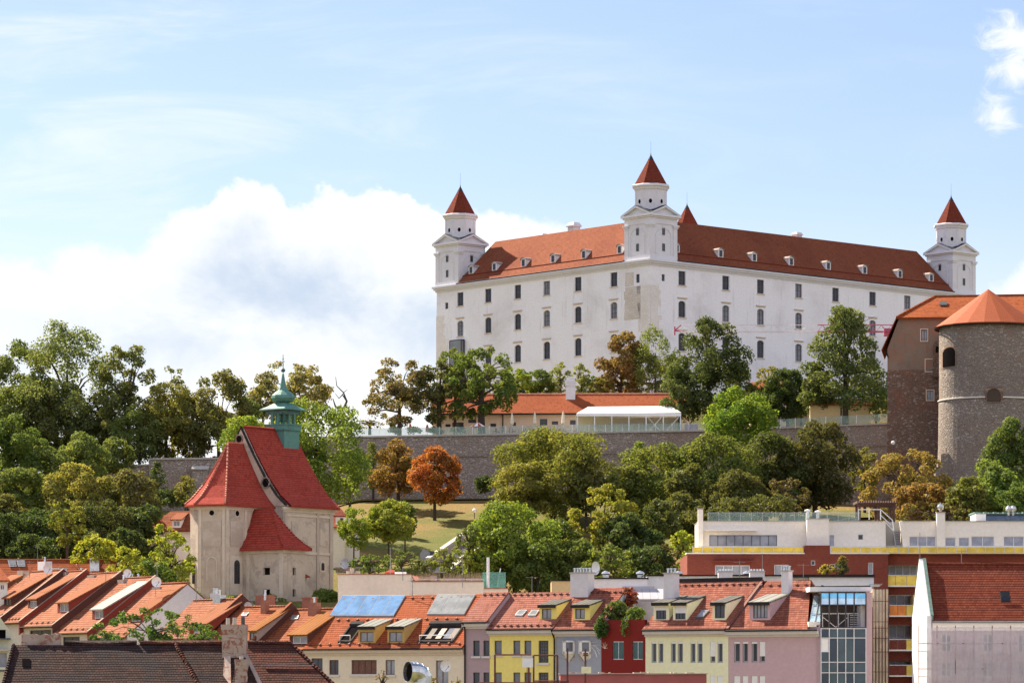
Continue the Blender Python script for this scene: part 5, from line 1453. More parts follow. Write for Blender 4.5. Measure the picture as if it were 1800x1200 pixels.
# terrace trees
T_('chestnut_tree', 'thin russet tree at the left end of the restaurant', 702, 634, 745, 112, 491, (.095, .08, .035), 'airy', G2, thick=.3, leaf=.24)
T_('chestnut_tree', 'dark leafy tree in front of the left half of the restaurant', 772, 640, 742, 100, 490, (.062, .065, .026), 'airy', G2, thick=.35)
T_('chestnut_tree', 'bright broad tree with a thick dark trunk before the restaurant', 846, 613, 728, 122, 488.5, (.062, .085, .022), 'airy', G2, thick=.5)
T_('chestnut_tree', 'green tree top before the glazed lift of the castle', 800, 614, 690, 72, 494, (.075, .095, .024), 'airy', G2)
T_('birch_tree', 'pale green tree behind the restaurant roof below the castle wall', 905, 646, 705, 60, 520, LG, 'airy', G2)
T_('birch_tree', 'dark low tree behind the restaurant roof next to the pale one', 950, 650, 705, 44, 522, MG, 'oval', G2)
T_('birch_tree', 'pale upright tree left of the restaurant chimney', 985, 637, 700, 40, 521, (.13, .15, .05), 'airy', G2)
T_('birch_tree', 'pale upright tree right of the restaurant chimney', 1022, 640, 700, 44, 522, (.12, .135, .05), 'airy', G2)
T_('plum_tree', 'yellow and russet low tree behind the restaurant roof', 1055, 665, 705, 50, 520, OY, 'airy', G2)
T_('chestnut_tree', 'brown autumn tree against the castle corner', 1092, 586, 700, 84, 522, BR, 'oval', G2, leaf=.28)
T_('willow_tree', 'drooping green willow below the castle corner', 1152, 578, 700, 80, 520, (.075, .095, .026), 'weep', G2)
T_('walnut_tree', 'big dark green tree hiding the foot of the right castle front', 1246, 562, 735, 136, 490, (.042, .055, .019), 'round', G2, thick=.4)
T_('walnut_tree', 'paler side of foliage left of the big dark terrace tree', 1195, 640, 728, 66, 489, (.065, .08, .03), 'oval', G2)
T_('plum_tree', 'small yellow tree below the castle between two dark trees', 1350, 645, 695, 44, 522, OY, 'airy', G2)
T_('walnut_tree', 'low dark tree right of the big dark terrace tree', 1384, 650, 735, 84, 494, DG, 'round', G2)
T_('walnut_tree', 'dark shrub-like tree behind the glass railing', 1330, 690, 738, 60, 495, DG, 'round', G2)
T_('linden_tree', 'tall pyramid-shaped olive-green tree beside the bastion', 1486, 543, 724, 150, 486, (.062, .078, .027), 'cone', G2, thick=.42, leaf=.25)
T_('linden_tree', 'lower side branches of foliage left of the tall pyramid tree', 1440, 640, 722, 60, 487, (.06, .072, .026), 'oval', G2)
T_('birch_tree', 'yellow-green tree squeezed between the pyramid tree and the bastion', 1540, 672, 738, 46, 492, (.10, .10, .026), 'airy', G2)
# slope trees
T_('poplar_tree', 'narrow light green tree left of the orange trees', 656, 778, 860, 44, 472, (.085, .10, .03), 'cone', G3)
T_('maple_tree', 'rust-brown tree left of the reddest tree under the rampart', 700, 776, 868, 98, 464, (.125, .078, .026), 'oval', G3, leaf=.24)
T_('maple_tree', 'reddest orange tree with slender trunk on the grass slope', 764, 787, 882, 88, 452, (.175, .068, .022), 'round', G3, leaf=.24, thick=.2)
T_('plane_tree', 'large gold-green tree with dark top in front of the rampart', 972, 755, 908, 206, 446, (.085, .092, .022), 'round', G3, leaf=.25)
T_('plane_tree', 'golden lower tree in front of the large gold-green tree', 930, 815, 905, 110, 438, (.105, .102, .025), 'round', G3)
T_('plane_tree', 'dark crown just behind the top of the large gold-green tree', 960, 757, 840, 110, 456, (.062, .060, .022), 'round', G3)
T_('maple_tree', 'fresh bright green tree in front of the rampart top', 1302, 684, 800, 118, 462, (.085, .125, .020), 'oval', G3, thick=.28)
T_('poplar_tree', 'pale pointed tree left of the olive mass under the rampart', 1122, 778, 860, 60, 460, (.10, .125, .035), 'cone', G3)
T_('plane_tree', 'broad olive tree right of the pale pointed tree', 1168, 785, 930, 150, 444, (.075, .090, .022), 'round', G3)
T_('plane_tree', 'olive tree in the middle of the row below the rampart', 1258, 768, 915, 150, 442, (.070, .085, .022), 'round', G3)
T_('plane_tree', 'dark olive tree below the fresh bright green tree', 1345, 765, 900, 140, 446, (.048, .058, .018), 'round', G3)
T_('plane_tree', 'darkest olive tree at the right of the row with two bare trunks', 1432, 745, 885, 150, 450, (.050, .050, .019), 'round', G3, thick=.3)
T_('plane_tree', 'dark tree filling the gap above the pergola', 1400, 800, 900, 90, 452, (.058, .056, .02), 'round', G3)
T_('hornbeam_tree', 'brownish low tree right of the two bare trunks', 1372, 842, 900, 100, 428, (.068, .056, .024), 'airy', G3)
T_('hornbeam_tree', 'small yellow-green tree beside the park lamp on the right', 1520, 788, 862, 56, 458, (.10, .10, .026), 'airy', G3)
T_('maple_tree', 'wide orange-brown tree left of the round tower foot', 1592, 794, 915, 150, 424, (.120, .090, .030), 'airy', G3, leaf=.24)
T_('maple_tree', 'dim brown bushy tree under the round tower', 1665, 862, 925, 110, 412, (.095, .07, .026), 'airy', G3)
T_('maple_tree', 'round green tree against the foot of the round tower', 1740, 812, 915, 120, 410, (.075, .105, .024), 'round', G3)
T_('maple_tree', 'high green tree cut by the right edge before the round tower', 1780, 738, 860, 96, 414, (.058, .080, .022), 'round', G3)
T_('maple_tree', 'low shaded tree behind the penthouse at the right edge', 1790, 850, 925, 110, 404, MG, 'round', G3)
T_('sapling', 'small lime-green tree right of the chapel', 622, 894, 962, 54, 398, LG, 'round', G3, thick=.09)
T_('sapling', 'lime-green multi-stemmed tree on the lower grass', 683, 880, 950, 84, 402, (.12, .135, .024), 'round', G3, thick=.1)
T_('sapling', 'darker green small tree behind the lime multi-stemmed tree', 712, 882, 945, 40, 410, MG, 'round', G3, thick=.1)
T_('hawthorn', 'dark shrub at the foot of the rampart beside the gold-green tree', 850, 836, 866, 30, 470, DG, 'bush', G3, cat='bush')
T_('ash_tree', 'large bright green tree behind the roof terrace with the glass screen', 905, 888, 1040, 170, 376, (.085, .115, .020), 'oval', G3)
T_('ash_tree', 'yellow-green tree catching the sun left of the big white chimney', 1060, 856, 1000, 130, 386, (.125, .125, .022), 'airy', G3, leaf=.22)
T_('ash_tree', 'dark green tree behind the yellow-green sunlit tree', 1108, 905, 1020, 110, 382, DG, 'round', G3)
T_('ash_tree', 'deep green tree between the bright tree and the big white chimney', 985, 915, 1040, 100, 380, (.05, .066, .018), 'round', G3)
T_('ash_tree', 'low green tree behind the satellite dish of the grey house', 1068, 958, 1020, 90, 362, (.075, .095, .022), 'airy', G3)
T_('ash_tree', 'shaded low tree above the flat grey roof', 1135, 960, 1020, 90, 366, DG, 'round', G3)
T_('ash_tree', 'low yellow-green tree left of the bright tree behind the roof terrace', 850, 945, 1012, 62, 372, (.14, .15, .022), 'airy', G3)
T_('ash_tree', 'shaded trees filling the slope left of the penthouse chimney', 1205, 870, 960, 90, 420, (.055, .06, .02), 'round', G3)
T_('elder_tree', 'lime-yellow tree at the left end of the brick apartment house', 1200, 934, 1010, 62, 372, (.15, .17, .026), 'airy', G5)
T_('elder_tree', 'small brown-leaved tree before the lime-yellow tree', 1172, 958, 1005, 44, 366, (.055, .045, .022), 'airy', G5)
T_('hazel', 'wide dark bush behind the penthouse stair', 1640, 885, 925, 140, 402, (.07, .065, .022), 'airy', G5, cat='bush')
T_('hazel', 'dark bush on the slope behind the penthouse middle', 1330, 870, 915, 130, 410, (.05, .055, .02), 'bush', G5, cat='bush')
T_('hazel', 'dark bush on the slope behind the left part of the penthouse', 1240, 890, 920, 80, 408, (.05, .055, .02), 'bush', G5, cat='bush')
for px, t, b, w_, lab, c in ((650, 975, 1006, 70, 'green garden bush just above the beige parapet near the chapel', MG), (705, 970, 1005, 70, 'green garden bush in the middle above the beige parapet', (.065, .085, .025)), (745, 985, 1008, 40, 'small pale garden bush beside the concrete stair', (.085, .10, .035)), (790, 965, 1008, 70, 'pale garden bush under the lamp post stair', (.10, .115, .03)), (825, 925, 985, 50, 'loose green tree in the garden beside the stair wall', (.075, .09, .03))):
    T_('garden_bush', lab, px, t, b, w_, 360 if t > 930 else 372, c, 'airy', 'garden bushes behind the beige parapet', cat='bush')
# bare dead tree limb
def dead_tree():
    Y = 470; p = gpt(606, Y)
    T = Thing('dead_tree', 'bare dead tree with one twisted limb right of the belfry', 'tree', p)
    b = MB()
    def q(px, py): v = WP(px, py, Y)-p; return Vector((v.x, R_.uniform(-.5, .5), v.z))
    for pts, r in (([(600, 800), (598, 760), (592, 735), (604, 718), (610, 705), (603, 695)], .34), ([(603, 718), (590, 715), (585, 700)], .2), ([(610, 706), (604, 690), (592, 678), (590, 662)], .12), ([(603, 692), (596, 700), (588, 690)], .09), ([(600, 740), (612, 738), (618, 728), (613, 722)], .25), ([(604, 690), (612, 684)], .06)):
        P = [q(*s) for s in pts]; n = len(P)-1
        for i in range(n): b.tube(P[i], P[i+1], r*(1-.75*i/n), r*(1-.75*(i+1)/n), 6)
    b.build('trunk', 'bark', T)
dead_tree()
# ------------------------------------------------------------------ town: house kit
M['loggia_dark'] = plain('brown_loggia_wall', (.14, .115, .10), .8, 0, .25, .6)
M['coping_tan'] = brickm('tan_coping', (.27, .20, .16), (.31, .23, .18), (.15, .11, .09), .4, 1, spec=.08)
ZG = -14.0
class House(Thing):
    def __init__(s, name, label, P, phi, px0, px1, eave, ridge, tp, wallm, roofm, group=None, oh=.35, back=True, holes=(), cat='house', rpoly=None, dep=.22, cornice=None, roofthick=.16, gut='tar', rightm=None):
        super().__init__(name, label, cat, (P[0], P[1], ZG), phi, group)
        xe = s.F(px1, HZ-5).x
        s.W = xe; s.tp = tp; s.y0 = -oh
        pm = (px0+px1)/2
        s.ze = s.F(pm, eave, -oh).z
        # the ridge: march along the centre ray of the roof plane
        r = s.roof(pm, ridge, s.ze, tp, -oh); s.yr = r.y; s.zr = r.z
        e = .012
        hs = [s.rect(*h) for h in holes]; s.holes = hs
        zt = s.ze+tp*oh-.02
        w_ = MB(); wall(w_, e, xe-e, -1, zt, hs, 0, dep)
        yb = 2*s.yr-(-oh)-oh if back else s.yr+.3
        for x in (e, xe-e):
            if rpoly and x > 1: continue
            mb = w_ if not (rightm and x > 1) else None
            q = [(x, 0, -1), (x, yb, -1), (x, yb, zt if back else s.zr-.05), (x, s.yr, s.zr-.05), (x, 0, zt)]
            if mb: mb.face(q)
            else: MB().face(q).build('side_wall', rightm, s)
        w_.face([(e, yb, -1), (xe-e, yb, -1), (xe-e, yb, zt), (e, yb, zt)])
        w_.build('wall', wallm, s)
        th = Vector((0, 0, -roofthick))
        rf = MB()
        if rpoly: rf.slab([s.roof(a, b, s.ze, tp, -oh) for a, b in rpoly], th)
        else: rf.slab([(e, -oh, s.ze), (xe-e, -oh, s.ze), (xe-e, s.yr, s.zr), (e, s.yr, s.zr)], th)
        xb_ = s.roof(*rpoly[2], s.ze, tp, -oh).x if rpoly else xe-e
        if back: rf.slab([(e, s.yr+.004, s.zr-.004), (xb_, s.yr+.004, s.zr-.004), (xb_, yb+oh, s.ze), (e, yb+oh, s.ze)], th)
        s.roofob = rf.build('roof', roofm, s)
        if gut:
            g = MB(); g.tube((e, -oh-.06, s.ze-.1), (xe-e, -oh-.06, s.ze-.1), .075, n=6); g.build('gutter', gut, s)
        if cornice:
            c = MB(); c.box(e-.01, xe-e+.01, -oh+.06, -.003, s.ze-.42, s.ze-roofthick-.02); c.box(e-.01, xe-e+.01, -.14, -.004, s.ze-.62, s.ze-.42); c.build('cornice', cornice, s)
    def rect(s, a, b, c, d, y=0.0):
        """pixel box left,right,top,bottom on the plane y -> local x0,x1,z0,z1"""
        p, q = s.F(a, d, y), s.F(b, c, y); return (p.x, q.x, p.z, q.z)
    def wins(s, frame='dark_frame', pane='pane', nx=2, nz=1, idx=None, rec=.16, **k):
        for i, h in enumerate(s.holes):
            if idx is not None and i not in idx: continue
            window(s, (h[0]+h[1])/2, 0, h[2], h[1]-h[0], h[3]-h[2], 0, frame, pane, nx, nz, rec=rec, sill='cornice_grey' if s.o.name[:4] in ('beig', 'yell', 'mauv') else None, **k)
    def rp(s, px, py): return s.roof(px, py, s.ze, s.tp, s.y0)
    def zroof(s, y): return s.ze+s.tp*(y-s.y0)
    def dormer(s, a, b, c, d, tpd, bodym, roofm, win=None, frame='white_frame', pane='pane_pale', nx=2, oh=.22, sh=.14, fascia=None, cheek=None, shutter=None):
        m = s.rp((a+b)/2, d); y = m.y; z0 = m.z-.1
        x0, x1, _, zt = s.rect(a, b, c, d, y)
        if tpd < 0: D = -tpd*(s.yr-y); tpd = s.tp-(zt-m.z)/D
        D = (zt-m.z)/(s.tp-tpd)
        bd = MB()
        if win: wx0, wx1, wz0, wz1 = s.rect(*win, y)
        else: wx0, wx1, wz0, wz1 = x0+.12*(x1-x0), x1-.12*(x1-x0), m.z+.12, zt-.15
        wall(bd, x0, x1, z0, zt, [(wx0, wx1, wz0, wz1)], y, .12)
        ob = bd.build('dormer', bodym, s)
        ck = MB()
        for x in (x0, x1): ck.face([(x, y, z0), (x, y, zt), (x, y+D, m.z+s.tp*D), (x, y+D, m.z+s.tp*D-.1)])
        ck.build('cheek', cheek or bodym, ob)
        BOX(x0+.03, x1-.03, y+.3, y+.34, z0, zt-.02).build('curtain', 'black', ob)  # black sheet behind the window, coloured as the dark interior
        window(ob, (wx0+wx1)/2, y, wz0, wx1-wx0, wz1-wz0, 0, frame, pane, nx, 1, rec=.09, fw=.055)
        r = MB(); up = Vector((0, 0, .13))
        r.slab([(x0-sh, y-oh, zt-tpd*oh+.01), (x1+sh, y-oh, zt-tpd*oh+.01), (x1+sh, y+D+.15, zt+tpd*(D+.15)+.01), (x0-sh, y+D+.15, zt+tpd*(D+.15)+.01)], up)
        r.build('dormer_roof', roofm, ob)
        if fascia: BOX(x0-sh-.01, x1+sh+.01, y-oh-.03, y-oh-.005, zt-tpd*oh-.12, zt-tpd*oh+.15).build('fascia', fascia, ob)
        if shutter:
            sx0, sx1, sz0, sz1 = s.rect(*shutter, y); BOX(sx0, sx1, y+.03, y+.06, sz0, sz1).build('shutter', 'white_frame', ob)
        return ob
    def chimney(s, a, b, c, d, y, dep=.6, mat='chim', pots=0, cap=None, name='chimney', lab=None):
        x0, x1, z0, z1 = s.rect(a, b, c, d, y)
        B = MB().box(x0, x1, y, y+dep, z0-.6, z1)
        ob = B.build(name, mat, s)
        if lab: ob['label'] = lab
        if cap: BOX(x0-.07, x1+.07, y-.07, y+dep+.07, z1+.001, z1+.12).build('cap', cap, ob)
        for i in range(pots):
            x = x0+(x1-x0)*(i+.5)/pots; q = MB().tube((x, y+dep/2, z1), (x, y+dep/2, z1+.4), .11, .09, 8); q.lathe([(.15, .4), (.15, .46), (0, .5)], (x, y+dep/2, z1), 8); q.build('pot', 'steel', ob)
        return ob
    def skylight(s, pts, mat='sky_glass', nx=1, frame='grey_frame', name='skylight', lift=.14):
        P = [s.rp(*p)+Vector((0, 0, lift)) for p in pts]          # BL, BR, TR, TL
        ob = MB().slab(P, (0, 0, -lift+.01)).build(name, frame, s)
        e = .06
        if nx < 2: Q = [P[0].lerp(P[2], e), P[1].lerp(P[3], e), P[2].lerp(P[0], e), P[3].lerp(P[1], e)]; MB().slab(Q, (0, 0, .015)).build('pane', mat, ob)
        else:
            for i in range(nx):
                t0, t1 = (i+.025)/nx, (i+.975)/nx
                a, b = P[0].lerp(P[1], t0), P[0].lerp(P[1], t1); c, d = P[3].lerp(P[2], t1), P[3].lerp(P[2], t0)
                Q = [a.lerp(d, .03), b.lerp(c, .03), b.lerp(c, .97), a.lerp(d, .97)]
                MB().slab(Q, (0, 0, .015)).build('pane', mat, ob)
        return ob
    def parapet(s, x, h=.55, th=.22, mat='firewall', cap='coping_tan', y1=None, both=False):
        y1 = s.yr if y1 is None else y1
        q = lambda y, k: (x-th/2, y, s.zroof(y)+k)
        b = MB(); b.slab([q(s.y0-.1, -1.2), q(y1, -1.2), q(y1, h), q(s.y0-.1, h)], (th, 0, 0))
        yb = 2*s.yr-s.y0
        b.slab([(x-th/2, s.yr+.01, s.zr-1.2), (x-th/2, yb, s.ze-1.2), (x-th/2, yb, s.ze+h), (x-th/2, s.yr+.01, s.zr+h)], (th, 0, 0))
        ob = b.build('firewall', mat, s)
        c = MB(); e = .05
        c.slab([(x-th/2-e, s.y0-.15, s.zroof(s.y0-.15)+h+.003), (x+th/2+e, s.y0-.15, s.zroof(s.y0-.15)+h+.003), (x+th/2+e, y1, s.zroof(y1)+h+.003), (x-th/2-e, y1, s.zroof(y1)+h+.003)], (0, 0, .07)); c.build('coping', cap, ob)
        return ob
    def ridge(s, mat=None, r=.11):
        b = MB(); n = max(4, int(s.W/.4))
        for i in range(n): b.tube((s.W*i/n+.02, s.yr, s.zr+.02), (s.W*(i+.97)/n, s.yr, s.zr+.035), r, r*1.12, 6)
        b.build('ridge_cap', mat or 'ridge_tile', s)
    def guards(s, py, pm=None, n=None, mat='firewall'):
        p = s.rp(pm or (s.F(900, 1100).x and 900), py) if 0 else None
        y = s.roof((pm), py, s.ze, s.tp, s.y0).y; z = s.zroof(y); b = MB(); n = n or max(3, int(s.W/.9))
        for i in range(n):
            x = s.W*(i+.5)/n; b.slab([(x-.09, y-.1, z), (x+.09, y-.1, z), (x+.06, y+.12, z+.13), (x-.06, y+.12, z+.13)], (0, 0, .1))
        b.tube((s.W*.5/n, y, z+.06), (s.W*(n-.5)/n, y, z+.06), .012, n=3)
        b.build('snow_guard', mat, s)
    def end(s): return s.Wd((s.W, 0, 0))
def dish(label, px, py, Y, r=.4, pole_to=None, az=-.5, group='satellite dishes on the roofs'):
    p = WP(px, py, Y); T = Thing('satellite_dish', label, 'satellite dish', p, az, group)
    b = MB(); n = 16
    rings = []
    for k, (q, d) in enumerate(((.0, .10), (.5, .075), (1, 0))): rings.append([(r*q*cos(2*pi*i/n), d*r*3, r*q*sin(2*pi*i/n)) for i in range(n)])
    for a, c in zip(rings[:-1], rings[1:]):
        for i in range(n):
            j = (i+1) % n; b.face([a[i], a[j], c[j], c[i]] if rings.index(a) else [a[i], c[j], c[i]])
    b.build('reflector', 'white_metal', T)
    a = MB(); a.tube((0, .1, -r*.9), (0, -r*1.1, -.05), .02, n=4); a.box(-.05, .05, -r*1.2, -r*1.0, -.1, .02); a.build('feed_arm', 'pipe_grey', T)
    h = S((pole_to-py), Y) if pole_to else 1.2
    m = MB(); m.tube((0, r*.3+.05, 0), (0, r*.3+.05, -h), .03, n=5); m.build('mast', 'pipe_grey', T)
def mast(label, px, py0, py1, Y, bars=0, name='antenna'):
    p = WP(px, py1, Y); T = Thing(name, label, 'antenna', p, -.4); h = S(py1-py0, Y)
    MB().tube((0, 0, 0), (0, 0, h), .035, .025, 5).build('mast', 'pipe_grey', T)
    if bars:
        b = MB(); b.tube((-.5, 0, h*.92), (.5, 0, h*.92), .015, n=4)
        for i in range(bars):
            x = -.45+.9*i/(bars-1); b.tube((x, -.25, h*.92), (x, .25, h*.92), .01, n=3)
        b.build('aerial', 'pipe_grey', T)

GR = 'row houses with sawtooth orange roofs on the left'
def build_left_row():
    P = (((-45-900)/F*352), 352)
    Y_ = {}
    spec = [  # px0 px1 eave ridge phi tile  dormer...
        ('first row house, cut by the left edge, with a lattice-boarded dormer', -45, 8, 1086, 1010, 58, 'row_tile'),
        ('narrow row house with a white two-pane dormer window high up', 8, 41, 1093, 1011, 58, 'row_tile'),
        ('row house with plain orange roof and dark red party wall, third from the left', 41, 99.5, 1099.5, 1014, 57, 'row_tile'),
        ('row house with the pale silver dormer roof, fourth from the left', 99.5, 162, 1111, 1021, 55, 'row_tile'),
        ('row house with grey gable end rising behind the feathery tree', 162, 224, 1119, 1030, 53, 'row_tile')]
    hs = []
    for i, (lab, a, b, ev, rd, ph, tm) in enumerate(spec):
        holes = () if i not in (2, 3) else (((52, 90, 1106, 1125),) if i == 2 else ((110, 140, 1118, 1135),))
        H = House('row_house', lab, P, radians(ph), a, b, ev, rd, .72 if i < 3 else .74, 'beige_wall' if i != 4 else 'grey_wall', tm, GR, holes=holes, rightm='grey_wall' if i == 4 else None)
        H.wins(nx=2); H.ridge('row_tile'); hs.append(H); P = H.end()
        H.guards(ev-4, (a+b)/2, 6)
    A, B, C, D, E = hs
    A.parapet(A.W, h=.10, mat='firewall'); B.parapet(B.W-.02, h=.14, mat='red_paint'); C.parapet(C.W-.04, h=.12, mat='firewall'); D.parapet(D.W-.06, h=.14, mat='red_paint')
    A.dormer(7, 20, 1050, 1064, -.86, 'firewall', 'rust_sheet', (8.5, 19, 1050.5, 1063), 'brown_frame', 'pane')
    A.dormer(-30, -8, 1035, 1050, -.86, 'firewall', 'rust_sheet')
    B.dormer(49, 66, 1052, 1068, -.86, 'firewall', 'rust_sheet', (53, 64.5, 1055, 1067.5))
    C.dormer(101, 122, 1058, 1077, -.86, 'red_paint', 'rust_sheet', (105, 120.5, 1060, 1075))
    D.dormer(162, 183, 1070, 1088, -.86, 'red_paint', 'silver_sheet', (166, 181.5, 1072.5, 1086.5))
    E.dormer(226, 249, 1081, 1092, -.86, 'red_paint', 'rust_sheet', (231, 247, 1083, 1091.5))
    A.chimney(30, 40, 1002, 1018, A.yr-.6, .7, 'chim'); A.chimney(66, 79, 986, 1018, A.yr+.2, .8, 'chim_white', 1)
    B.chimney(107, 115.5, 1005, 1022, B.yr-.5, .7, 'chim'); B.chimney(88, 105, 999, 1014, B.yr+1.4, .8, 'chim_white', 0, 'concrete')
    C.chimney(153, 165, 1010, 1028, C.yr-.6, .7, 'chim'); C.chimney(126, 147, 1005, 1018, C.yr+1.6, .8, 'chim_white', 1, 'concrete')
    D.chimney(206, 217, 1018, 1040, D.yr-.7, .7, 'chim', 1); D.chimney(168, 190, 1012, 1023, D.yr+1.8, .8, 'chim_white', 1)
    E.chimney(267, 281, 1031, 1052, E.yr-.7, .7, 'chim', 0); E.chimney(221, 242, 1016, 1029, E.yr+1.6, .8, 'chim_white', 2); E.chimney(281, 301, 1030, 1043, E.yr+1.4, .8, 'chim_white')
    # second group
    q = E.end(); r = (273-900)/F; d = Vector((cos(radians(50)), -sin(radians(50))))
    t = (r*q.y-q.x)/(d.x-r*d.y); P = (q.x+d.x*t, q.y+d.y*t)
    spec = [('row house with long ribbed orange dormer roof right of the feathery tree', 273, 357, 1121, 1056, 48, 'row_tile'),
            ('row house with ribbed copper roof dormer behind the crumbling chimney', 357, 453, 1127, 1067.5, 46, 'row_tile_b'),
            ('last row house, with wide copper dormer beside the beige house', 453, 537, 1141, 1072, 45, 'row_tile_b')]
    hs = []
    for i, (lab, a, b, ev, rd, ph, tm) in enumerate(spec):
        H = House('row_house', lab, P, radians(ph), a, b, ev, rd, .75, 'beige_wall', tm, GR)
        H.ridge('row_tile'); hs.append(H); P = H.end()
    A, B, C = hs
    A.parapet(A.W-.02, h=.45, mat='firewall', cap='row_tile'); B.parapet(B.W-.02, h=.3, mat='firewall', cap='row_tile_b')
    A.dormer(333, 365, 1096, 1114, -.86, 'red_paint', 'rust_sheet', (341, 362, 1099, 1112))
    B.dormer(438, 452, 1108, 1125, -.86, 'chim', 'copper_sheet', (439, 450.5, 1111, 1124), 'brown_frame')
    C.dormer(509, 541, 1115, 1132, -.86, 'firewall', 'copper_sheet', (514.5, 540, 1117.5, 1130.5))
    A.chimney(374, 387, 1045, 1061, A.yr-.4, .7, 'steel', 1); A.chimney(369, 377, 1042, 1056, A.yr+.5, .7, 'chim_white', 2)
    C.chimney(449, 472, 1045, 1067, C.yr+1.0, .8, 'chim_brick', 1); B.chimney(458, 466, 1054, 1074, B.yr-.9, .5, 'chim_brick', 1)
    C.chimney(531, 546, 1051, 1074, C.yr+.6, .8, 'chim_brick', 0, 'chim_brick'); C.chimney(541, 555, 1058, 1084, C.yr-.8, .6, 'chim_brick', 1)
    B.skylight([(424, 1083), (433, 1083), (437, 1078), (428, 1078)], 'pale_glazing'); C.skylight([(511, 1089), (523, 1089), (525, 1083), (514, 1083)], 'pale_glazing')
    dish('small white satellite dish on the mast above the fourth row house', 224, 1007, 336, .42, 1030); dish('white satellite dish on the chimney before the chapel shrubs', 275, 1022, 328, .5, 1048)
    dish('white satellite dish among the leftmost white chimneys', 84, 999, 343, .5, 1016); dish('white satellite dish beside the brick chimneys', 436, 1065, 318, .42, 1085)
    mast('thin tall antenna mast behind the fifth row-house chimneys', 276, 988, 1030, 330); mast('antenna with cross bars over the long red roof', 66, 955, 1000, 372, 6); mast('thin mast on the row house behind the crumbling chimney', 443, 1050, 1090, 316)
    return hs[-1].end()
def build_row(P):
    # ---- beige house
    FB = [(547, 567, 1156, 1180), (578.5, 595, 1159, 1185), (617.5, 662, 1159, 1184), (677.5, 694, 1159, 1185), (766, 788, 1160, 1203)]
    H = House('beige_house', 'beige house with orange roof, big blue roof glazing and two yellow dormers', P, radians(33), 537, 816, 1138, 1046, .80, 'beige_wall', 'fire_tile', None, holes=FB, cornice='sill')
    H.wins('brown_frame', 'pane', 2, 1, [0, 1]); H.wins('brown_frame', 'shutters', 4, 1, [2]); H.wins('brown_frame', 'pane_pale', 2, 1, [3, 4])
    H.skylight([(579.5, 1083.5), (692, 1083.5), (713, 1048), (602, 1048)], 'sky_glass', 5, 'matte_frame', 'roof_glazing')
    H.skylight([(750, 1081), (816, 1081), (836, 1046.5), (769, 1046.5)], 'pale_glazing', 3, 'matte_frame', 'roof_glazing')
    H.skylight([(595, 1079.5), (696, 1079.5), (697, 1077), (596, 1077)], 'grey_glass', 1, 'tar', 'blind_rail', .2) if 0 else None
    for a, b, wn in ((630, 660, (633, 656, 1110, 1127.5)), (681, 711, (684, 707, 1110, 1127.5))):
        H.dormer(a, b, 1102, 1129, .26, 'yellow_dorm', 'grey_sheet_lt', wn, 'brown_frame', 'pane_pale', 2, .2, .06, 'tar')
    def cutout(a, b, c, d, rails):
        """roof terrace: flat black plate painting the shade of a well, with frame"""
        m = H.rp((a+b)/2, d); y0 = m.y; t = H.rp((a+b)/2, c); 
        x0 = H.F(a, d, y0).x; x1 = H.F(b, d, y0).x; y1 = y0+(t.z-m.z)/H.tp
        fr = MB(); L_ = .05
        q = lambda x, y, k: (x, y, H.zroof(y)+k)
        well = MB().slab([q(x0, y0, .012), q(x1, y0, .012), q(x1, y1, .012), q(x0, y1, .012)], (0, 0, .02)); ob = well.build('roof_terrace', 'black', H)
        w_ = .16
        for xa, xb, ya, yb in ((x0-w_, x0, y0, y1), (x1, x1+w_, y0, y1), (x0-w_, x1+w_, y0-w_, y0)): fr.slab([q(xa, ya, .01), q(xb, ya, .01), q(xb, yb, .01), q(xa, yb, .01)], (0, 0, .14))
        fr.slab([q(x0-w_, y1, .01), q(x1+w_, y1, .01), q(x1+w_, y1+.3, .01), q(x0-w_, y1+.3, .01)], (0, 0, .3)); fr.build('terrace_frame', 'tar', ob)
        g = MB(); z = H.zroof(y0)+.55; g.tube((x0, y0-.05, z), (x1, y0-.05, z), .045, n=5); g.tube((x0, y0-.05, z-.5), (x0, y0-.05, z), .035, n=4); g.tube((x1, y0-.05, z-.5), (x1, y0-.05, z), .035, n=4); g.build('handrail', 'white_metal', ob)
        if rails:
            k = MB(); 
            for i, mt in ((.12, 'loggia_dark'), (.42, 'brown_frame'), (.66, 'pane_mid'), (.82, 'loggia_dark')):
                xa = x0+(x1-x0)*i; MB().slab([q(xa, y0+.25, .05), q(xa+.55, y0+.25, .05), q(xa+.55, y1-.3, .06), q(xa, y1-.3, .06)], (0, 0, .03)).build('terrace_door', mt, ob)
        return ob
    cutout(598, 616, 1102, 1127, False); cutout(738, 795, 1101, 1127, True)
    for py in (1053, 1090, 1133): H.guards(py, 640, 16, 'tile_dark')
    dish('white satellite dish on the beige house window wall', 783, 1170, 292, .5, 1180)
    P = H.end(); HB = H
    # ---- mauve house
    H = House('mauve_house', 'narrow mauve house between the beige and the yellow house', P, radians(34), 816, 860.5, 1091.5, 1040.5, .76, 'mauve_wall', 'rose_tile', 'terraced town houses with rose roofs', cornice='cornice_grey',
              holes=[(831.5, 843, 1125, 1152), (849.5, 860, 1125, 1152), (831.5, 843, 1181, 1203), (849.5, 860, 1181, 1203)], oh=.45)
    H.wins('dark_frame', 'pane', 1, 1); q = MB().tube((.15, -.12, H.ze-.6), (.15, -.12, 0), .07, n=6); q.tube((.15, -.45, H.ze-.15), (.15, -.12, H.ze-.6), .07, n=6); q.build('downpipe', 'tar', H); P = H.end(); H.guards(1046, 840, 4)
    GT = 'terraced town houses with rose roofs'
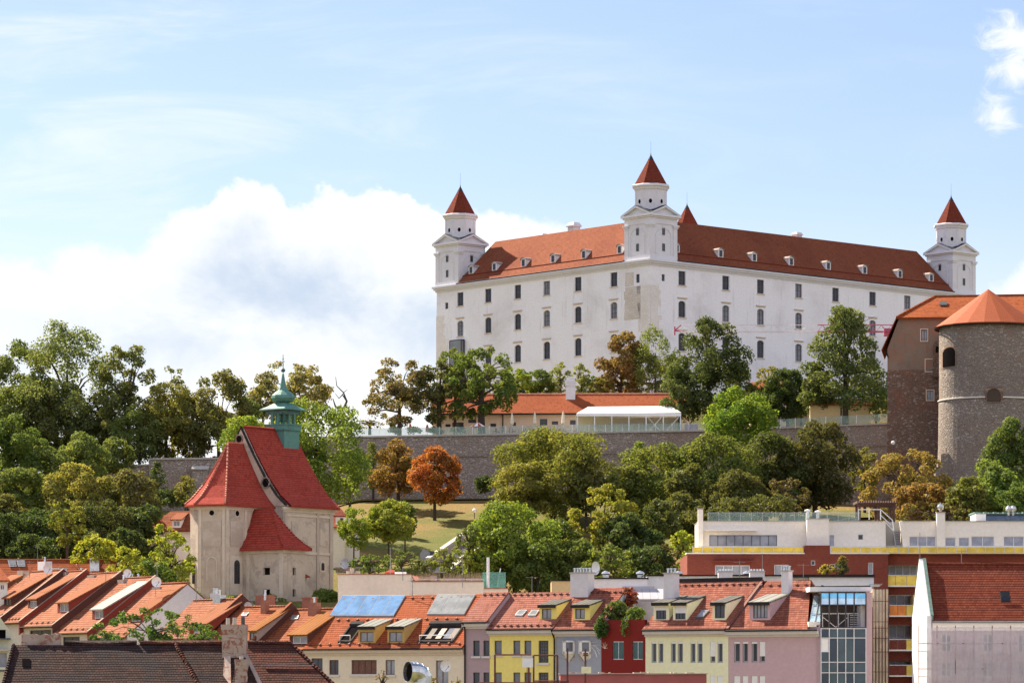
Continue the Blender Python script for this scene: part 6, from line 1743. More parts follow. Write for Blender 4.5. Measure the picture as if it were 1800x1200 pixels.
    H = House('yellow_house', 'bright yellow house with plain rose tiled roof', P, radians(34), 860.5, 977.5, 1103.5, 1041, .76, 'yellow_wall', 'rose_tile', GT, cornice='cornice_grey', oh=.5,
              holes=[(869, 882, 1125, 1149), (902, 914.5, 1125, 1149.5), (921.5, 934, 1125, 1151), (946.5, 964, 1125, 1164), (869, 882, 1181, 1205), (902, 914.5, 1181, 1205), (921.5, 934, 1181, 1205), (946.5, 964, 1181, 1205)])
    H.wins('dark_frame', 'pane_mid', 1, 1, [0, 1, 2, 4, 5, 6]); H.wins('dark_frame', 'pane_pale', 6, 7, [3], fw=.10); H.wins('dark_frame', 'pane_pale', 6, 4, [7], fw=.10)
    H.skylight([(905, 1083), (918, 1083), (926, 1074), (912.5, 1074)], 'pale_glazing'); H.skylight([(928, 1083), (941, 1083), (947, 1074), (935, 1074)], 'pale_glazing')
    for py in (1046, 1100): H.guards(py, 910, 10)
    q = MB().tube((H.W-.1, -.12, H.ze-.9), (H.W-.1, -.12, 0), .07, n=6); q.tube((H.W-.15, -.5, H.ze-.15), (H.W-.1, -.12, H.ze-.9), .07, n=6); q.build('downpipe', 'tar', H)
    P = H.end()
    H = House('blue_grey_house', 'blue-grey house with white folding window boxes and two dark-roofed dormers', P, radians(34), 977.5, 1057, 1104.5, 1033.5, .78, 'blue_wall', 'rose_tile_b', GT, cornice='cornice_grey', oh=.5, holes=[])
    for a, b, wn in ((949, 978, (952.5, 969, 1069, 1087)), (1007, 1037, (1011, 1028, 1069, 1087))):
        H.dormer(a, b, 1064, 1089, .22, 'yellow_wall', 'grey_sheet', wn, 'dark_frame', 'pane_pale', 2, .25, .06, 'tar')
    H.chimney(1002.5, 1033.5, 1007, 1039, H.yr-1.0, 1.0, 'chim_white', 6, 'concrete')
    H.guards(1042, 1040, 8)
    for i, (a, b) in enumerate(((989.5, 1010), (1017.5, 1038.5))):       # folded white window boxes
        x0, x1, z0, z1 = H.rect(a, b, 1125, 1163, 0); xm = (x0+x1)/2; dd = .75
        bx = MB()
        zt = z1; zb_ = z0+(z1-z0)*.38
        bx.face([(x0, 0, zb_), (xm, -dd, zb_), (xm, 0, z0)]); bx.face([(xm, -dd, zb_), (x1, 0, zb_), (xm, 0, z0)]); bx.face([(x0, 0, z0+.35), (x0, 0, zb_), (xm, 0, z0)]); bx.face([(x1, 0, z0+.35), (x1, 0, zb_), (xm, 0, z0)])
        t = .1
        for (xa, ya), (xb, yb) in (((x0, 0), (xm, -dd)), ((xm, -dd), (x1, 0))):
            d_ = Vector((xb-xa, yb-ya, 0)); n_ = Vector((d_.y, -d_.x, 0)).normalized()*.06
            A_, B_ = Vector((xa, ya, 0)), Vector((xb, yb, 0))
            for u0, u1, w0, w1 in ((0, 1, zt-.15, zt), (0, 1, zb_, zb_+.2), (0, .17, zb_, zt), (.83, 1, zb_, zt)):
                p, q_ = A_.lerp(B_, u0), A_.lerp(B_, u1); bx.slab([(p.x, p.y, w0), (q_.x, q_.y, w0), (q_.x, q_.y, w1), (p.x, p.y, w1)], n_)
        ob = bx.build('bay_window', 'white_frame', H)
        g = MB(); g.face([(x0+.05, -.03, zb_+.1), (xm, -dd+.04, zb_+.1), (xm, -dd+.04, zt-.1), (x0+.05, -.03, zt-.1)]); g.face([(xm, -dd+.04, zb_+.1), (x1-.05, -.03, zb_+.1), (x1-.05, -.03, zt-.1), (xm, -dd+.04, zt-.1)]); g.build('pane', 'pane_mid', ob)
        MB().face([(x0, 0, zt), (xm, -dd, zt), (x1, 0, zt)]).build('top', 'grey_wall', ob)
    w_ = MB()                                            # dry white twig decoration
    c = H.F(1032, 1135, -.1)
    for k in range(7):
        a0 = R_.uniform(-.6, 1.2); p = c; 
        for j in range(3):
            q_ = p+Vector((.45*cos(a0), R_.uniform(-.05, .05), .35*sin(a0)-.1*j)); w_.tube(p, q_, .02, n=3); p = q_; a0 += R_.uniform(-.7, .3)
    w_.build('wall_ornament', 'white_metal', H)
    P = H.end(); HY = H
    # ---- red house with planted roof terrace
    T = Thing('red_house', 'dark red flat-topped house with hanging plants on its roof terrace', 'house', (P.x, P.y, ZG), radians(34), GT)
    x1 = T.F(1134.5, 1190).x; zt = T.F(1095, 1089).z
    hs = []
    for a, b in ((1076, 1096.5), (1111, 1130)): p, q_ = T.F(a, 1158.5), T.F(b, 1126.5); hs.append((p.x, q_.x, p.z, q_.z))
    w_ = MB(); wall(w_, .01, x1-.01, -1, zt, hs, 0, .22); w_.face([(.01, 0, zt), (x1-.01, 0, zt), (x1-.01, .3, zt), (.01, .3, zt)]); w_.face([(.01, .3, zt-1), (x1-.01, .3, zt-1), (x1-.01, .3, zt), (.01, .3, zt)]); w_.face([(.01, .3, zt-1), (x1-.01, .3, zt-1), (x1-.01, 9, zt-1), (.01, 9, zt-1)])
    w_.build('wall', 'red_wall', T)
    for h in hs: window(T, (h[0]+h[1])/2, 0, h[2], h[1]-h[0], h[3]-h[2], 0, 'steel', 'teal_pane', 2, 1, rec=.16)
    bk = MB().box(.02, x1-.02, 5.5, 5.7, zt-1, zt+1.6); bk.build('terrace_back_wall', 'grey_wall', T)
    q_ = T.F(1063, 1139, -.05); s_ = MB()
    for k in range(9):
        a0 = k*.7; s_.tube(q_, q_+Vector((.35*cos(a0), -.03, .5*abs(sin(a0))+.05)), .035, .01, 4)
    s_.build('wall_ornament', 'salmon', T)
    RY = P.y-2
    P2 = T.Wd((x1, 0, 0))
    for lab, px, t, b, wd_, yy, col, kd, lf in (('dark green ivy hanging over the left edge of the red house', 1057, 1082, 1120, 24, -.4, (.035, .065, .018), 'bush', .13), ('ivy bunch hanging down the middle of the red house front', 1099, 1084, 1116, 16, -.3, (.035, .065, .018), 'weep', .12),
            ('leafy green bush on the left of the red house terrace', 1082, 1056, 1092, 44, 2.0, (.055, .075, .022), 'round', .15), ('compact green bush on the right of the red house terrace', 1118, 1067, 1090, 32, 1.0, (.06, .09, .022), 'round', .14),
            ('red-leaved creeper climbing beside the blue-grey roof', 1104, 1033, 1066, 34, 4.2, (.115, .03, .022), 'oval', .14), ('dark creeper in the corner above the terrace', 1083, 1040, 1070, 36, 4.6, (.06, .05, .02), 'bush', .14)):
        x = T.F(px, 1090, yy); Yw = T.Wd((x.x, yy, 0)).y
        tree('terrace_plant', lab, px, t, b, wd_, Yw, col, kd, 'plants on the red house terrace', leaf=lf, cat='plant', base=b)
    P = P2
    # ---- pale lime house
    W8 = [(1145, 1154, 1127, 1164), (1157, 1166, 1127, 1164), (1179, 1188, 1127, 1164), (1191, 1200.5, 1127, 1164), (1213.5, 1222.5, 1127, 1164), (1225.5, 1235, 1127, 1164), (1248, 1257.5, 1127, 1164), (1261, 1270.5, 1127, 1164), (1248, 1257.5, 1187, 1205), (1261, 1270.5, 1187, 1205)]
    H = House('lime_house', 'pale lime-yellow house with three lime dormers and eight narrow windows', P, radians(37), 1134.5, 1280.5, 1104.5, 1021, .76, 'lime_wall', 'rose_tile_b', GT, cornice='cornice_grey', oh=.5, holes=W8)
    H.wins('grey_frame', 'pane', 1, 1, fw=.12)
    for i, h in enumerate(H.holes):                      # roller shutter boxes
        zz = h[3]-.16 if i not in (6, 8, 9) else h[2]+(h[3]-h[2])*.3 if i == 6 else h[2]+.1
        BOX(h[0]+.02, h[1]-.02, .03, .09, zz, h[3]-.01).build('roller_shutter', 'white_frame', H)
    for a, b, c, wn, sh in ((1149, 1176, 1060, (1153, 1171, 1064, 1088), (1153, 1171, 1064, 1072)), (1183, 1208, 1060, (1187, 1205, 1064, 1088), (1187, 1205, 1064, 1077)), (1252.5, 1276, 1060, (1256.5, 1274, 1061, 1086), None)):
        H.dormer(a, b, c, 1089, .22, 'lime_wall', 'grey_sheet', wn, 'dark_frame', 'pane', 3 if sh else 2, .25, .06, 'tar', shutter=sh)
    H.skylight([(1222, 1087), (1235, 1087), (1247, 1074), (1234, 1074)], 'pane_mid', 1, 'dark_frame')
    H.chimney(1167, 1184.5, 1008, 1052, H.yr-3.0, .8, 'chim_white', 3, 'concrete')
    for py in (1029, ): H.guards(py, 1230, 12)
    BOX(0, H.W, H.yr-.15, H.yr+.25, H.zr-.1, H.zr+.22).build('ridge_cap', 'tar', H)
    P = H.end()
    # ---- pink house
    W4 = [(1290, 1301, 1127, 1163.5), (1305, 1315, 1127, 1163.5), (1321, 1331.5, 1127, 1163.5), (1335, 1345, 1127, 1163.5), (1290, 1301, 1187, 1205), (1305, 1315, 1187, 1205), (1321, 1331.5, 1187, 1205), (1335, 1345, 1187, 1205)]
    H = House('pink_house', 'pink house with one pink dormer and a long blank wall', P, radians(37), 1280.5, 1442, 1105, 1020, .76, 'pink_wall', 'rose_tile_b', GT, cornice='cornice_grey', oh=.5, holes=W4,
              rpoly=[(1281, 1105), (1419, 1105), (1425, 1020), (1349, 1020)])
    H.wins('grey_frame', 'pane', 1, 1, fw=.12)
    for i, h in enumerate(H.holes):
        zz = h[3]-.16 if i < 3 else (h[2]+(h[3]-h[2])*.3 if i == 3 else h[2]+.1)
        BOX(h[0]+.02, h[1]-.02, .03, .09, zz, h[3]-.01).build('roller_shutter', 'white_frame', H)
    H.dormer(1317.5, 1354, 1059, 1089, .24, 'pink_wall', 'grey_sheet_lt', (1324, 1349, 1061, 1086), 'dark_frame', 'pane_pale', 4, .25, .06, 'tar')
    H.chimney(1373.5, 1386, 1004, 1038, H.yr-1.6, .6, 'chim_white', 3, 'concrete')
    W0 = H.W; H.W = H.rp(1424, 1029).x; H.guards(1029, 1390, 6); H.W = W0
    xj = H.rp(1281, 1105).x
    b = MB(); b.slab([(.05, -.5, H.ze+.02), (.3, -.5, H.ze+.02), (.3, H.yr, H.zr+.02), (.05, H.yr, H.zr+.02)], (0, 0, .1)); b.build('party_flashing', 'tile_dark', H)
    return P, H, HY
M['matte_frame'] = brickm('weathered_alu', (.26, .265, .28), (.29, .29, .30), (.2, .2, .2), 1, 1, spec=.08)
M['shutters'] = plain('brown_shutter', (.15, .062, .04), .6, 0, .3, 8)
M['yellow_dorm'] = plaster('ochre_dormer_boards', (.50, .34, .12), (.35, .24, .1), .3, .6)
M['pane_mid'] = glassy('reflecting_window_glass', (.15, .16, .19), .12)
M['teal_pane'] = glassy('teal_window_glass', (.03, .09, .085), .1)
M['tile_dark'] = plain('dark_tile_stop', (.14, .035, .02), .8)
e0 = build_left_row()
e1, pinkH, blueH = build_row(e0)
# ------------------------------------------------------------------ glass-fronted block next to the pink house
def build_glass_block():
    q = pinkH.end(); Y = q.y-.2
    T = Thing('glass_block', 'narrow block with a glass curtain wall, blue glass canopy and open loggia', 'building', ((1442-900)/F*Y, Y, ZG), 0)
    f = lambda px, py, d=0: T.F(px, py, d)
    X = lambda px: f(px, 1100).x
    Z = lambda py: f(1442, py).z
    b = MB(); b.box(X(1523), X(1533), -.05, 8, -1, Z(1040)); b.box(X(1436), X(1442), .3, 7, -1, Z(1098)); b.box(X(1442), X(1523), 7, 7.2, -1, Z(1036)); b.box(X(1442), X(1533), 0.3, 7, Z(1105), Z(1103)); b.build('wall', 'pink_wall', T); BOX(X(1426), X(1536), 1.4, 7, Z(1038), Z(1030)).build('roof_wall', 'white_wall', T)
    xs = [X(p) for p in (1443, 1457.5, 1472, 1486.5, 1501, 1522)]; zs = [Z(p) for p in (1210, 1181.5, 1163, 1120.5, 1104)]
    fr = MB()
    for x in xs: fr.box(x-.03, x+.03, -.12, 0, Z(1215), Z(1103))
    for z in zs[1:]: fr.box(xs[0], xs[-1], -.10, -.01, z-.028, z+.028)
    fr.box(xs[0], xs[1], -.10, -.01, Z(1144)-.05, Z(1144)+.05)
    cw_ = fr.build('curtain_wall', 'white_metal', T)
    for i in range(5):
        for j in range(4):
            if i == 0 and j == 2:
                BOX(xs[0]+.05, xs[1]-.05, -.04, -.02, Z(1163)+.05, Z(1144)-.05).build('pane', 'curtain_glass', cw_); BOX(xs[0]+.05, xs[1]-.05, -.04, -.02, Z(1144)+.05, Z(1120.5)-.05).build('pane', 'white_wall', cw_); continue
            BOX(xs[i]+.05, xs[i+1]-.05, -.04, -.02, zs[j]+.05, zs[j+1]-.05).build('pane', 'curtain_glass' if (i+j) % 3 else 'curtain_dark', cw_)
    # loggia
    lo = MB(); lo.box(X(1442), X(1523), 4.2, 4.35, Z(1103), Z(1063)); lo.build('loggia_back', 'loggia_dark', T)
    st = MB()
    for p in (1442.5, 1457.5, 1472, 1486.5, 1501, 1522): x = X(p); st.box(x-.045, x+.045, -.1, .0, Z(1102), Z(1042))
    st.box(X(1442), X(1523), -.13, .02, Z(1103), Z(1101.5)); st.box(X(1442), X(1523), -.12, .01, Z(1063), Z(1061.5)); st.box(X(1442), X(1523), -.13, 3, Z(1042), Z(1040.5)); st.build('canopy_frame', 'dark_frame', T)
    for i, (p, r) in enumerate(((1442.8, 1457), (1458, 1471.5), (1472.5, 1486), (1487, 1500.5), (1501.5, 1521.5))):
        BOX(X(p)+.05, X(r)-.02, -.07, -.05, Z(1061.5), Z(1051)).build('canopy_pane', 'pale_blue_glass', T); BOX(X(p)+.05, X(r)-.02, -.07, -.05, Z(1050.8), Z(1042)).build('canopy_pane', 'blue_glass', T)
    sc = MB()
    for p in (1449, 1461, 1477, 1494, 1505, 1513): sc.tube((X(p), 1.5, Z(1103)), (X(p), 1.5, Z(1076)), .035, n=4)
    sc.tube((X(1449), 1.5, Z(1077)), (X(1513), 1.5, Z(1077)), .05, n=4); sc.tube((X(1449), 1.45, Z(1083)), (X(1472), 1.45, Z(1101)), .035, n=4); sc.tube((X(1472), 1.45, Z(1101)), (X(1493), 1.45, Z(1084)), .035, n=4)
    for k in range(6): sc.tube((X(1497), 1.4, Z(1100-k*4)), (X(1512), 1.4, Z(1100-k*4)), .03, n=4)
    sc.build('scaffold', 'white_metal', T)
    s = MB(); s.box(X(1515), X(1522), .8, 4, Z(1103), Z(1063)); s.build('loggia_post', 'white_wall', T)
    # slanted glazing to the left
    g = MB(); A_ = [f(1423, 1092, .5), f(1441.5, 1092, .2), f(1441.5, 1046, 3.2), f(1431, 1046, 3.2)]
    g.slab(A_, (0, .06, 0)); gg = g.build('slanted_glazing', 'pale_blue_glass', T)
    m = MB(); m.tube(A_[0].lerp(A_[1], .5)+Vector((0, -.06, 0)), A_[3].lerp(A_[2], .9)+Vector((0, -.06, 0)), .04, n=4); 
    for t in (.3, .65): m.tube(A_[0].lerp(A_[3], t)+Vector((0, -.06, 0)), A_[1].lerp(A_[2], t)+Vector((0, -.06, 0)), .03, n=4)
    m.build('glazing_bar', 'pipe_grey', gg)
    p0, p1 = f(1421, 1101, .3), f(1442, 1092, .3); BOX(p0.x, p1.x, .3, 3.5, p0.z, p1.z).build('ledge', 'cream_wall', T)
    # glass lift tower
    Y2 = Y+6; T = Thing('glass_lift_tower', 'slim tall lift tower of yellowish glass between the pink column and the balconies', 'tower', ((1534-900)/F*Y2, Y2, ZG), 0)
    x1 = S(28, Y2); z = lambda py: (HZ-py)/F*Y2-ZG
    BOX(.05, x1-.05, 3.9, 4, -1, z(1034)).build('rear_wall', 'beige_wall', T); BOX(.05, .12, .1, 3.9, -1, z(1034)).build('side_wall', 'beige_wall', T)
    for k, py in enumerate((1200, 1161, 1118)): BOX(.3, x1*.55, .6, 2.2, z(py+22), z(py)).build('landing', 'loggia_dark', T)
    fr = MB()
    for i in range(6): x = x1*i/5; fr.box(x-.022, x+.022, 0, .08, -1, z(1034))
    for py in (1034, 1056, 1092, 1103, 1121, 1145, 1180): fr.box(0, x1, .01, .07, z(py)-.022, z(py)+.022)
    fr.build('frame', 'brown_frame', T)
    for i in range(5): BOX(x1*i/5+.05, x1*(i+1)/5-.05, .03, .05, -1, z(1035)).build('pane', 'straw_glass', T)
M['curtain_dark'] = glassy('dark_facade_glass', (.02, .035, .05), .06, .2, .7)
M['pale_blue_glass'] = glassy('pale_blue_glass', (.50, .68, .82), .12, .5)
M['straw_glass'] = glassy('straw_tinted_glass', (.78, .68, .48), .3, 0, .4, .72)
build_glass_block()

# ------------------------------------------------------------------ white flat roofed block behind the row
def build_flat_block():
    Y = 322; T = Thing('flat_roofed_block', 'white flat-roofed block with dark roof edge behind the rose roofs', 'building', ((1002-900)/F*Y, Y, ZG), 0)
    f = lambda px, py, d=0: T.F(px, py, d); X = lambda px, d=0: f(px, 1100, d).x; Z = lambda py, d=0: f(1002, py, d).z
    b = MB(); b.box(X(1041), X(1138), 0, 8, -1, Z(1017)); b.box(X(1138.5), X(1423), 1.5, 9, -1, Z(1012, 1.5)); b.box(X(1423.5), X(1537), .5, 9, -1, Z(1014, .5)); b.build('wall', 'white_wall', T)
    c = MB(); c.box(X(1039), X(1140), -.15, 8, Z(1017)+.01, Z(1014.5)); c.box(X(1138), X(1423), 1.3, 9, Z(1012, 1.5)+.01, Z(1009.5, 1.5)); c.box(X(1390), X(1539), .3, 9, Z(1014, .5)+.01, Z(1009, .5)); c.build('roof_edge', 'tar', T)
    BOX(X(969), X(1002.5), -.6, 5, -1, Z(1021)).build('orange_wall', 'ochre_wall', T); BOX(X(968), X(1004), -.7, 5.1, Z(1021)+.01, Z(1019.5)).build('orange_wall_cap', 'tar', T)
    for a, b_ in ((1263, 1288), (1318.5, 1344.5)):
        o = BOX(X(a), X(b_), .2, 1.2, Z(1020), Z(1004)).build('chimney', 'chim_white', T); BOX(X(a)-.07, X(b_)+.07, .12, 1.28, Z(1004)+.003, Z(1002.8)).build('cap', 'concrete', o)
        for i in range(5):
            x = X(a)+(X(b_)-X(a))*(i+.5)/5; MB().tube((x, .7, Z(1002.8)), (x, .7, Z(999)), .13, .1, 7).build('pot', 'steel', o)
    for a, py in ((1066, 1010), (1127, 1010), (1195, 1018), (1316, 1009)):
        MB().lathe([(.3, 0), (.3, .35), (.42, .45), (.35, .6), (0, .75)], (X(a), 2.2, Z(1015)), 10).build('roof_vent', 'steel', T)
    # low metal roofs left of the lime house
    q = MB(); q.slab([f(1109, 1054, -3.0), f(1166, 1054, -3.0), f(1166, 1036, -.3), f(1126, 1036, -.3)], (0, 0, .1)); q.build('metal_roof', 'grey_metal_roof', T)
    BOX(X(1112, -2.8), X(1165, -2.8), -2.8, -.1, Z(1072, -2.8), Z(1054.5, -2.8)).build('annex_wall', 'grey_wall', T)
    BOX(X(1095), X(1150), -.28, -.02, Z(1040), Z(1030)).build('annex_wall', 'grey_wall', T)
    # pipes and sheet over the glass block
    p = MB(); p.tube(f(1424, 1032, -2), f(1530, 1031, -2), .14, n=6); p.tube(f(1444, 1036, -2), f(1446, 1028, -2), .12, n=6); p.tube(f(1424, 1036, -2.2), f(1470, 1037, -2.2), .09, n=6); p.build('roof_pipe', 'tar', T)
    q = MB(); q.slab([f(1528, 1031, -1.5), f(1545, 1031, -1.5), f(1551, 1026, 1), f(1528, 1026, 1)], (0, 0, .05)); q.build('glass_awning', 'pane_mid', T)
    dish('large grey satellite dish beside the big white chimney', 1047, 998, 316, .62, 1030, -.9); mast('bent metal arm beside the large grey satellite dish', 1040, 1003, 1016, 316)
M['grey_metal_roof'] = brickm('worn_grey_sheet', (.34, .33, .36), (.38, .37, .40), (.2, .2, .22), .7, 30, .03, vamt=.4, var=(.26, .25, .27), rough=.5)
build_flat_block()

# ------------------------------------------------------------------ brick apartment house with cream penthouses
def build_apartments():
    Y = 336.0; T = Thing('brick_apartments', 'long red brick apartment house with cream penthouse floor and yellow glass balconies', 'building', ((1208-900)/F*Y, Y, ZG), 0)
    f = lambda px, py, d=0: T.F(px, py, d); X = lambda px, d=0: f(px, 1100, d).x; Z = lambda py, d=0: f(1208, py, d).z
    R = lambda a, b, c, d_, y=0: (X(a, y), X(b, y), Z(d_, y), Z(c, y))
    hb = [R(1257, 1318, 993, 1012), R(1361, 1386, 992, 1012), R(1425.5, 1433, 984.5, 993), R(1458.5, 1477, 991, 998), R(1526, 1535, 988, 1009)]
    w_ = MB(); wall(w_, 0, X(1561), -1, Z(973), hb, 0, .2); wall(w_, X(1414.5), X(1459), Z(973), Z(958), [], 0)
    w_.face([(X(1414.5), 0, Z(973)), (X(1414.5), 3, Z(973)), (X(1414.5), 3, Z(958)), (X(1414.5), 0, Z(958))]); w_.face([(X(1414.5), 0, Z(958)), (X(1459), 0, Z(958)), (X(1459), 3, Z(958)), (X(1414.5), 3, Z(958))])
    w_.face([(0, 0, -1), (0, 14, -1), (0, 14, Z(973)), (0, 0, Z(973))]); w_.face([(X(1561), 0, -1), (X(1561), 5, -1), (X(1561), 5, Z(973)), (X(1561), 0, Z(973))])
    w_.build('brick_wall', 'brick', T)
    for i, h in enumerate(hb): window(T, (h[0]+h[1])/2, 0, h[2], h[1]-h[0], h[3]-h[2], 0, 'white_frame', 'pane_pale' if i in (0, 1, 4) else 'pane', [4, 2, 1, 2, 1][i], 1, rec=.15, fw=.06)
    BOX(X(1252), X(1325), -.5, -.02, Z(987), Z(985.8)).build('awning_box', 'red_paint', T)
    c = MB(); c.box(-.08, X(1414.3), -.1, 2.2, Z(973)+.003, Z(971)); c.box(X(1459.2), X(1563), -.1, 2.2, Z(973)+.003, Z(971)); c.build('coping', 'white_wall', T)
    # right recessed part
    y = 1.2; xr = X(1850)
    bands = [(971.5, 992.5), (1030, 1045), (1083, 1097.5), (1145, 1160.5), (1187, 1230)]
    for a, b in bands: BOX(X(1561)+.01, xr if a < 1000 else X(1609, y), y, y+.3, Z(b, y), Z(a, y)).build('brick_band', 'brick', T)
    BOX(X(1561)+.01, xr, y+2.6, y+2.8, -1, Z(972, y+2.6)).build('rear_wall', 'white_wall', T)
    BOX(X(1604, y), X(1611, y), y-.6, y+2.6, -1, Z(1045, y)).build('side_wall', 'ochre_wall', T)
    BOX(X(1561), xr, y-.35, y+2.6, Z(971, y)-.1, Z(970, y)).build('coping', 'white_wall', T)
    for py, a, b, gl in ((1028.5, 1552, 1612, ('yellow_glass', 'yellow_glass', 'yellow_glass')), (1081, 1561, 1606, ('orange_glass', 'orange_glass', 'yellow_glass')), (1141, 1561, 1606, ('brick', 'brick', 'yellow_glass')), (1186, 1561, 1606, ('brick', 'brick', 'yellow_glass'))):
        ob = BOX(X(a, y-.6), X(b, y-.6), y-.8, y+1.5, Z(py+2.5, y), Z(py, y)).build('balcony', 'cream_wall', T)
        x0, x1 = X(a+1, y), X(b, y); n = 3
        for i in range(n): BOX(x0+(x1-x0)*i/n+.03, x0+(x1-x0)*(i+1)/n-.03, y-.75, y-.71, Z(py-.2, y), Z(py-16.5, y)).build('balcony_panel', gl[i], ob)
        hr = MB(); hr.tube((x0, y-.73, Z(py-17.5, y)), (x1, y-.73, Z(py-17.5, y)), .035, n=5); hr.build('handrail', 'steel', ob)
    for a, b, c_, d_, nx in ((1562, 1612, 993, 1012, 4), (1562, 1604, 1045.5, 1065, 3), (1562, 1604, 1098, 1121, 3), (1562, 1600, 1161, 1184, 3)):
        h = R(a, b, c_, d_, y+2.5); window(T, (h[0]+h[1])/2, y+2.45, h[2], h[1]-h[0], h[3]-h[2], 0, 'white_frame', 'pane_pale', nx, 1, rec=.1, fw=.08)
    for k in range(9):
        h = R(1636+k*20, 1650+k*20, 993, 1000, y+2.5); window(T, (h[0]+h[1])/2, y+2.45, h[2], h[1]-h[0], h[3]-h[2], 0, 'white_frame', 'pane_pale', 1, 1, rec=.1, fw=.08)
    # penthouses
    d = 2.4
    hp = [R(1247, 1366, 940, 959.5, d), R(1508.5, 1517, 939, 948, d)]
    w_ = MB(); wall(w_, X(1229, d), X(1557, d), Z(973, d), Z(916, d), hp, d, .2); w_.box(X(1229, d), X(1557, d), d+.5, d+8, Z(973, d), Z(916, d)-.02); w_.box(X(1418.5, 1), X(1457, 1), 1.0, d-.01, Z(973, 1), Z(911.5, 1))
    w_.build('penthouse_wall', 'cream_wall', T)
    h = hp[0]; window(T, (h[0]+h[1])/2, d, h[2], h[1]-h[0], h[3]-h[2], 0, 'dark_frame', 'pane_pale', 8, 1, rec=.14, fw=.05); h = hp[1]; window(T, (h[0]+h[1])/2, d, h[2], h[1]-h[0], h[3]-h[2], 0, 'grey_frame', 'pane', 1, 1, rec=.14)
    h = R(1458.5, 1466, 940, 959, d); BOX(h[0], h[1], d-.05, d-.01, h[2], h[3]).build('door', 'grey_glass', T)
    c = MB(); c.box(X(1228, d), X(1558, d), d-.1, d+8.1, Z(916, d)+.003, Z(914.8, d)); c.box(X(1417.5, 1), X(1458, 1), .9, d+.2, Z(911.5, 1)+.003, Z(910.5, 1)); c.build('roof_edge', 'concrete', T)
    BOX(X(1238, d), X(1331, d), d-.6, d-.02, Z(933, d), Z(931.5, d)).build('awning_box', 'cream_wall', T)
    o = BOX(X(1226.5, d), X(1235.5, d), d-.5, d-.02, Z(973, d), Z(895, d)).build('chimney', 'cream_wall', T); BOX(X(1225.7, d), X(1236.3, d), d-.55, d+.03, Z(895, d)+.003, Z(893, d)).build('cap', 'chim', o)
    # roof railing
    g = MB(); ps = MB(); x0, x1 = X(1245, d), X(1512, d); n = 14
    for i in range(n):
        a, b = x0+(x1-x0)*i/n, x0+(x1-x0)*(i+1)/n; g.box(a+.04, b-.04, d+.3, d+.33, Z(914.5, d), Z(901, d)); ps.box(a-.02, a+.02, d+.27, d+.36, Z(914.8, d), Z(900, d))
    ps.box(x0, x1, d+.3, d+.34, Z(900.6, d), Z(900, d))
    g.build('roof_railing_glass', 'green_glass', T); ps.build('roof_railing_frame', 'steel', T)
    for px, py in ((1421, 897), (1439, 899)): MB().tube((X(px, d), d+.9, Z(916, d)), (X(px, d), d+.9, Z(py, d)), .16, n=8).lathe([(.3, 0), (.3, .12), (0, .2)], (X(px, d), d+.9, Z(py, d)), 8).build('roof_vent', 'white_metal', T)
    # white tubular rail and stair
    r = MB()
    P_ = lambda px, py: f(px, py, d-.3)
    for a, b in (((1509, 913), (1509, 895)), ((1509, 895), (1548, 895)), ((1548, 895), (1548, 913)), ((1528, 895), (1528, 913)), ((1548, 895), (1569, 914)), ((1569, 914), (1574, 958)), ((1557, 918), (1570, 932)), ((1548, 905), (1566, 922))): r.tube(P_(*a), P_(*b), .05, n=5)
    st = r.build('roof_stair', 'white_metal', T)
    for k in range(9): p = P_(1571+k*.2, 934+k*3); BOX(p.x, p.x+S(11, Y), d-.4, d+.3, p.z-.04, p.z+.04).build('stair_tread', 'pipe_grey', st)
    xa, xb = X(1557, d), X(1581, d)
    MB().slab([f(1557.3, 973, d+.6), f(1583, 973, d+.6), f(1583, 917, d+.6), f(1557.3, 917, d+.6)], (0, .2, 0)).build('stair_wall', 'concrete', T)
    hp = [R(1598, 1645, 942, 960, d), R(1661, 1680, 944, 960, d), R(1685, 1704, 944, 960, d), R(1707, 1748, 942, 960, d), R(1764, 1800, 942, 960, d), R(1804, 1840, 942, 960, d)]
    w_ = MB(); wall(w_, X(1585, d), xr, Z(973, d), Z(916, d), hp, d, .2); w_.box(X(1585, d), xr, d+.5, d+8, Z(973, d), Z(916, d)-.02)
    w_.slab([f(1581, 916, d-.3), f(1587, 916, d-.3), f(1597, 973, d-.3), f(1589, 973, d-.3)], (0, .28, 0))
    w_.build('penthouse_wall', 'cream_wall', T)
    for i, h in enumerate(hp): window(T, (h[0]+h[1])/2, d, h[2], h[1]-h[0], h[3]-h[2], 0, 'white_frame', 'grey_glass', 3 if i == 0 else (2 if i > 2 else 1), 1, rec=.14, fw=.07)
    BOX(X(1584, d), xr, d-.1, d+8.1, Z(916, d)+.003, Z(914.8, d)).build('roof_edge', 'concrete', T)
    o = BOX(X(1645.5, d), X(1660, d), d-.6, d-.02, Z(973, d), Z(901, d)).build('chimney', 'cream_wall', T); BOX(X(1644.5, d), X(1661, d), d-.68, d+.05, Z(901, d)+.003, Z(899.5, d)).build('cap', 'chim', o)
    MB().lathe([(.1, 0), (.12, .15), (.3, .3), (.34, .5), (.25, .7), (.05, .8), (0, .95)], (X(1652.5, d), d-.3, Z(899.5, d)), 12).build('cowl', 'steel', o)
    # yellow glass rail
    x0 = X(1217); 
    for a, b, n in ((1217, 1413, 11), (1462, 1800, 20)):
        fr = MB()
        for i in range(n):
            xa, xb = X(a+(b-a)*i/n), X(a+(b-a)*(i+1)/n); BOX(xa+.03, xb-.03, .05, .08, Z(970.6), Z(961)).build('railing_panel', 'yellow_glass', T); fr.box(xa-.02, xa+.02, .02, .1, Z(971), Z(959))
        fr.box(X(a), X(b), .03, .07, Z(959.6), Z(959)); fr.build('railing_frame', 'steel', T)
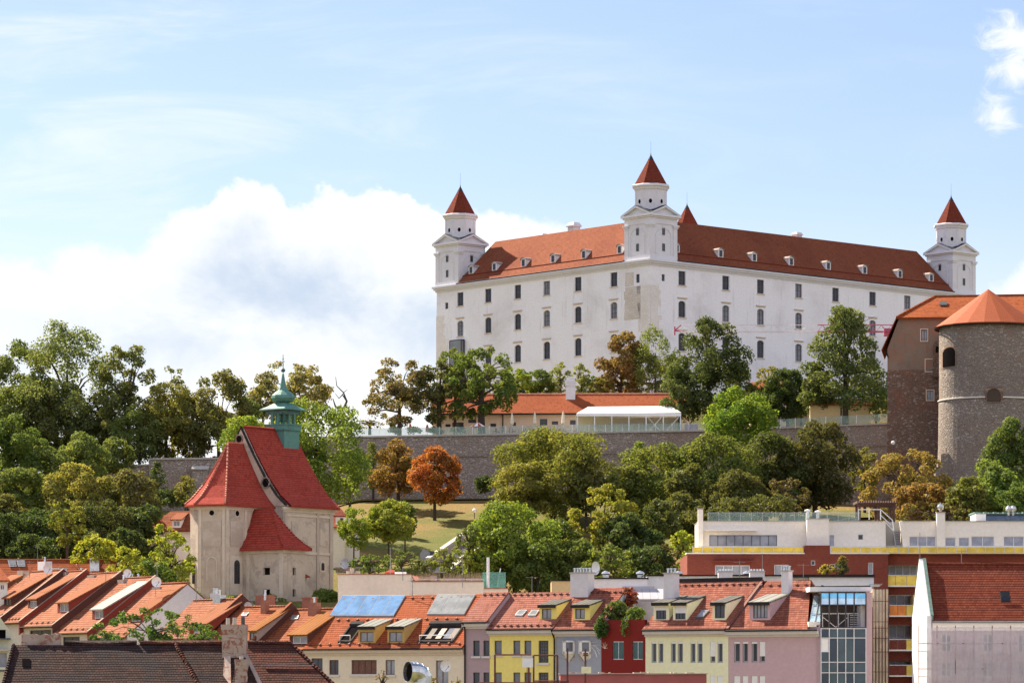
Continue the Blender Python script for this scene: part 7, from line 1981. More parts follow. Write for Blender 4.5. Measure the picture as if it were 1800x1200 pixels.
    # roof plant room right
    q = MB(); q.box(X(1715, 4), X(1733, 4), 4, 8, Z(916, 4), Z(903, 4)); q.build('plant_room', 'white_wall', T)
    q = MB(); q.slab([f(1733, 914, 4), f(1850, 914, 4), f(1850, 902, 5), f(1733, 902, 5)], (0, .05, 0)); q.build('dark_panels', 'grey_glass_dark', T)
    q = MB(); 
    for k in range(16): q.box(X(1712+k*8.5, 5), X(1718+k*8.5, 5), 4.6, 9, Z(903, 5), Z(899.5+(k % 2)*.8, 5))
    q.box(X(1712, 5), X(1850, 5), 4.7, 9, Z(903.5, 5), Z(902, 5)); q.build('ribbed_roof', 'green_metal', T)
    for px in (1773, 1781): MB().lathe([(.1, -.3), (.12, 0), (.3, .15), (.33, .35), (.22, .55), (0, .7)], (X(px, 4), 4, Z(900, 4)), 12).build('cowl', 'steel', T)
    # planting on the brick terrace
    for lab, px, t, b, w2, col in (('yellowish potted shrub in front of the red brick wall', 1453, 992, 1008, 30, (.16, .14, .03)), ('darker potted shrub on the flat roof before the brick wall', 1480, 985, 1009, 24, (.06, .07, .025)), ('small reddish potted shrub top against the brick wall', 1482, 977, 990, 18, (.12, .09, .03))):
        tree('potted_shrub', lab, px, t, b, w2, 330, col, 'airy', 'potted shrubs before the brick wall', leaf=.15, cat='plant', base=b)
    # pergola
    T = Thing('pergola', 'brown wooden pergola on the slope behind the penthouse roof rail', 'pergola', WP(1508, 925, 344)); z = lambda py: S(925-py, 344); x = lambda px: S(px-1508, 344)
    for i, px in enumerate((1511, 1545, 1571)):
        BOX(x(px)-.12, x(px)+.12, 0, .22, 0, z(888)).build('post', 'perg_wood', T); BOX(x(px)-.12, x(px)+.12, 3, 3.22, 0, z(888)).build('post', 'perg_wood', T)
    BOX(x(1507), x(1575), 0, .15, z(888), z(884.5)).build('beam', 'perg_wood', T); BOX(x(1507), x(1575), 3.02, 3.17, z(888), z(884.5)).build('beam', 'perg_wood', T)
    q = MB()
    for k in range(17): xx = x(1507)+(x(1575)-x(1507))*k/16; q.box(xx-.06, xx+.06, -.6, 3.8, z(884.4), z(880))
    q.build('rafters', 'perg_wood', T)
    mast('thin white lightning rod on the brick apartment house at the left', 1340, 972, 1005, 334, 0, 'lightning_rod'); mast('tall white lightning rod beside the penthouse windows', 1617, 935, 1000, 333, 0, 'lightning_rod')
M['grey_glass_dark'] = glassy('slate_blue_panels', (.10, .13, .18), .25)
M['perg_wood'] = plain('stained_timber', (.065, .026, .02), .7)
build_apartments()

# ------------------------------------------------------------------ house with scaffold net, right foreground
def build_net_house():
    Y = 262.0; T = Thing('red_roofed_house', 'house with white gable, deep red tile roof and netted scaffold at the right edge', 'house', ((1637-900)/F*Y, Y, ZG), 0)
    f = lambda px, py, d=0: T.F(px, py, d); Z = lambda py, d=0: f(1700, py, d).z
    W = f(1860, 1100).x; ze = Z(1090, -.3); tp = .90; yr = 4.6; zr = ze+tp*(yr+.3); yb = 9.2
    w_ = MB(); hs = []
    for px in (1655, 1728, 1790): a = f(px, 1200).x; hs.append((a, a+.75, Z(1145), Z(1113))); hs.append((a, a+.75, Z(1190), Z(1163)))
    wall(w_, 0, W, -1, ze-.1, hs, 0, .2); w_.build('front_wall', 'mauve_wall', T)
    for h in hs: window(T, (h[0]+h[1])/2, 0, h[2], h[1]-h[0], h[3]-h[2], 0, 'white_frame', 'pane', 2, 2, rec=.15)
    g = MB(); g.slab([(-.02, -.3, -1), (-.02, yb+.1, -1), (-.02, yb+.1, ze+.35), (-.02, yr, zr+.42), (-.02, -.3, ze+.35)], (-.35, 0, 0)); g.build('gable_wall', 'white_wall', T)
    r = MB(); th = (0, 0, -.16); r.slab([(0, -.3, ze), (W, -.3, ze), (W, yr, zr), (0, yr, zr)], th); r.slab([(0, yr+.004, zr-.004), (W, yr+.004, zr-.004), (W, yb+.3, ze), (0, yb+.3, ze)], th); r.build('roof', 'red_tile', T)
    fl = MB(); fl.slab([(-.10, -.35, ze+.36), (.14, -.35, ze+.36), (.14, yr, zr+.43), (-.10, yr, zr+.43)], (0, 0, .05)); fl.slab([(-.4, yr+.01, zr+.43), (.14, yr+.01, zr+.43), (.14, yb+.1, ze+.36), (-.4, yb+.1, ze+.36)], (0, 0, .05)); fl.slab([(.0, -.3, ze+.02), (.12, -.3, ze+.02), (.12, yr, zr+.02), (.0, yr, zr+.02)], (0, 0, .34)); fl.build('verge_flashing', 'green_metal', T)
    rc = MB(); n = 24
    for i in range(n): rc.tube((W*i/n, yr, zr+.02), (W*(i+.96)/n, yr, zr+.03), .11, .125, 6)
    rc.build('ridge_cap', 'red_tile', T)
    c = MB(); c.box(.05, W, -.32, -.003, ze-.5, ze-.18); c.box(.05, W, -.18, -.004, ze-.75, ze-.5); c.build('cornice', 'cream_wall', T); gt = MB().tube((0, -.4, ze-.1), (W, -.4, ze-.1), .08, n=6); gt.build('gutter', 'pipe_grey', T)
    p = T.roof(1768, 1059, ze, tp, -.3); q = T.roof(1768, 1047, ze, tp, -.3); b = MB().slab([(p.x-.36, p.y, p.z+.05), (p.x+.36, p.y, p.z+.05), (p.x+.36, q.y, q.z+.25), (p.x-.36, q.y, q.z+.25)], (0, 0, .12)); b.build('roof_hatch', 'lead', T)
    # scaffold with netting
    T2 = Thing('scaffold', 'scaffold wrapped in pale translucent netting in front of the red-roofed house', 'scaffold', T.Wd((-.6, -1.5, 0)), 0)
    x0, x1 = S(-12, 260)-.0, S(215, 260); zt = (HZ-1101)/F*260.5-ZG
    po = MB(); 
    for i in range(8):
        x = x0+(x1-x0)*i/7; MB().tube((x, .15, 0), (x, .15, zt+.1), .035, n=5).build('standard', 'rust_metal', T2)
    for k in range(8):
        z = zt-1.25-k*1.9+.0; 
        if z > 8: MB().tube((x0, .15, z), (x1, .15, z), .035, n=5).build('ledger', 'rust_metal', T2); BOX(x0, x1, .2, .95, z-.6, z-.55).build('scaffold_board', 'concrete', T2)
    nb = MB(); nx_, nz_ = 46, 18
    G_ = [[Vector((x0+(x1-x0)*i/nx_, .04-.10*sin(i*1.1+.4*j)*sin(j*.55+i*.3)-.06*sin(i*2.7), 6+(zt-6)*j/nz_-(.12*abs(sin(i*.43)) if j == nz_ else 0))) for i in range(nx_+1)] for j in range(nz_+1)]
    for j in range(nz_):
        for i in range(nx_): nb.face([G_[j][i], G_[j][i+1], G_[j+1][i+1], G_[j+1][i]])
    nb.build('net', 'net', T2)
    sd_ = MB()
    for j in range(nz_): sd_.face([(x0, .04, 6+(zt-6)*j/nz_), (x0-.15, 1.4, 6+(zt-6)*j/nz_), (x0-.15, 1.4, 6+(zt-6)*(j+1)/nz_), (x0, .04, 6+(zt-6)*(j+1)/nz_)])
    sd_.build('side_net', 'net', T2)
    for px in (1700, 1738, 1760): x = S(px-1637, 260)+.3; 
build_net_house()

# ------------------------------------------------------------------ beige parapet building with roof terrace
def build_parapet_house():
    Y = 326; T = Thing('terrace_building', 'building with plain beige parapet and a planted roof terrace behind the beige house', 'building', ((594-900)/F*Y, Y, ZG), 0)
    f = lambda px, py, d=0: T.F(px, py, d); X = lambda px, d=0: f(px, 1100, d).x; Z = lambda py, d=0: f(594, py, d).z
    b = MB(); b.box(0, X(722), 0, 9, -1, Z(1009.5)); b.box(X(722)+.01, X(850), .02, 9, -1, Z(1022)); b.box(X(850)+.01, X(893), .3, 8, -1, Z(1034)); b.build('wall', 'parapet_wall', T)
    c = MB(); c.box(-.06, X(722)+.06, -.06, .3, Z(1009.5)+.003, Z(1008.3)); c.box(X(722)+.07, X(851), -.05, .3, Z(1022)+.003, Z(1020.5)); c.box(X(851)+.01, X(894), .2, .6, Z(1034)+.003, Z(1032.5)); c.build('coping', 'chim_brick', T)
    g = MB(); g.box(X(848, 2), X(889, 2), 2, 2.04, Z(1034, 2), Z(1005, 2)); g.build('glass_screen', 'teal_glass', T)
    MB().tube((X(858, 1), 1, Z(1034, 1)), (X(858, 1), 1, Z(979, 1)), .13, n=8).build('flue', 'white_metal', T)
    MB().tube((X(874, 2.5), 2.3, Z(1030, 2)), (X(880, 2.5), 2.3, Z(998, 2)), .05, n=5).build('parasol_pole', 'white_metal', T)
    r = MB(); r.tube((X(722), .5, Z(1017)), (X(850), .5, Z(1017)), .03, n=4)
    for k in range(7): x = X(724+k*21); r.tube((x, .5, Z(1022)), (x, .5, Z(1017)), .025, n=4)
    r.build('handrail', 'steel', T)
    for i, px in enumerate((757, 775)): BOX(X(px, 1), X(px+11, 1), 1, 1.6, Z(1022, 1), Z(1011, 1)).build('chimney', 'chim', T) if i == 0 else None
    for px, a, b_ in ((619, 998, 1008), (613, 1003, 1008), (629, 1003, 1008)): MB().tube((X(px, 4), 4, Z(1010, 4)), (X(px, 4), 4, Z(a, 4)), .22, n=8).build('chimney', 'chim', T)
    q = MB(); q.box(X(694, 2), X(714, 2), 2, 3, Z(1008, 2), Z(1004.5, 2)); q.build('roof_hatch', 'white_metal', T)
    q = MB(); q.slab([f(727, 1021, 1.2), f(765, 1021, 1.2), f(765, 1016, 3.5), f(723, 1013, 3.5)], (0, 0, .08)); q.build('lower_roof', 'rose_tile', T)
    MB().slab([f(676, 1008, 5), f(696, 1008, 5), f(688, 1002, 6.5)], (0, 0, .15)).build('small_red_roof', 'nave_tile', T)
    for i, (a, b_, lab) in enumerate(((735, 775, 'dry grass planter at the left of the roof terrace'), (778, 818, 'dry grass planter in the middle of the roof terrace'), (818, 848, 'dry grass planter beside the green glass screen'))):
        x0 = WP(a, 1021, Y+1.2); Tp = Thing('planter', lab, 'planter', x0, 0, 'planters on the roof terrace'); w2 = S(b_-a, Y)
        BOX(.03, w2-.03, 0, .45, 0, .28).build('trough', 'chim', Tp); gr = MB(); rr = random.Random(i)
        for k in range(150):
            x, y = rr.uniform(.05, w2-.05), rr.uniform(.05, .4); h = rr.uniform(.35, .75); lx, ly = rr.uniform(-.15, .15), rr.uniform(-.15, .15)
            gr.face([(x-.012, y, .28), (x+.012, y, .28), (x+lx, y+ly, .28+h)])
        gr.build('grass_tuft', 'dry_grass', Tp)
    mast('tall thin rod standing on the beige parapet', 708, 996, 1020, 325); mast('mast with oblique arm on the roof terrace', 813, 962, 1032, 325); mast('thin mast behind the beige parapet with red base', 686, 962, 1008, 330); 
M['dry_grass'] = plain('dry_grass', (.28, .22, .13), .9, 0, .3)
build_parapet_house()

# ------------------------------------------------------------------ long red roof, left background, and two small houses
def build_back_houses():
    Y = 368; T = Thing('long_house', 'long house with plain red tile roof and two solar panels behind the row houses', 'house', ((-60-900)/F*Y, Y, 0), 0)
    f = lambda px, py, d=0: T.F(px, py, d); ze = f(0, 1052, -.4).z; tp = .8; W = f(190, 1000).x
    r_ = T.roof(60, 984, ze, tp, -.4); yr, zr = r_.y, r_.z
    BOX(0, W, 0, 2*yr, -4, ze).build('wall', 'beige_wall', T)
    r = MB(); r.slab([(-.3, -.4, ze), (W+.3, -.4, ze), (W+.3, yr, zr), (-.3, yr, zr)], (0, 0, -.15)); r.slab([(-.3, yr+.004, zr-.004), (W+.3, yr+.004, zr-.004), (W+.3, 2*yr+.4, ze), (-.3, 2*yr+.4, ze)], (0, 0, -.15)); r.build('roof', 'fire_tile', T)
    MB().tube((-.3, yr, zr+.03), (W+.3, yr, zr+.03), .13, n=6).build('ridge_cap', 'fire_tile', T)
    P = lambda px, py: T.roof(px, py, ze, tp, -.4)
    v = MB(); a, b = P(128, 984), P(170, 1045); n = 22
    for i in range(n): v.tube(a.lerp(b, i/n)+Vector((0, 0, .05)), a.lerp(b, (i+.9)/n)+Vector((0, 0, .07)), .09, .12, 5)
    v.build('hip_cap', 'ridge_tile', T)
    for i in range(2):
        q = [P(16+i*15.5, 997), P(29+i*15.5, 997), P(27.5+i*15.5, 987), P(13.5+i*15.5, 987)]; up = Vector((0, 0, .12))
        ob = MB().slab([p+up for p in q], (0, 0, .07)).build('solar_panel', 'steel', T); MB().slab([q[0].lerp(q[2], .07)+up*1.7, q[1].lerp(q[3], .07)+up*1.7, q[2].lerp(q[0], .07)+up*1.7, q[3].lerp(q[1], .07)+up*1.7], (0, 0, .01)).build('pane', 'pale_glazing', ob)
    c = P(166, 1003); BOX(c.x-.5, c.x+.5, c.y, c.y+.8, c.z-.3, c.z+1.4).build('chimney', 'steel', T)
    # small dormered house far left
    T = Thing('small_house', 'little orange-roofed house with white window cut by the left edge', 'house', WP(-20, 1036, 350)-Vector((0, 0, 8)), 0)
    W = S(33, 350); ze = 8+S(16, 350)
    w_ = MB(); wall(w_, 0, W, 0, ze, [(W*.62, W*.62+S(7, 350), 8.0, 8+S(9, 350))], 0, .15); w_.build('wall', 'cream_wall', T); window(T, W*.62+S(3.5, 350), 0, 8.0, S(7, 350), S(9, 350), nx=2, nz=1, frame='white_frame', rec=.1)
    r = MB(); r.slab([(-.3, -.3, ze-.1), (W+.3, -.3, ze-.1), (W*.4, 2.5, ze+1.3), (-.3, 2.5, ze+1.3)], (0, 0, .14)); r.build('roof', 'fire_tile', T)
    # house left of the chapel
    T = Thing('gabled_house', 'small pale house with orange roof and one dormer left of the chapel', 'house', ((262-900)/F*402, 402, 8), radians(12))
    f = lambda px, py, d=0: T.F(px, py, d); ze = f(300, 932, -.4).z; W = f(350, 950).x; r_ = T.roof(318, 898, ze, .75, -.4); yr, zr = r_.y, r_.z
    BOX(0, W, 0, 2*yr, -4, ze).build('wall', 'cream_wall', T)
    r = MB(); r.slab([(-.4, -.4, ze), (W+.3, -.4, ze), (W+.3, yr, zr), (1.7, yr, zr)], (0, 0, -.15)); r.slab([(1.7, yr, zr), (W+.3, yr, zr), (W+.3, 2*yr+.4, ze), (-.4, 2*yr+.4, ze)], (0, 0, -.15)); r.slab([(-.4, -.4, ze), (1.7, yr, zr), (-.4, 2*yr+.4, ze)], (0, 0, -.15)); r.build('roof', 'row_tile_b', T)
    m = T.roof(310, 927, ze, .75, -.4); x0, x1 = f(303, 927, m.y).x, f(318, 927, m.y).x; zt = f(310, 914, m.y).z
    d_ = MB(); wall(d_, x0, x1, m.z-.1, zt, [(x0+.12, x1-.12, m.z+.15, zt-.08)], m.y, .1)
    for x in (x0, x1): d_.face([(x, m.y, m.z-.1), (x, m.y, zt), (x, m.y+2.2, zt+.0), (x, m.y+2.2, m.z+1.5)])
    ob = d_.build('dormer', 'cream_wall', T); window(ob, (x0+x1)/2, m.y, m.z+.15, x1-x0-.24, zt-.23-m.z, 0, 'white_frame', 'pane_pale', 2, 1, rec=.06)
    xm = (x0+x1)/2; MB().slab([(x0-.2, m.y-.25, zt), (x1+.2, m.y-.25, zt), (x1+.2, m.y+2.4, zt+.9), (x0-.2, m.y+2.4, zt+.9)], (0, 0, .1)).build('dormer_roof', 'row_tile_b', ob)
    # house right of the chapel
    T = Thing('gabled_house', 'small house end with stepped red roofs peeking out right of the chapel', 'house', ((560-900)/F*404, 404, 8), radians(10))
    f = lambda px, py, d=0: T.F(px, py, d); W = f(606, 950).x; ze = f(600, 928, -.3).z
    BOX(0, W, 0, 8, -2, ze).build('wall', 'cream_wall', T); MB().slab([(-.2, -.4, ze), (W+.5, -.4, ze), (W-.4, 3.4, f(600, 905, 3.4).z), (-.2, 3.4, f(600, 905, 3.4).z)], (0, 0, .14)).build('roof', 'red_tile', T)
    MB().slab([f(584, 908, .5), f(611, 908, .5), f(592, 888, 3), f(584, 888, 3)], (0, 0, .12)).build('upper_roof', 'red_tile', T); p, q = f(590, 922, .3), f(607, 907, .3); dm = BOX(p.x, q.x, .3, 3.2, p.z-.3, q.z-.1).build('dormer', 'cream_wall', T)
    p, q = f(598, 920, .28), f(603, 910, .28); window(dm, (p.x+q.x)/2, .3, p.z, q.x-p.x, q.z-p.z, nx=1, nz=1, rec=-.02, frame='brown_frame')
build_back_houses()

# ------------------------------------------------------------------ foreground roofs
def build_foreground():
    Y = 215.0
    T = Thing('old_house', 'old house with dark mossy tiled roof in the foreground', 'house', ((20-900)/F*Y, Y, ZG), 0)
    f = lambda px, py, d=0: T.F(px, py, d); ze = f(100, 1246).z; tp = .82
    P = lambda px, py: T.roof(px, py, ze, tp, 0)
    yr = P(200, 1133).y; zr = P(200, 1133).z
    th = (0, 0, -.15)
    L0, R0 = P(0, 1233), P(385, 1246)
    r = MB(); r.slab([P(-6, 1246), P(372, 1246), P(308, 1133), P(24, 1133)], th); r.build('roof', 'old_tile', T)
    q = MB(); A_, B_, C_, D_ = P(308, 1133), P(372, 1246), P(470, 1246)+Vector((0, 0, 0)), P(425, 1133); q.slab([A_, B_, C_, D_], th); q.build('roof_wing', 'old_tile', T)
    back = MB(); back.slab([(P(24, 1133).x, yr+.01, zr-.004), (D_.x, yr+.01, zr-.004), (D_.x, 2*yr, ze), (P(24, 1133).x, 2*yr, ze)], th); back.build('rear_roof', 'old_tile', T)
    w_ = MB(); w_.box(L0.x+.3, C_.x-.2, .3, 2*yr-.3, 0, ze-.1); w_.build('wall', 'crumble', T)
    # ridge tiles, sagging
    for a, b, mt, n, sag in ((114, 238, 'old_tile', 26, .10), (246, 392, 'old_tile_red', 30, .08)):
        xa, xb = P(a, 1133).x, P(b, 1133).x; z0 = zr+(.12 if mt == 'old_tile' else .14); rt = MB()
        for i in range(n):
            t0, t1 = i/n, (i+1.08)/n; rt.tube((xa+(xb-xa)*t0, yr+.1, z0-sag*sin(pi*t0)+.02), (xa+(xb-xa)*t1, yr+.1, z0-sag*sin(pi*min(1, t1))), .15, .18, 7)
        rt.build('ridge_cap', mt, T)
        rr = MB(); rr.slab([(xa, yr+.15, zr+.1), (xb, yr+.15, zr+.1), (xb, yr+.9, zr+.32), (xa, yr+.9, zr+.30)], (0, 0, -.3)); rr.build('raised_roof', mt, T)
    hp = MB(); a, b = P(308, 1133), P(372, 1246); n = 30
    for i in range(n): hp.tube(a.lerp(b, i/n)+Vector((R_.uniform(-.03, .03), 0, .05)), a.lerp(b, (i+1.05)/n)+Vector((R_.uniform(-.03, .03), 0, .09)), .11, .14, 6)
    hp.build('hip_cap', 'old_tile_red', T)
    vg = MB(); a, b = P(24, 1133), P(-6, 1246)
    for i in range(26): vg.tube(a.lerp(b, i/26)+Vector((0, 0, .04)), a.lerp(b, (i+1.05)/26)+Vector((0, 0, .07)), .10, .12, 6)
    vg.build('verge_tiles', 'old_tile', T)
    h = P(45, 1167); MB().slab([P(39, 1172)+Vector((0, 0, .03)), P(53, 1172)+Vector((0, 0, .03)), P(53, 1158)+Vector((0, 0, .03)), P(39, 1158)+Vector((0, 0, .03))], (0, 0, .02)).build('roof_hole', 'black', T)
    s = [P(401, 1153), P(409, 1153), P(404, 1142), P(397, 1142)]; ob = MB().slab([p+Vector((0, 0, .15)) for p in s], (0, 0, -.13)).build('skylight', 'pipe_grey', T); MB().slab([s[0].lerp(s[2], .12)+Vector((0, 0, .16)), s[1].lerp(s[3], .12)+Vector((0, 0, .16)), s[2].lerp(s[0], .12)+Vector((0, 0, .16)), s[3].lerp(s[1], .12)+Vector((0, 0, .16))], (0, 0, .01)).build('pane', 'pale_glazing', ob)
    # low broken plaster parapet on the ridge and big crumbling chimney
    p = P(36, 1133); x1 = P(105, 1133).x; rr = random.Random(3)
    b = MB(); top = [(p.x+(x1-p.x)*i/12, zr+S(20, Y)+rr.uniform(-.06, .04)) for i in range(13)]
    b.slab([(p.x, yr+.4, zr-.4)]+[(x1, yr+.4, zr-.4)]+[(x, yr+.4, z) for x, z in top[::-1]], (0, .5, 0)); b.build('parapet', 'crumble', T)
    def cham(px0, px1, py0, py1, y, dep, pots, lab):
        a, c = f(px0, py1, y), f(px1, py0, y); x0, x1 = a.x, c.x; z0, z1 = a.z, c.z; rr = random.Random(int(px0))
        B = MB(); n = 9; rings = []
        for i in range(n+1):
            z = z0-1.5+(z1-z0+1.5)*i/n; k = 1.0+(.06 if i in (n-1, n) else 0)
            j = lambda: rr.uniform(-.035, .035)
            cx, cy = (x0+x1)/2, y+dep/2; hx, hy = (x1-x0)/2*k, dep/2*k
            rings.append([(cx-hx+j(), cy-hy+j(), z), (cx+j(), cy-hy+j(), z), (cx+hx+j(), cy-hy+j(), z), (cx+hx+j(), cy+hy+j(), z), (cx-hx+j(), cy+hy+j(), z)])
        B.loft(rings); ob = B.build('chimney', 'crumble', T); ob['label'] = lab
        for i, (u, hh, mt) in enumerate(pots):
            x = x0+(x1-x0)*u; MB().tube((x, y+dep/2, z1-.02), (x, y+dep/2, z1+hh), .13, .12, 10).build('pot', mt, ob)
        return ob
    cham(390, 432, 1097, 1137, yr-1.0, 1.3, ((.22, .42, 'concrete'), (.5, .45, 'concrete'), (.85, .5, 'dark_frame')), 'big chimney with crumbling plaster and three pots')
    cham(413, 434, 1158, 1215, 2.0, .8, ((.5, .2, 'concrete'),), 'small crumbling chimney low on the roof')
    a = P(395, 1190); MB().slab([P(392, 1186), P(406, 1205), P(405, 1160)+Vector((0, 0, .2)), P(394, 1162)+Vector((0, 0, .2))], (0, .12, .1)).build('plaster_fin', 'crumble', T)
    vl = MB(); vl.slab([P(427, 1148)+Vector((0, 0, .05)), P(433, 1148)+Vector((0, 0, .05)), P(474, 1230)+Vector((0, 0, .05)), P(466, 1230)+Vector((0, 0, .05))], (0, 0, .08)); vl.build('valley_flashing', 'chim', T)
    # right wing
    T = Thing('old_house_wing', 'old reddish-brown tiled roof wing sloping down right of the crumbling chimney', 'house', ((436-900)/F*(Y+3), Y+3, ZG), radians(-6))
    f = lambda px, py, d=0: T.F(px, py, d); ze = f(500, 1246).z; P = lambda px, py: T.roof(px, py, ze, .8, 0)
    r = MB(); r.slab([P(440, 1246), P(632, 1246), P(511, 1131), P(430, 1130)], th); r.build('roof', 'old_tile_red', T)
    a, b = P(430, 1130), P(511, 1131); rt = MB()
    for i in range(18): rt.tube(a.lerp(b, i/18)+Vector((0, 0, .04)), a.lerp(b, (i+1.05)/18)+Vector((0, 0, .07)), .12, .15, 7)
    rt.build('ridge_cap', 'old_tile_red', T)
    c = P(632, 1246); vg = MB()
    for i in range(26): vg.tube(b.lerp(c, i/26)+Vector((0, 0, .03)), b.lerp(c, (i+1.05)/26)+Vector((0, 0, .06)), .10, .12, 6)
    vg.build('verge_tiles', 'old_tile_red', T); w_ = MB(); w_.slab([a+Vector((0, .2, -.1)), b+Vector((0, .2, -.1)), Vector((b.x, b.y+.2, 0)), Vector((a.x, a.y+.2, 0))], (0, .4, 0)); w_.build('wall', 'crumble', T)
    a, b = P(462, 1171), P(552, 1172); MB().tube(a+Vector((0, 0, .12)), b+Vector((0, 0, .12)), .04, n=4).build('roof_cable', 'pipe_grey', T)
    # pale green house far left
    Y2 = 248; T = Thing('green_house', 'pale green gabled house with balcony cut by the left edge', 'house', ((-60-900)/F*Y2, Y2, ZG), 0)
    f = lambda px, py, d=0: T.F(px, py, d); X = lambda px: f(px, 1150).x; Z = lambda py: f(0, py).z
    hs = [(X(-6), X(10), Z(1122), Z(1106)), (X(-8), X(12), Z(1180), Z(1147))]
    w_ = MB(); wall(w_, 0, X(24), -1, Z(1133), hs, 0, .3); hs2 = None
    w_.face([(0, 0, Z(1133)), (X(-6), 0, Z(1133)), (X(-6), 0, Z(1090)), (0, 0, Z(1090))]) if 0 else None
    hs3 = [(X(-6), X(10), Z(1122), Z(1106))]
    wall(w_, 0, X(14), Z(1133), Z(1104), hs3, 0, .3); w_.face([(X(14), 0, Z(1133)), (X(35), 0, Z(1133)), (X(14), 0, Z(1104))]); w_.face([(0, 0, Z(1104)), (X(14), 0, Z(1104)), (X(0), 0, Z(1084)), (0, 0, Z(1084))])
    w_.build('wall', 'green_house', T)
    BOX(X(-6), X(10), .25, .3, Z(1122), Z(1106)).build('window', 'black', T); BOX(X(-8), X(12), .25, .3, Z(1180), Z(1147)).build('window', 'pane_pale', T)
    BOX(X(-20), X(19), -.5, -.01, Z(1123), Z(1121)).build('window_sill', 'dark_frame', T); BOX(X(-20), X(17), -.7, -.01, Z(1143), Z(1141)).build('ledge', 'concrete', T); BOX(X(-20), X(14), -.9, -.01, Z(1176), Z(1172)).build('balcony', 'green_house', T)
    # ---- brick-red parapet in the foreground
    Y3 = 150; T = Thing('red_parapet', 'weathered red parapet wall with debris on its pale coping at the bottom', 'wall', ((985-900)/F*Y3, Y3, -6), 0)
    x1 = S(120, Y3); x2 = S(300, Y3); z = lambda py: (HZ-py)/F*Y3+6
    MB().slab([(0, 0, 0), (x1+S(137, Y3), 0, 0), (x1+S(137, Y3), 0, z(1184)), (0, 0, z(1185))], (0, 3, 0)).build('wall', 'faded_red', T)
    c = MB(); c.box(-.05, x1+S(139, Y3), -.08, 3.1, z(1185)+.03, z(1182.5)); c.build('coping', 'concrete', T)
    d_ = MB(); rr = random.Random(9)
    for k in range(22):
        x = rr.uniform(.2, x1+S(130, Y3)); d_.box(x, x+rr.uniform(.05, .35), .3+rr.random(), 1.5+rr.random(), z(1182.5)-.005, z(1182.5)+rr.uniform(.01, .06))
    d_.box(-.05, x1+S(139, Y3), .25, 2.6, z(1182.5)-.01, z(1182.5)+.006); d_.build('debris', 'crumble', T)
    # ---- rusty pipe frames with boards
    Y4 = 118; z4 = lambda py: (HZ-py)/F*Y4+4
    def frame(lab, verts, horiz, px0):
        T = Thing('pipe_frame', lab, 'metal frame', ((px0-900)/F*Y4, Y4, -4), 0, 'rusty pipe frames in the foreground'); X = lambda px: S(px-px0, Y4)
        for px, t in verts: MB().tube((X(px), 0, 0), (X(px), 0, z4(t)), .033, n=7).build('post', 'rust_metal', T)
        for a, b, py in horiz: MB().tube((X(a), 0, z4(py)), (X(b), 0, z4(py)), .026, n=6).build('rail', 'rust_metal', T)
    frame('rusty pipe frame in front of the left yellow-house windows', [(870, 1150), (929.5, 1171)], [(870, 934, 1150)], 870)
    frame('rusty pipe frame reaching the corner of the yellow house', [(938, 1151), (980, 1152)], [(938, 981, 1151), (940, 1000, 1196)], 938)
    frame('rusty post before the left white folding window', [(997.5, 1138)], [(840, 1000, 1199)], 997.5)
    frame('rusty post before the right white folding window', [(1029, 1140)], [(1025, 1034, 1148), (1025, 1034, 1151)], 1029)
    for lab, a, b, c_, d_, mt, gp in (('blank white board on the rusty frame before the yellow house', 918, 937, 1156, 1172, 'white_metal', 1), ('blank cream board on the post before the blue-grey house', 1022, 1039, 1171, 1182.5, 'lime_board', 2)):
        p = WP(a, d_, Y4-.2); T = Thing('sign_board', lab, 'board', p, 0, None); w2, h2 = S(b-a, Y4), S(d_-c_, Y4); BOX(0, w2, 0, .03, 0, h2).build('board', mt, T); MB().tube((w2*.45, .05, -1.5), (w2*.45, .05, h2*.9), .012, n=5).build('bracket', 'rust_metal', T)
    # ---- big elbow duct
    Y5 = 96; p = WP(742, 1215, Y5); T = Thing('duct', 'galvanised ventilation elbow duct with black round opening in the foreground', 'duct', p-Vector((0, 0, 3)), 0)
    R = S(18, Y5); top = S(45, Y5)+3
    B = MB(); n = 20
    path = [(Vector((0, 0, 0)), Vector((0, 0, 1))), (Vector((0, 0, 3+S(10, Y5))), Vector((0, 0, 1)))]
    c0 = Vector((0, 0, 3+S(22, Y5)))
    for k, ang in enumerate((15, 40, 62, 80)):
        a = radians(ang); path.append((c0+Vector((-.18*(1-cos(a))-.02*k, -.10*(1-cos(a))-.01*k, .20*sin(a))), Vector((-sin(a)*.87, -sin(a)*.5, cos(a)))))
    ex = Vector((-.87, -.49, .05)).normalized(); last = path[-1][0]; path += [(last+ex*.08, ex), (last+ex*.20, ex)]
    rings = []
    for q, d in path:
        s_ = d.cross(Vector((.5, -.87, 0))).normalized() if abs(d.z) > .999 else Vector((0, 0, 1)).cross(d).normalized()
        s_ = Vector((.49, -.87, 0)); t_ = d.cross(s_).normalized(); s_ = t_.cross(d).normalized()
        rings.append([q+(s_*cos(2*pi*i/n)+t_*sin(2*pi*i/n))*R for i in range(n)])
    B.loft(rings, cap=False); B.build('elbow', 'steel', T)
    for idx in (1, 2, 3, 4, 5, 6, 7):
        rm = MB()
        q, d = path[idx]; R0 = rings[idx]; o_ = [q+(v-q)*1.035 for v in R0]; o2 = [v+d*.012 for v in o_]; rm.loft([R0, o_, o2, [v+d*.012 for v in R0]], cap=False); rm.build('seam_ring', 'steel', T)
    q, d = path[-1]; MB().face([v-d*.10-(v-q)*.02 for v in rings[-1]]).build('opening', 'black', T)
M['faded_red'] = plaster('faded_red_render', (.36, .11, .105), (.25, .09, .08), .6, .9, big=.9)
M['lime_board'] = plain('cream_board', (.72, .70, .45), .7)
build_foreground()
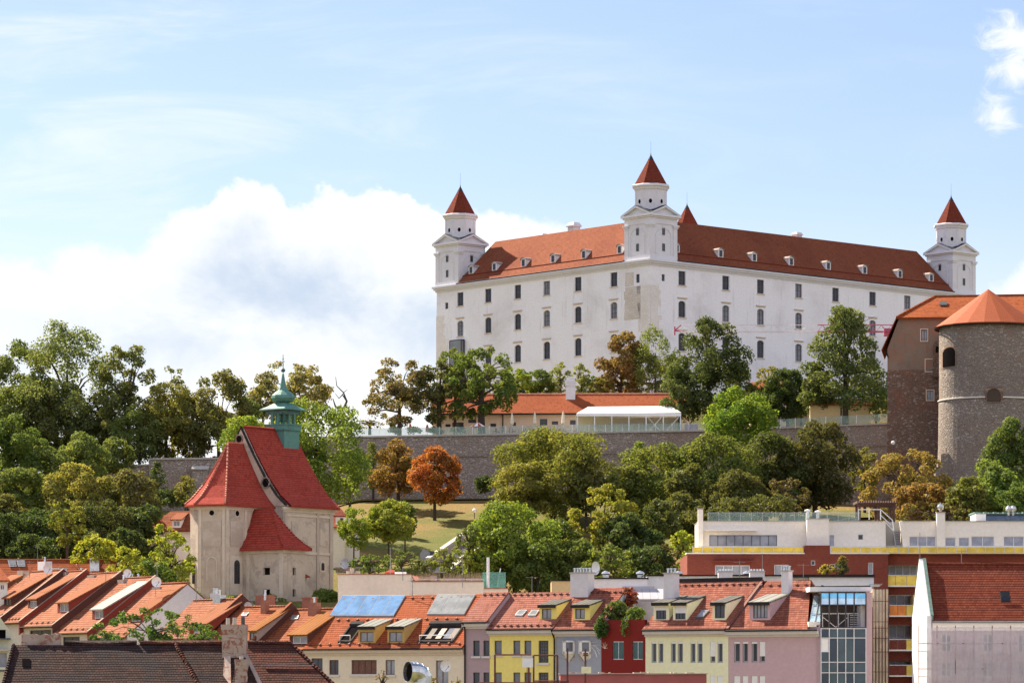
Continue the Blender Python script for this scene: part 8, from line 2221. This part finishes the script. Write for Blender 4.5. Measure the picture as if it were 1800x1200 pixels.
for lab, px, t, w_, Yy in (('small dry shrub before the shuttered beige-house window', 672, 1178, 26, 180), ('thin dry shrub top at the bottom edge left of the satellite dish', 762, 1190, 22, 170), ('thin dry shrub top at the bottom edge under the satellite dish', 802, 1190, 22, 170)):
    tree('dry_shrub', lab, px, t, 1225, w_, Yy, (.10, .075, .03), 'sparse', 'dry shrub tops along the bottom edge', leaf=.07, cat='plant', base=1300)

for lab, px, a_, b_, Y_ in (('thin aerial on the ridge of the row house with the silver dormer roof', 186, 995, 1022, 338), ('thin aerial rising from the first row house', 52, 985, 1014, 346), ('thin aerial above the row house left of the chapel foot', 345, 1030, 1058, 320),
    ('thin aerial on the beige house beside the blue roof glazing', 725, 1018, 1048, 305), ('thin aerial above the rose roof of the yellow house', 935, 1012, 1042, 300), ('thin aerial above the lime house near its right chimney', 1300, 985, 1022, 300), ('thin aerial at the right end of the pink house ridge', 1412, 990, 1022, 295), ('thin aerial on the deep red roof at the right', 1690, 965, 1000, 268)):
    mast(lab, px, a_, b_, Y_, 5)
# ------------------------------------------------------------------ small things on the slope and the terrace
def lamp(label, px, py, pybase, Y, r=.28):
    p = WP(px, pybase, Y); T = Thing('street_lamp', label, 'lamp', p, 0, 'park lamps with white globes'); h = S(pybase-py, Y)
    MB().tube((0, 0, -.5), (0, 0, h*.5), .09, .07, 8).tube((0, 0, h*.5), (0, 0, h-r), .055, .05, 8).build('post', 'dark_frame', T)
    MB().lathe([(0, -r), (r*.6, -r*.8), (r, 0), (r*.75, r*.66), (r*.35, r*.94), (0, r)], (0, 0, h), 14).build('globe', 'globe', T, smooth=True)
lamp('park lamp with white globe on the grass beside the stair wall', 834, 897, 946, 436)
lamp('park lamp with white globe near the round tower foot', 1570, 778, 850, 452)
def stair_wall():
    a, b = gpt(752, 381), gpt(868, 452)
    T = Thing('stair_wall', 'straight concrete parapet beside the stairs climbing the grass slope', 'wall', a)
    P0 = WP(752, 984, 381)-a; P1 = WP(866, 905, 452)-a
    d = (P1-P0); n = Vector((d.y, -d.x, 0)).normalized()*.28
    MB().slab([P0-n, P0+n, P1+n, P1-n], (0, 0, .28)).build('coping', 'concrete', T)
    MB().slab([P0+n*.8-Vector((0, 0, 2.2)), P1+n*.8-Vector((0, 0, 2.6)), P1+n*.8-Vector((0, 0, .003)), P0+n*.8-Vector((0, 0, .003))], -n*1.5).build('wall', 'chim', T)
    st = MB(); k = 40
    for i in range(k):
        p = P0.lerp(P1, i/k)+n*5-Vector((0, 0, 1.4)); q = P0.lerp(P1, (i+1)/k)+n*5-Vector((0, 0, 1.4)); st.slab([p-n*3.2, p+n*3.2, q+n*3.2, q-n*3.2], (0, 0, .25))
    st.build('steps', 'concrete', T)
stair_wall()
def garden_wall():
    p = WP(590, 960, 392); T = Thing('garden_wall', 'low rubble garden wall right of the chapel', 'wall', p)
    BOX(0, S(70, 392), 0, .5, -3, S(-38, 392)+.0).build('wall', 'rampart', T)
    BOX(-.05, S(70, 392)+.05, -.05, .55, S(-38, 392)+.003, S(-38, 392)+.12).build('coping', 'concrete', T)
garden_wall()
dish('dark satellite dish on the garden wall right of the chapel', 606, 990, 385, .6, 1008, .6)
def skips():
    p = WP(738, 975, 384); T = Thing('garden_shed', 'small grey slanted shed at the foot of the stair wall', 'shed', p)
    MB().slab([(0, 0, -1), (1.1, 0, -1), (1.1, 0, .35), (.4, 0, .75), (0, 0, .1)], (0, 1.2, 0)).build('body', 'pipe_grey', T); BOX(1.0, 1.6, .2, 1.0, -1, .4).build('door', 'dark_frame', T)
skips()
def parasol_closed(label, px, py0, py1, Y, mat, grp):
    p = WP(px, py1, Y); T = Thing('closed_parasol', label, 'parasol', p, 0, grp); h = S(py1-py0, Y)
    MB().tube((0, 0, -.3), (0, 0, h), .04, n=6).build('pole', 'white_metal', T)
    MB().lathe([(.10, h*.28), (.26, h*.36), (.22, h*.6), (.14, h*.85), (.03, h*.98), (0, h)], n=8).build('canopy', mat, T)
gp = 'closed parasols on the restaurant terrace'
for lab, px, a in (('closed cream parasol nearest the thick-trunked tree', 900, 725), ('closed cream parasol in the middle of the terrace', 940, 723), ('closed cream parasol just left of the marquee', 990, 721)): parasol_closed(lab, px, a, 756, 483, 'cream_canvas', gp)
for lab, px, a in (('closed red parasol at the left end of the terrace', 721, 743), ('closed red parasol between the two left terrace trees', 751, 745)): parasol_closed(lab, px, a, 764, 482.6, 'red_canvas', gp)
def parasol_open():
    p = WP(840, 760, 484); T = Thing('open_parasol', 'open red and white parasol beside the thick dark trunk', 'parasol', p); h = S(17, 484)
    MB().tube((0, 0, 0), (0, 0, h), .04, n=6).build('pole', 'white_metal', T)
    b = MB(); w2 = MB(); n = 12; R = S(15, 484)
    for i in range(n):
        a0, a1 = 2*pi*i/n, 2*pi*(i+1)/n; (b if i % 2 else w2).face([(0, 0, h+.1), (R*cos(a0), R*sin(a0), h-.55), (R*cos(a1), R*sin(a1), h-.55)])
    b.build('red_segments', 'red_canvas', T); w2.build('white_segments', 'canvas', T)
parasol_open()
def chair_proto():
    T = Thing('cafe_chair', 'cafe chair', 'chair', (0, 0, 0), 0, 'cafe chairs on the terrace')
    BOX(-.22, .22, -.22, .22, .42, .47).build('seat', 'chair_dark', T); BOX(-.22, .22, .19, .23, .47, .9).build('backrest', 'chair_dark', T)
    for i in (-1, 1):
        for j in (-1, 1): BOX(i*.2-.02, i*.2+.02, j*.2-.02, j*.2+.02, 0, .42).build('leg', 'pipe_grey', T)
    return T.o
def table_proto():
    T = Thing('cafe_table', 'cafe table', 'table', (0, 0, 0), 0, 'cafe tables on the terrace')
    BOX(-.42, .42, -.42, .42, .72, .76).build('table_top', 'canvas', T); MB().tube((0, 0, 0), (0, 0, .72), .04, n=6).build('leg', 'pipe_grey', T); BOX(-.28, .28, -.28, .28, 0, .04).build('base', 'pipe_grey', T)
    return T.o
M['chair_dark'] = plain('dark_wicker', (.07, .08, .09), .7)
def copy_tree(o, parent=None):
    c = o.copy(); COL.objects.link(c)
    if parent: c.parent = parent
    for ch in o.children: copy_tree(ch, c)
    return c
tp_, cp_ = table_proto(), chair_proto(); nt_, nc_ = [0], [0]
zt_ = gz(0, 490)
zones = [('left of the marquee near the middle parasol', [860, 884, 912, 932, 956, 978, 1002], 481.2, 7.0), ('inside the marquee', [1040, 1068, 1098, 1128, 1158, 1182], 486.5, 0)]
for zn_, pxs, Yt, _ in zones:
    for k, px in enumerate(pxs):
        x = (px-900)/F*Yt; z = 34.45
        t = tp_ if nt_[0] == 0 else copy_tree(tp_); nt_[0] += 1
        t.location = (x, Yt+(k % 2)*.7, z); t['label'] = 'small white cafe table, number %s from the left among those %s' % (['one', 'two', 'three', 'four', 'five', 'six', 'seven'][k], zn_.split(' near')[0])
        for s in (-1, 1):
            c = cp_ if nc_[0] == 0 else copy_tree(cp_); nc_[0] += 1
            c.location = (x+s*.72, Yt+(k % 2)*.7, z); c.rotation_euler = (0, 0, -s*pi/2+R_.uniform(-.3, .3))
            c['label'] = 'dark cafe chair %s of table %s %s' % ('left' if s < 0 else 'right', ['one', 'two', 'three', 'four', 'five', 'six', 'seven'][k], zn_.split(' near')[0])
# box hedges and chairs at the tree end of the terrace
for i, (px, w_) in enumerate(((693, 22), (728, 26), (765, 30), (805, 26))):
    tree('hedge', ['clipped dark hedge at the far left of the terrace', 'clipped dark hedge under the russet tree', 'clipped dark hedge between the red parasol and the trunk', 'clipped dark hedge left of the red and white parasol'][i], px, 750, 762, w_, 481.6, (.035, .045, .018), 'bush', 'hedges behind the terrace railing', leaf=.14, cat='bush', base=762)
# masses of shrubs and small trees that close the view between terrace and castle
for i, (px, t, b, w_, col, kd, lab) in enumerate((
    (880, 650, 712, 56, (.085, .105, .026), 'airy', 'light green tree just right of the thick-trunked tree'), (930, 655, 706, 46, MG, 'oval', 'mid-green tree behind the left part of the restaurant roof'),
    (968, 668, 704, 36, (.13, .15, .035), 'airy', 'lime shrub behind the restaurant roof left of the chimney'), (1040, 660, 706, 40, MG, 'airy', 'green shrub behind the roof right of the two pale upright trees'),
    (1068, 655, 704, 40, BR, 'airy', 'russet shrub left of the brown autumn tree'), (1120, 610, 702, 60, (.09, .09, .03), 'airy', 'olive tree between the brown tree and the willow'),
    (1180, 625, 704, 50, (.07, .085, .028), 'oval', 'green tree right of the willow'), (1370, 665, 712, 50, (.07, .075, .024), 'oval', 'olive tree behind the low dark terrace tree'),
    (1408, 668, 730, 50, DG, 'round', 'dark tree filling in left of the pyramid tree'), (1300, 650, 735, 60, (.045, .055, .02), 'round', 'dark foliage right of the big dark terrace tree'),
    (1340, 668, 700, 36, (.10, .09, .03), 'airy', 'yellowish low tree under the castle right front'), (820, 668, 720, 60, (.06, .075, .024), 'oval', 'green foliage behind the thick-trunked tree'))):
    tree('linden_tree', lab, px, t, b, w_, 524 if px < 1200 else 500, col, kd, G2)
for px, w_, t, b, lab in ((650, 60, 738, 752, 'pale scrub strip on the horizon left of the russet tree'), (612, 40, 740, 756, 'pale scrub behind the bare dead tree')):
    tree('scrub', lab, px, t, b, w_, 500, (.12, .11, .04), 'airy', None, leaf=.2, cat='bush', base=b)
# understory on the slopes
us = [(60, 940, 1000, 90, 388, DG, 'oak sapling left of the darkest big tree'), (140, 930, 990, 80, 390, (.05, .06, .02), 'dark sapling right of the darkest big tree'), (215, 930, 990, 80, 388, DG, 'dark sapling behind the yellow-green elm'),
      (15, 870, 935, 80, 405, (.06, .062, .02), 'olive sapling cut by the left edge'), (100, 850, 905, 80, 430, OL, 'olive sapling between the two big slope trees'), (200, 850, 900, 60, 440, (.065, .065, .022), 'olive sapling left of the small pointed tree'),
      (200, 770, 830, 70, 470, OL, 'dark leafy tree right of the pale round tree'), (60, 770, 830, 60, 470, OL, 'grey-green tree below the edge tree'), (165, 700, 800, 90, 487, (.06, .07, .025), 'leafy tree right behind the tallest hill tree'), (80, 690, 800, 90, 487, (.062, .07, .026), 'leafy tree left behind the tallest hill tree'),
      (15, 680, 780, 80, 490, OL, 'leafy lower tree at the left edge of the skyline'), (340, 700, 808, 70, 484, (.075, .068, .024), 'olive tree between the brown and the round skyline trees'), (430, 700, 800, 60, 484, OL, 'dark olive tree right of the round skyline tree'),
      (1100, 820, 900, 80, 440, (.08, .09, .024), 'olive tree left of the broad olive tree'), (1215, 820, 930, 90, 432, (.06, .065, .02), 'shaded olive tree in the middle of the slope'), (1300, 830, 925, 100, 428, (.058, .06, .02), 'shaded tree behind the penthouse roof left'),
      (1385, 800, 880, 80, 446, (.048, .05, .018), 'dark tree behind the brownish low tree'), (1160, 880, 960, 70, 400, (.05, .06, .02), 'shaded tree low on the slope above the lime-yellow tree'), (1290, 880, 930, 90, 404, (.055, .06, .02), 'low tree right behind the penthouse rail'),
      (1030, 800, 900, 70, 440, (.075, .075, .022), 'olive tree right of the large gold-green tree'), (1700, 840, 920, 70, 404, (.08, .085, .024), 'olive tree before the foot of the round tower'), (1620, 850, 920, 90, 408, (.13, .085, .03), 'brown bushy tree behind the penthouse stair'),
      (880, 930, 1030, 90, 372, (.10, .125, .022), 'bright lower tree left of the large bright green tree'), (945, 950, 1040, 90, 370, (.06, .08, .02), 'shaded lower tree right of the large bright green tree'), (1020, 950, 1030, 80, 372, (.06, .075, .02), 'green lower tree behind the big white chimney')]
for px, t, b, w_, Yy, col, lab in us: tree('young_tree', lab, px, t, b, w_, Yy, col, 'round', 'young trees filling the slopes', leaf=.24)
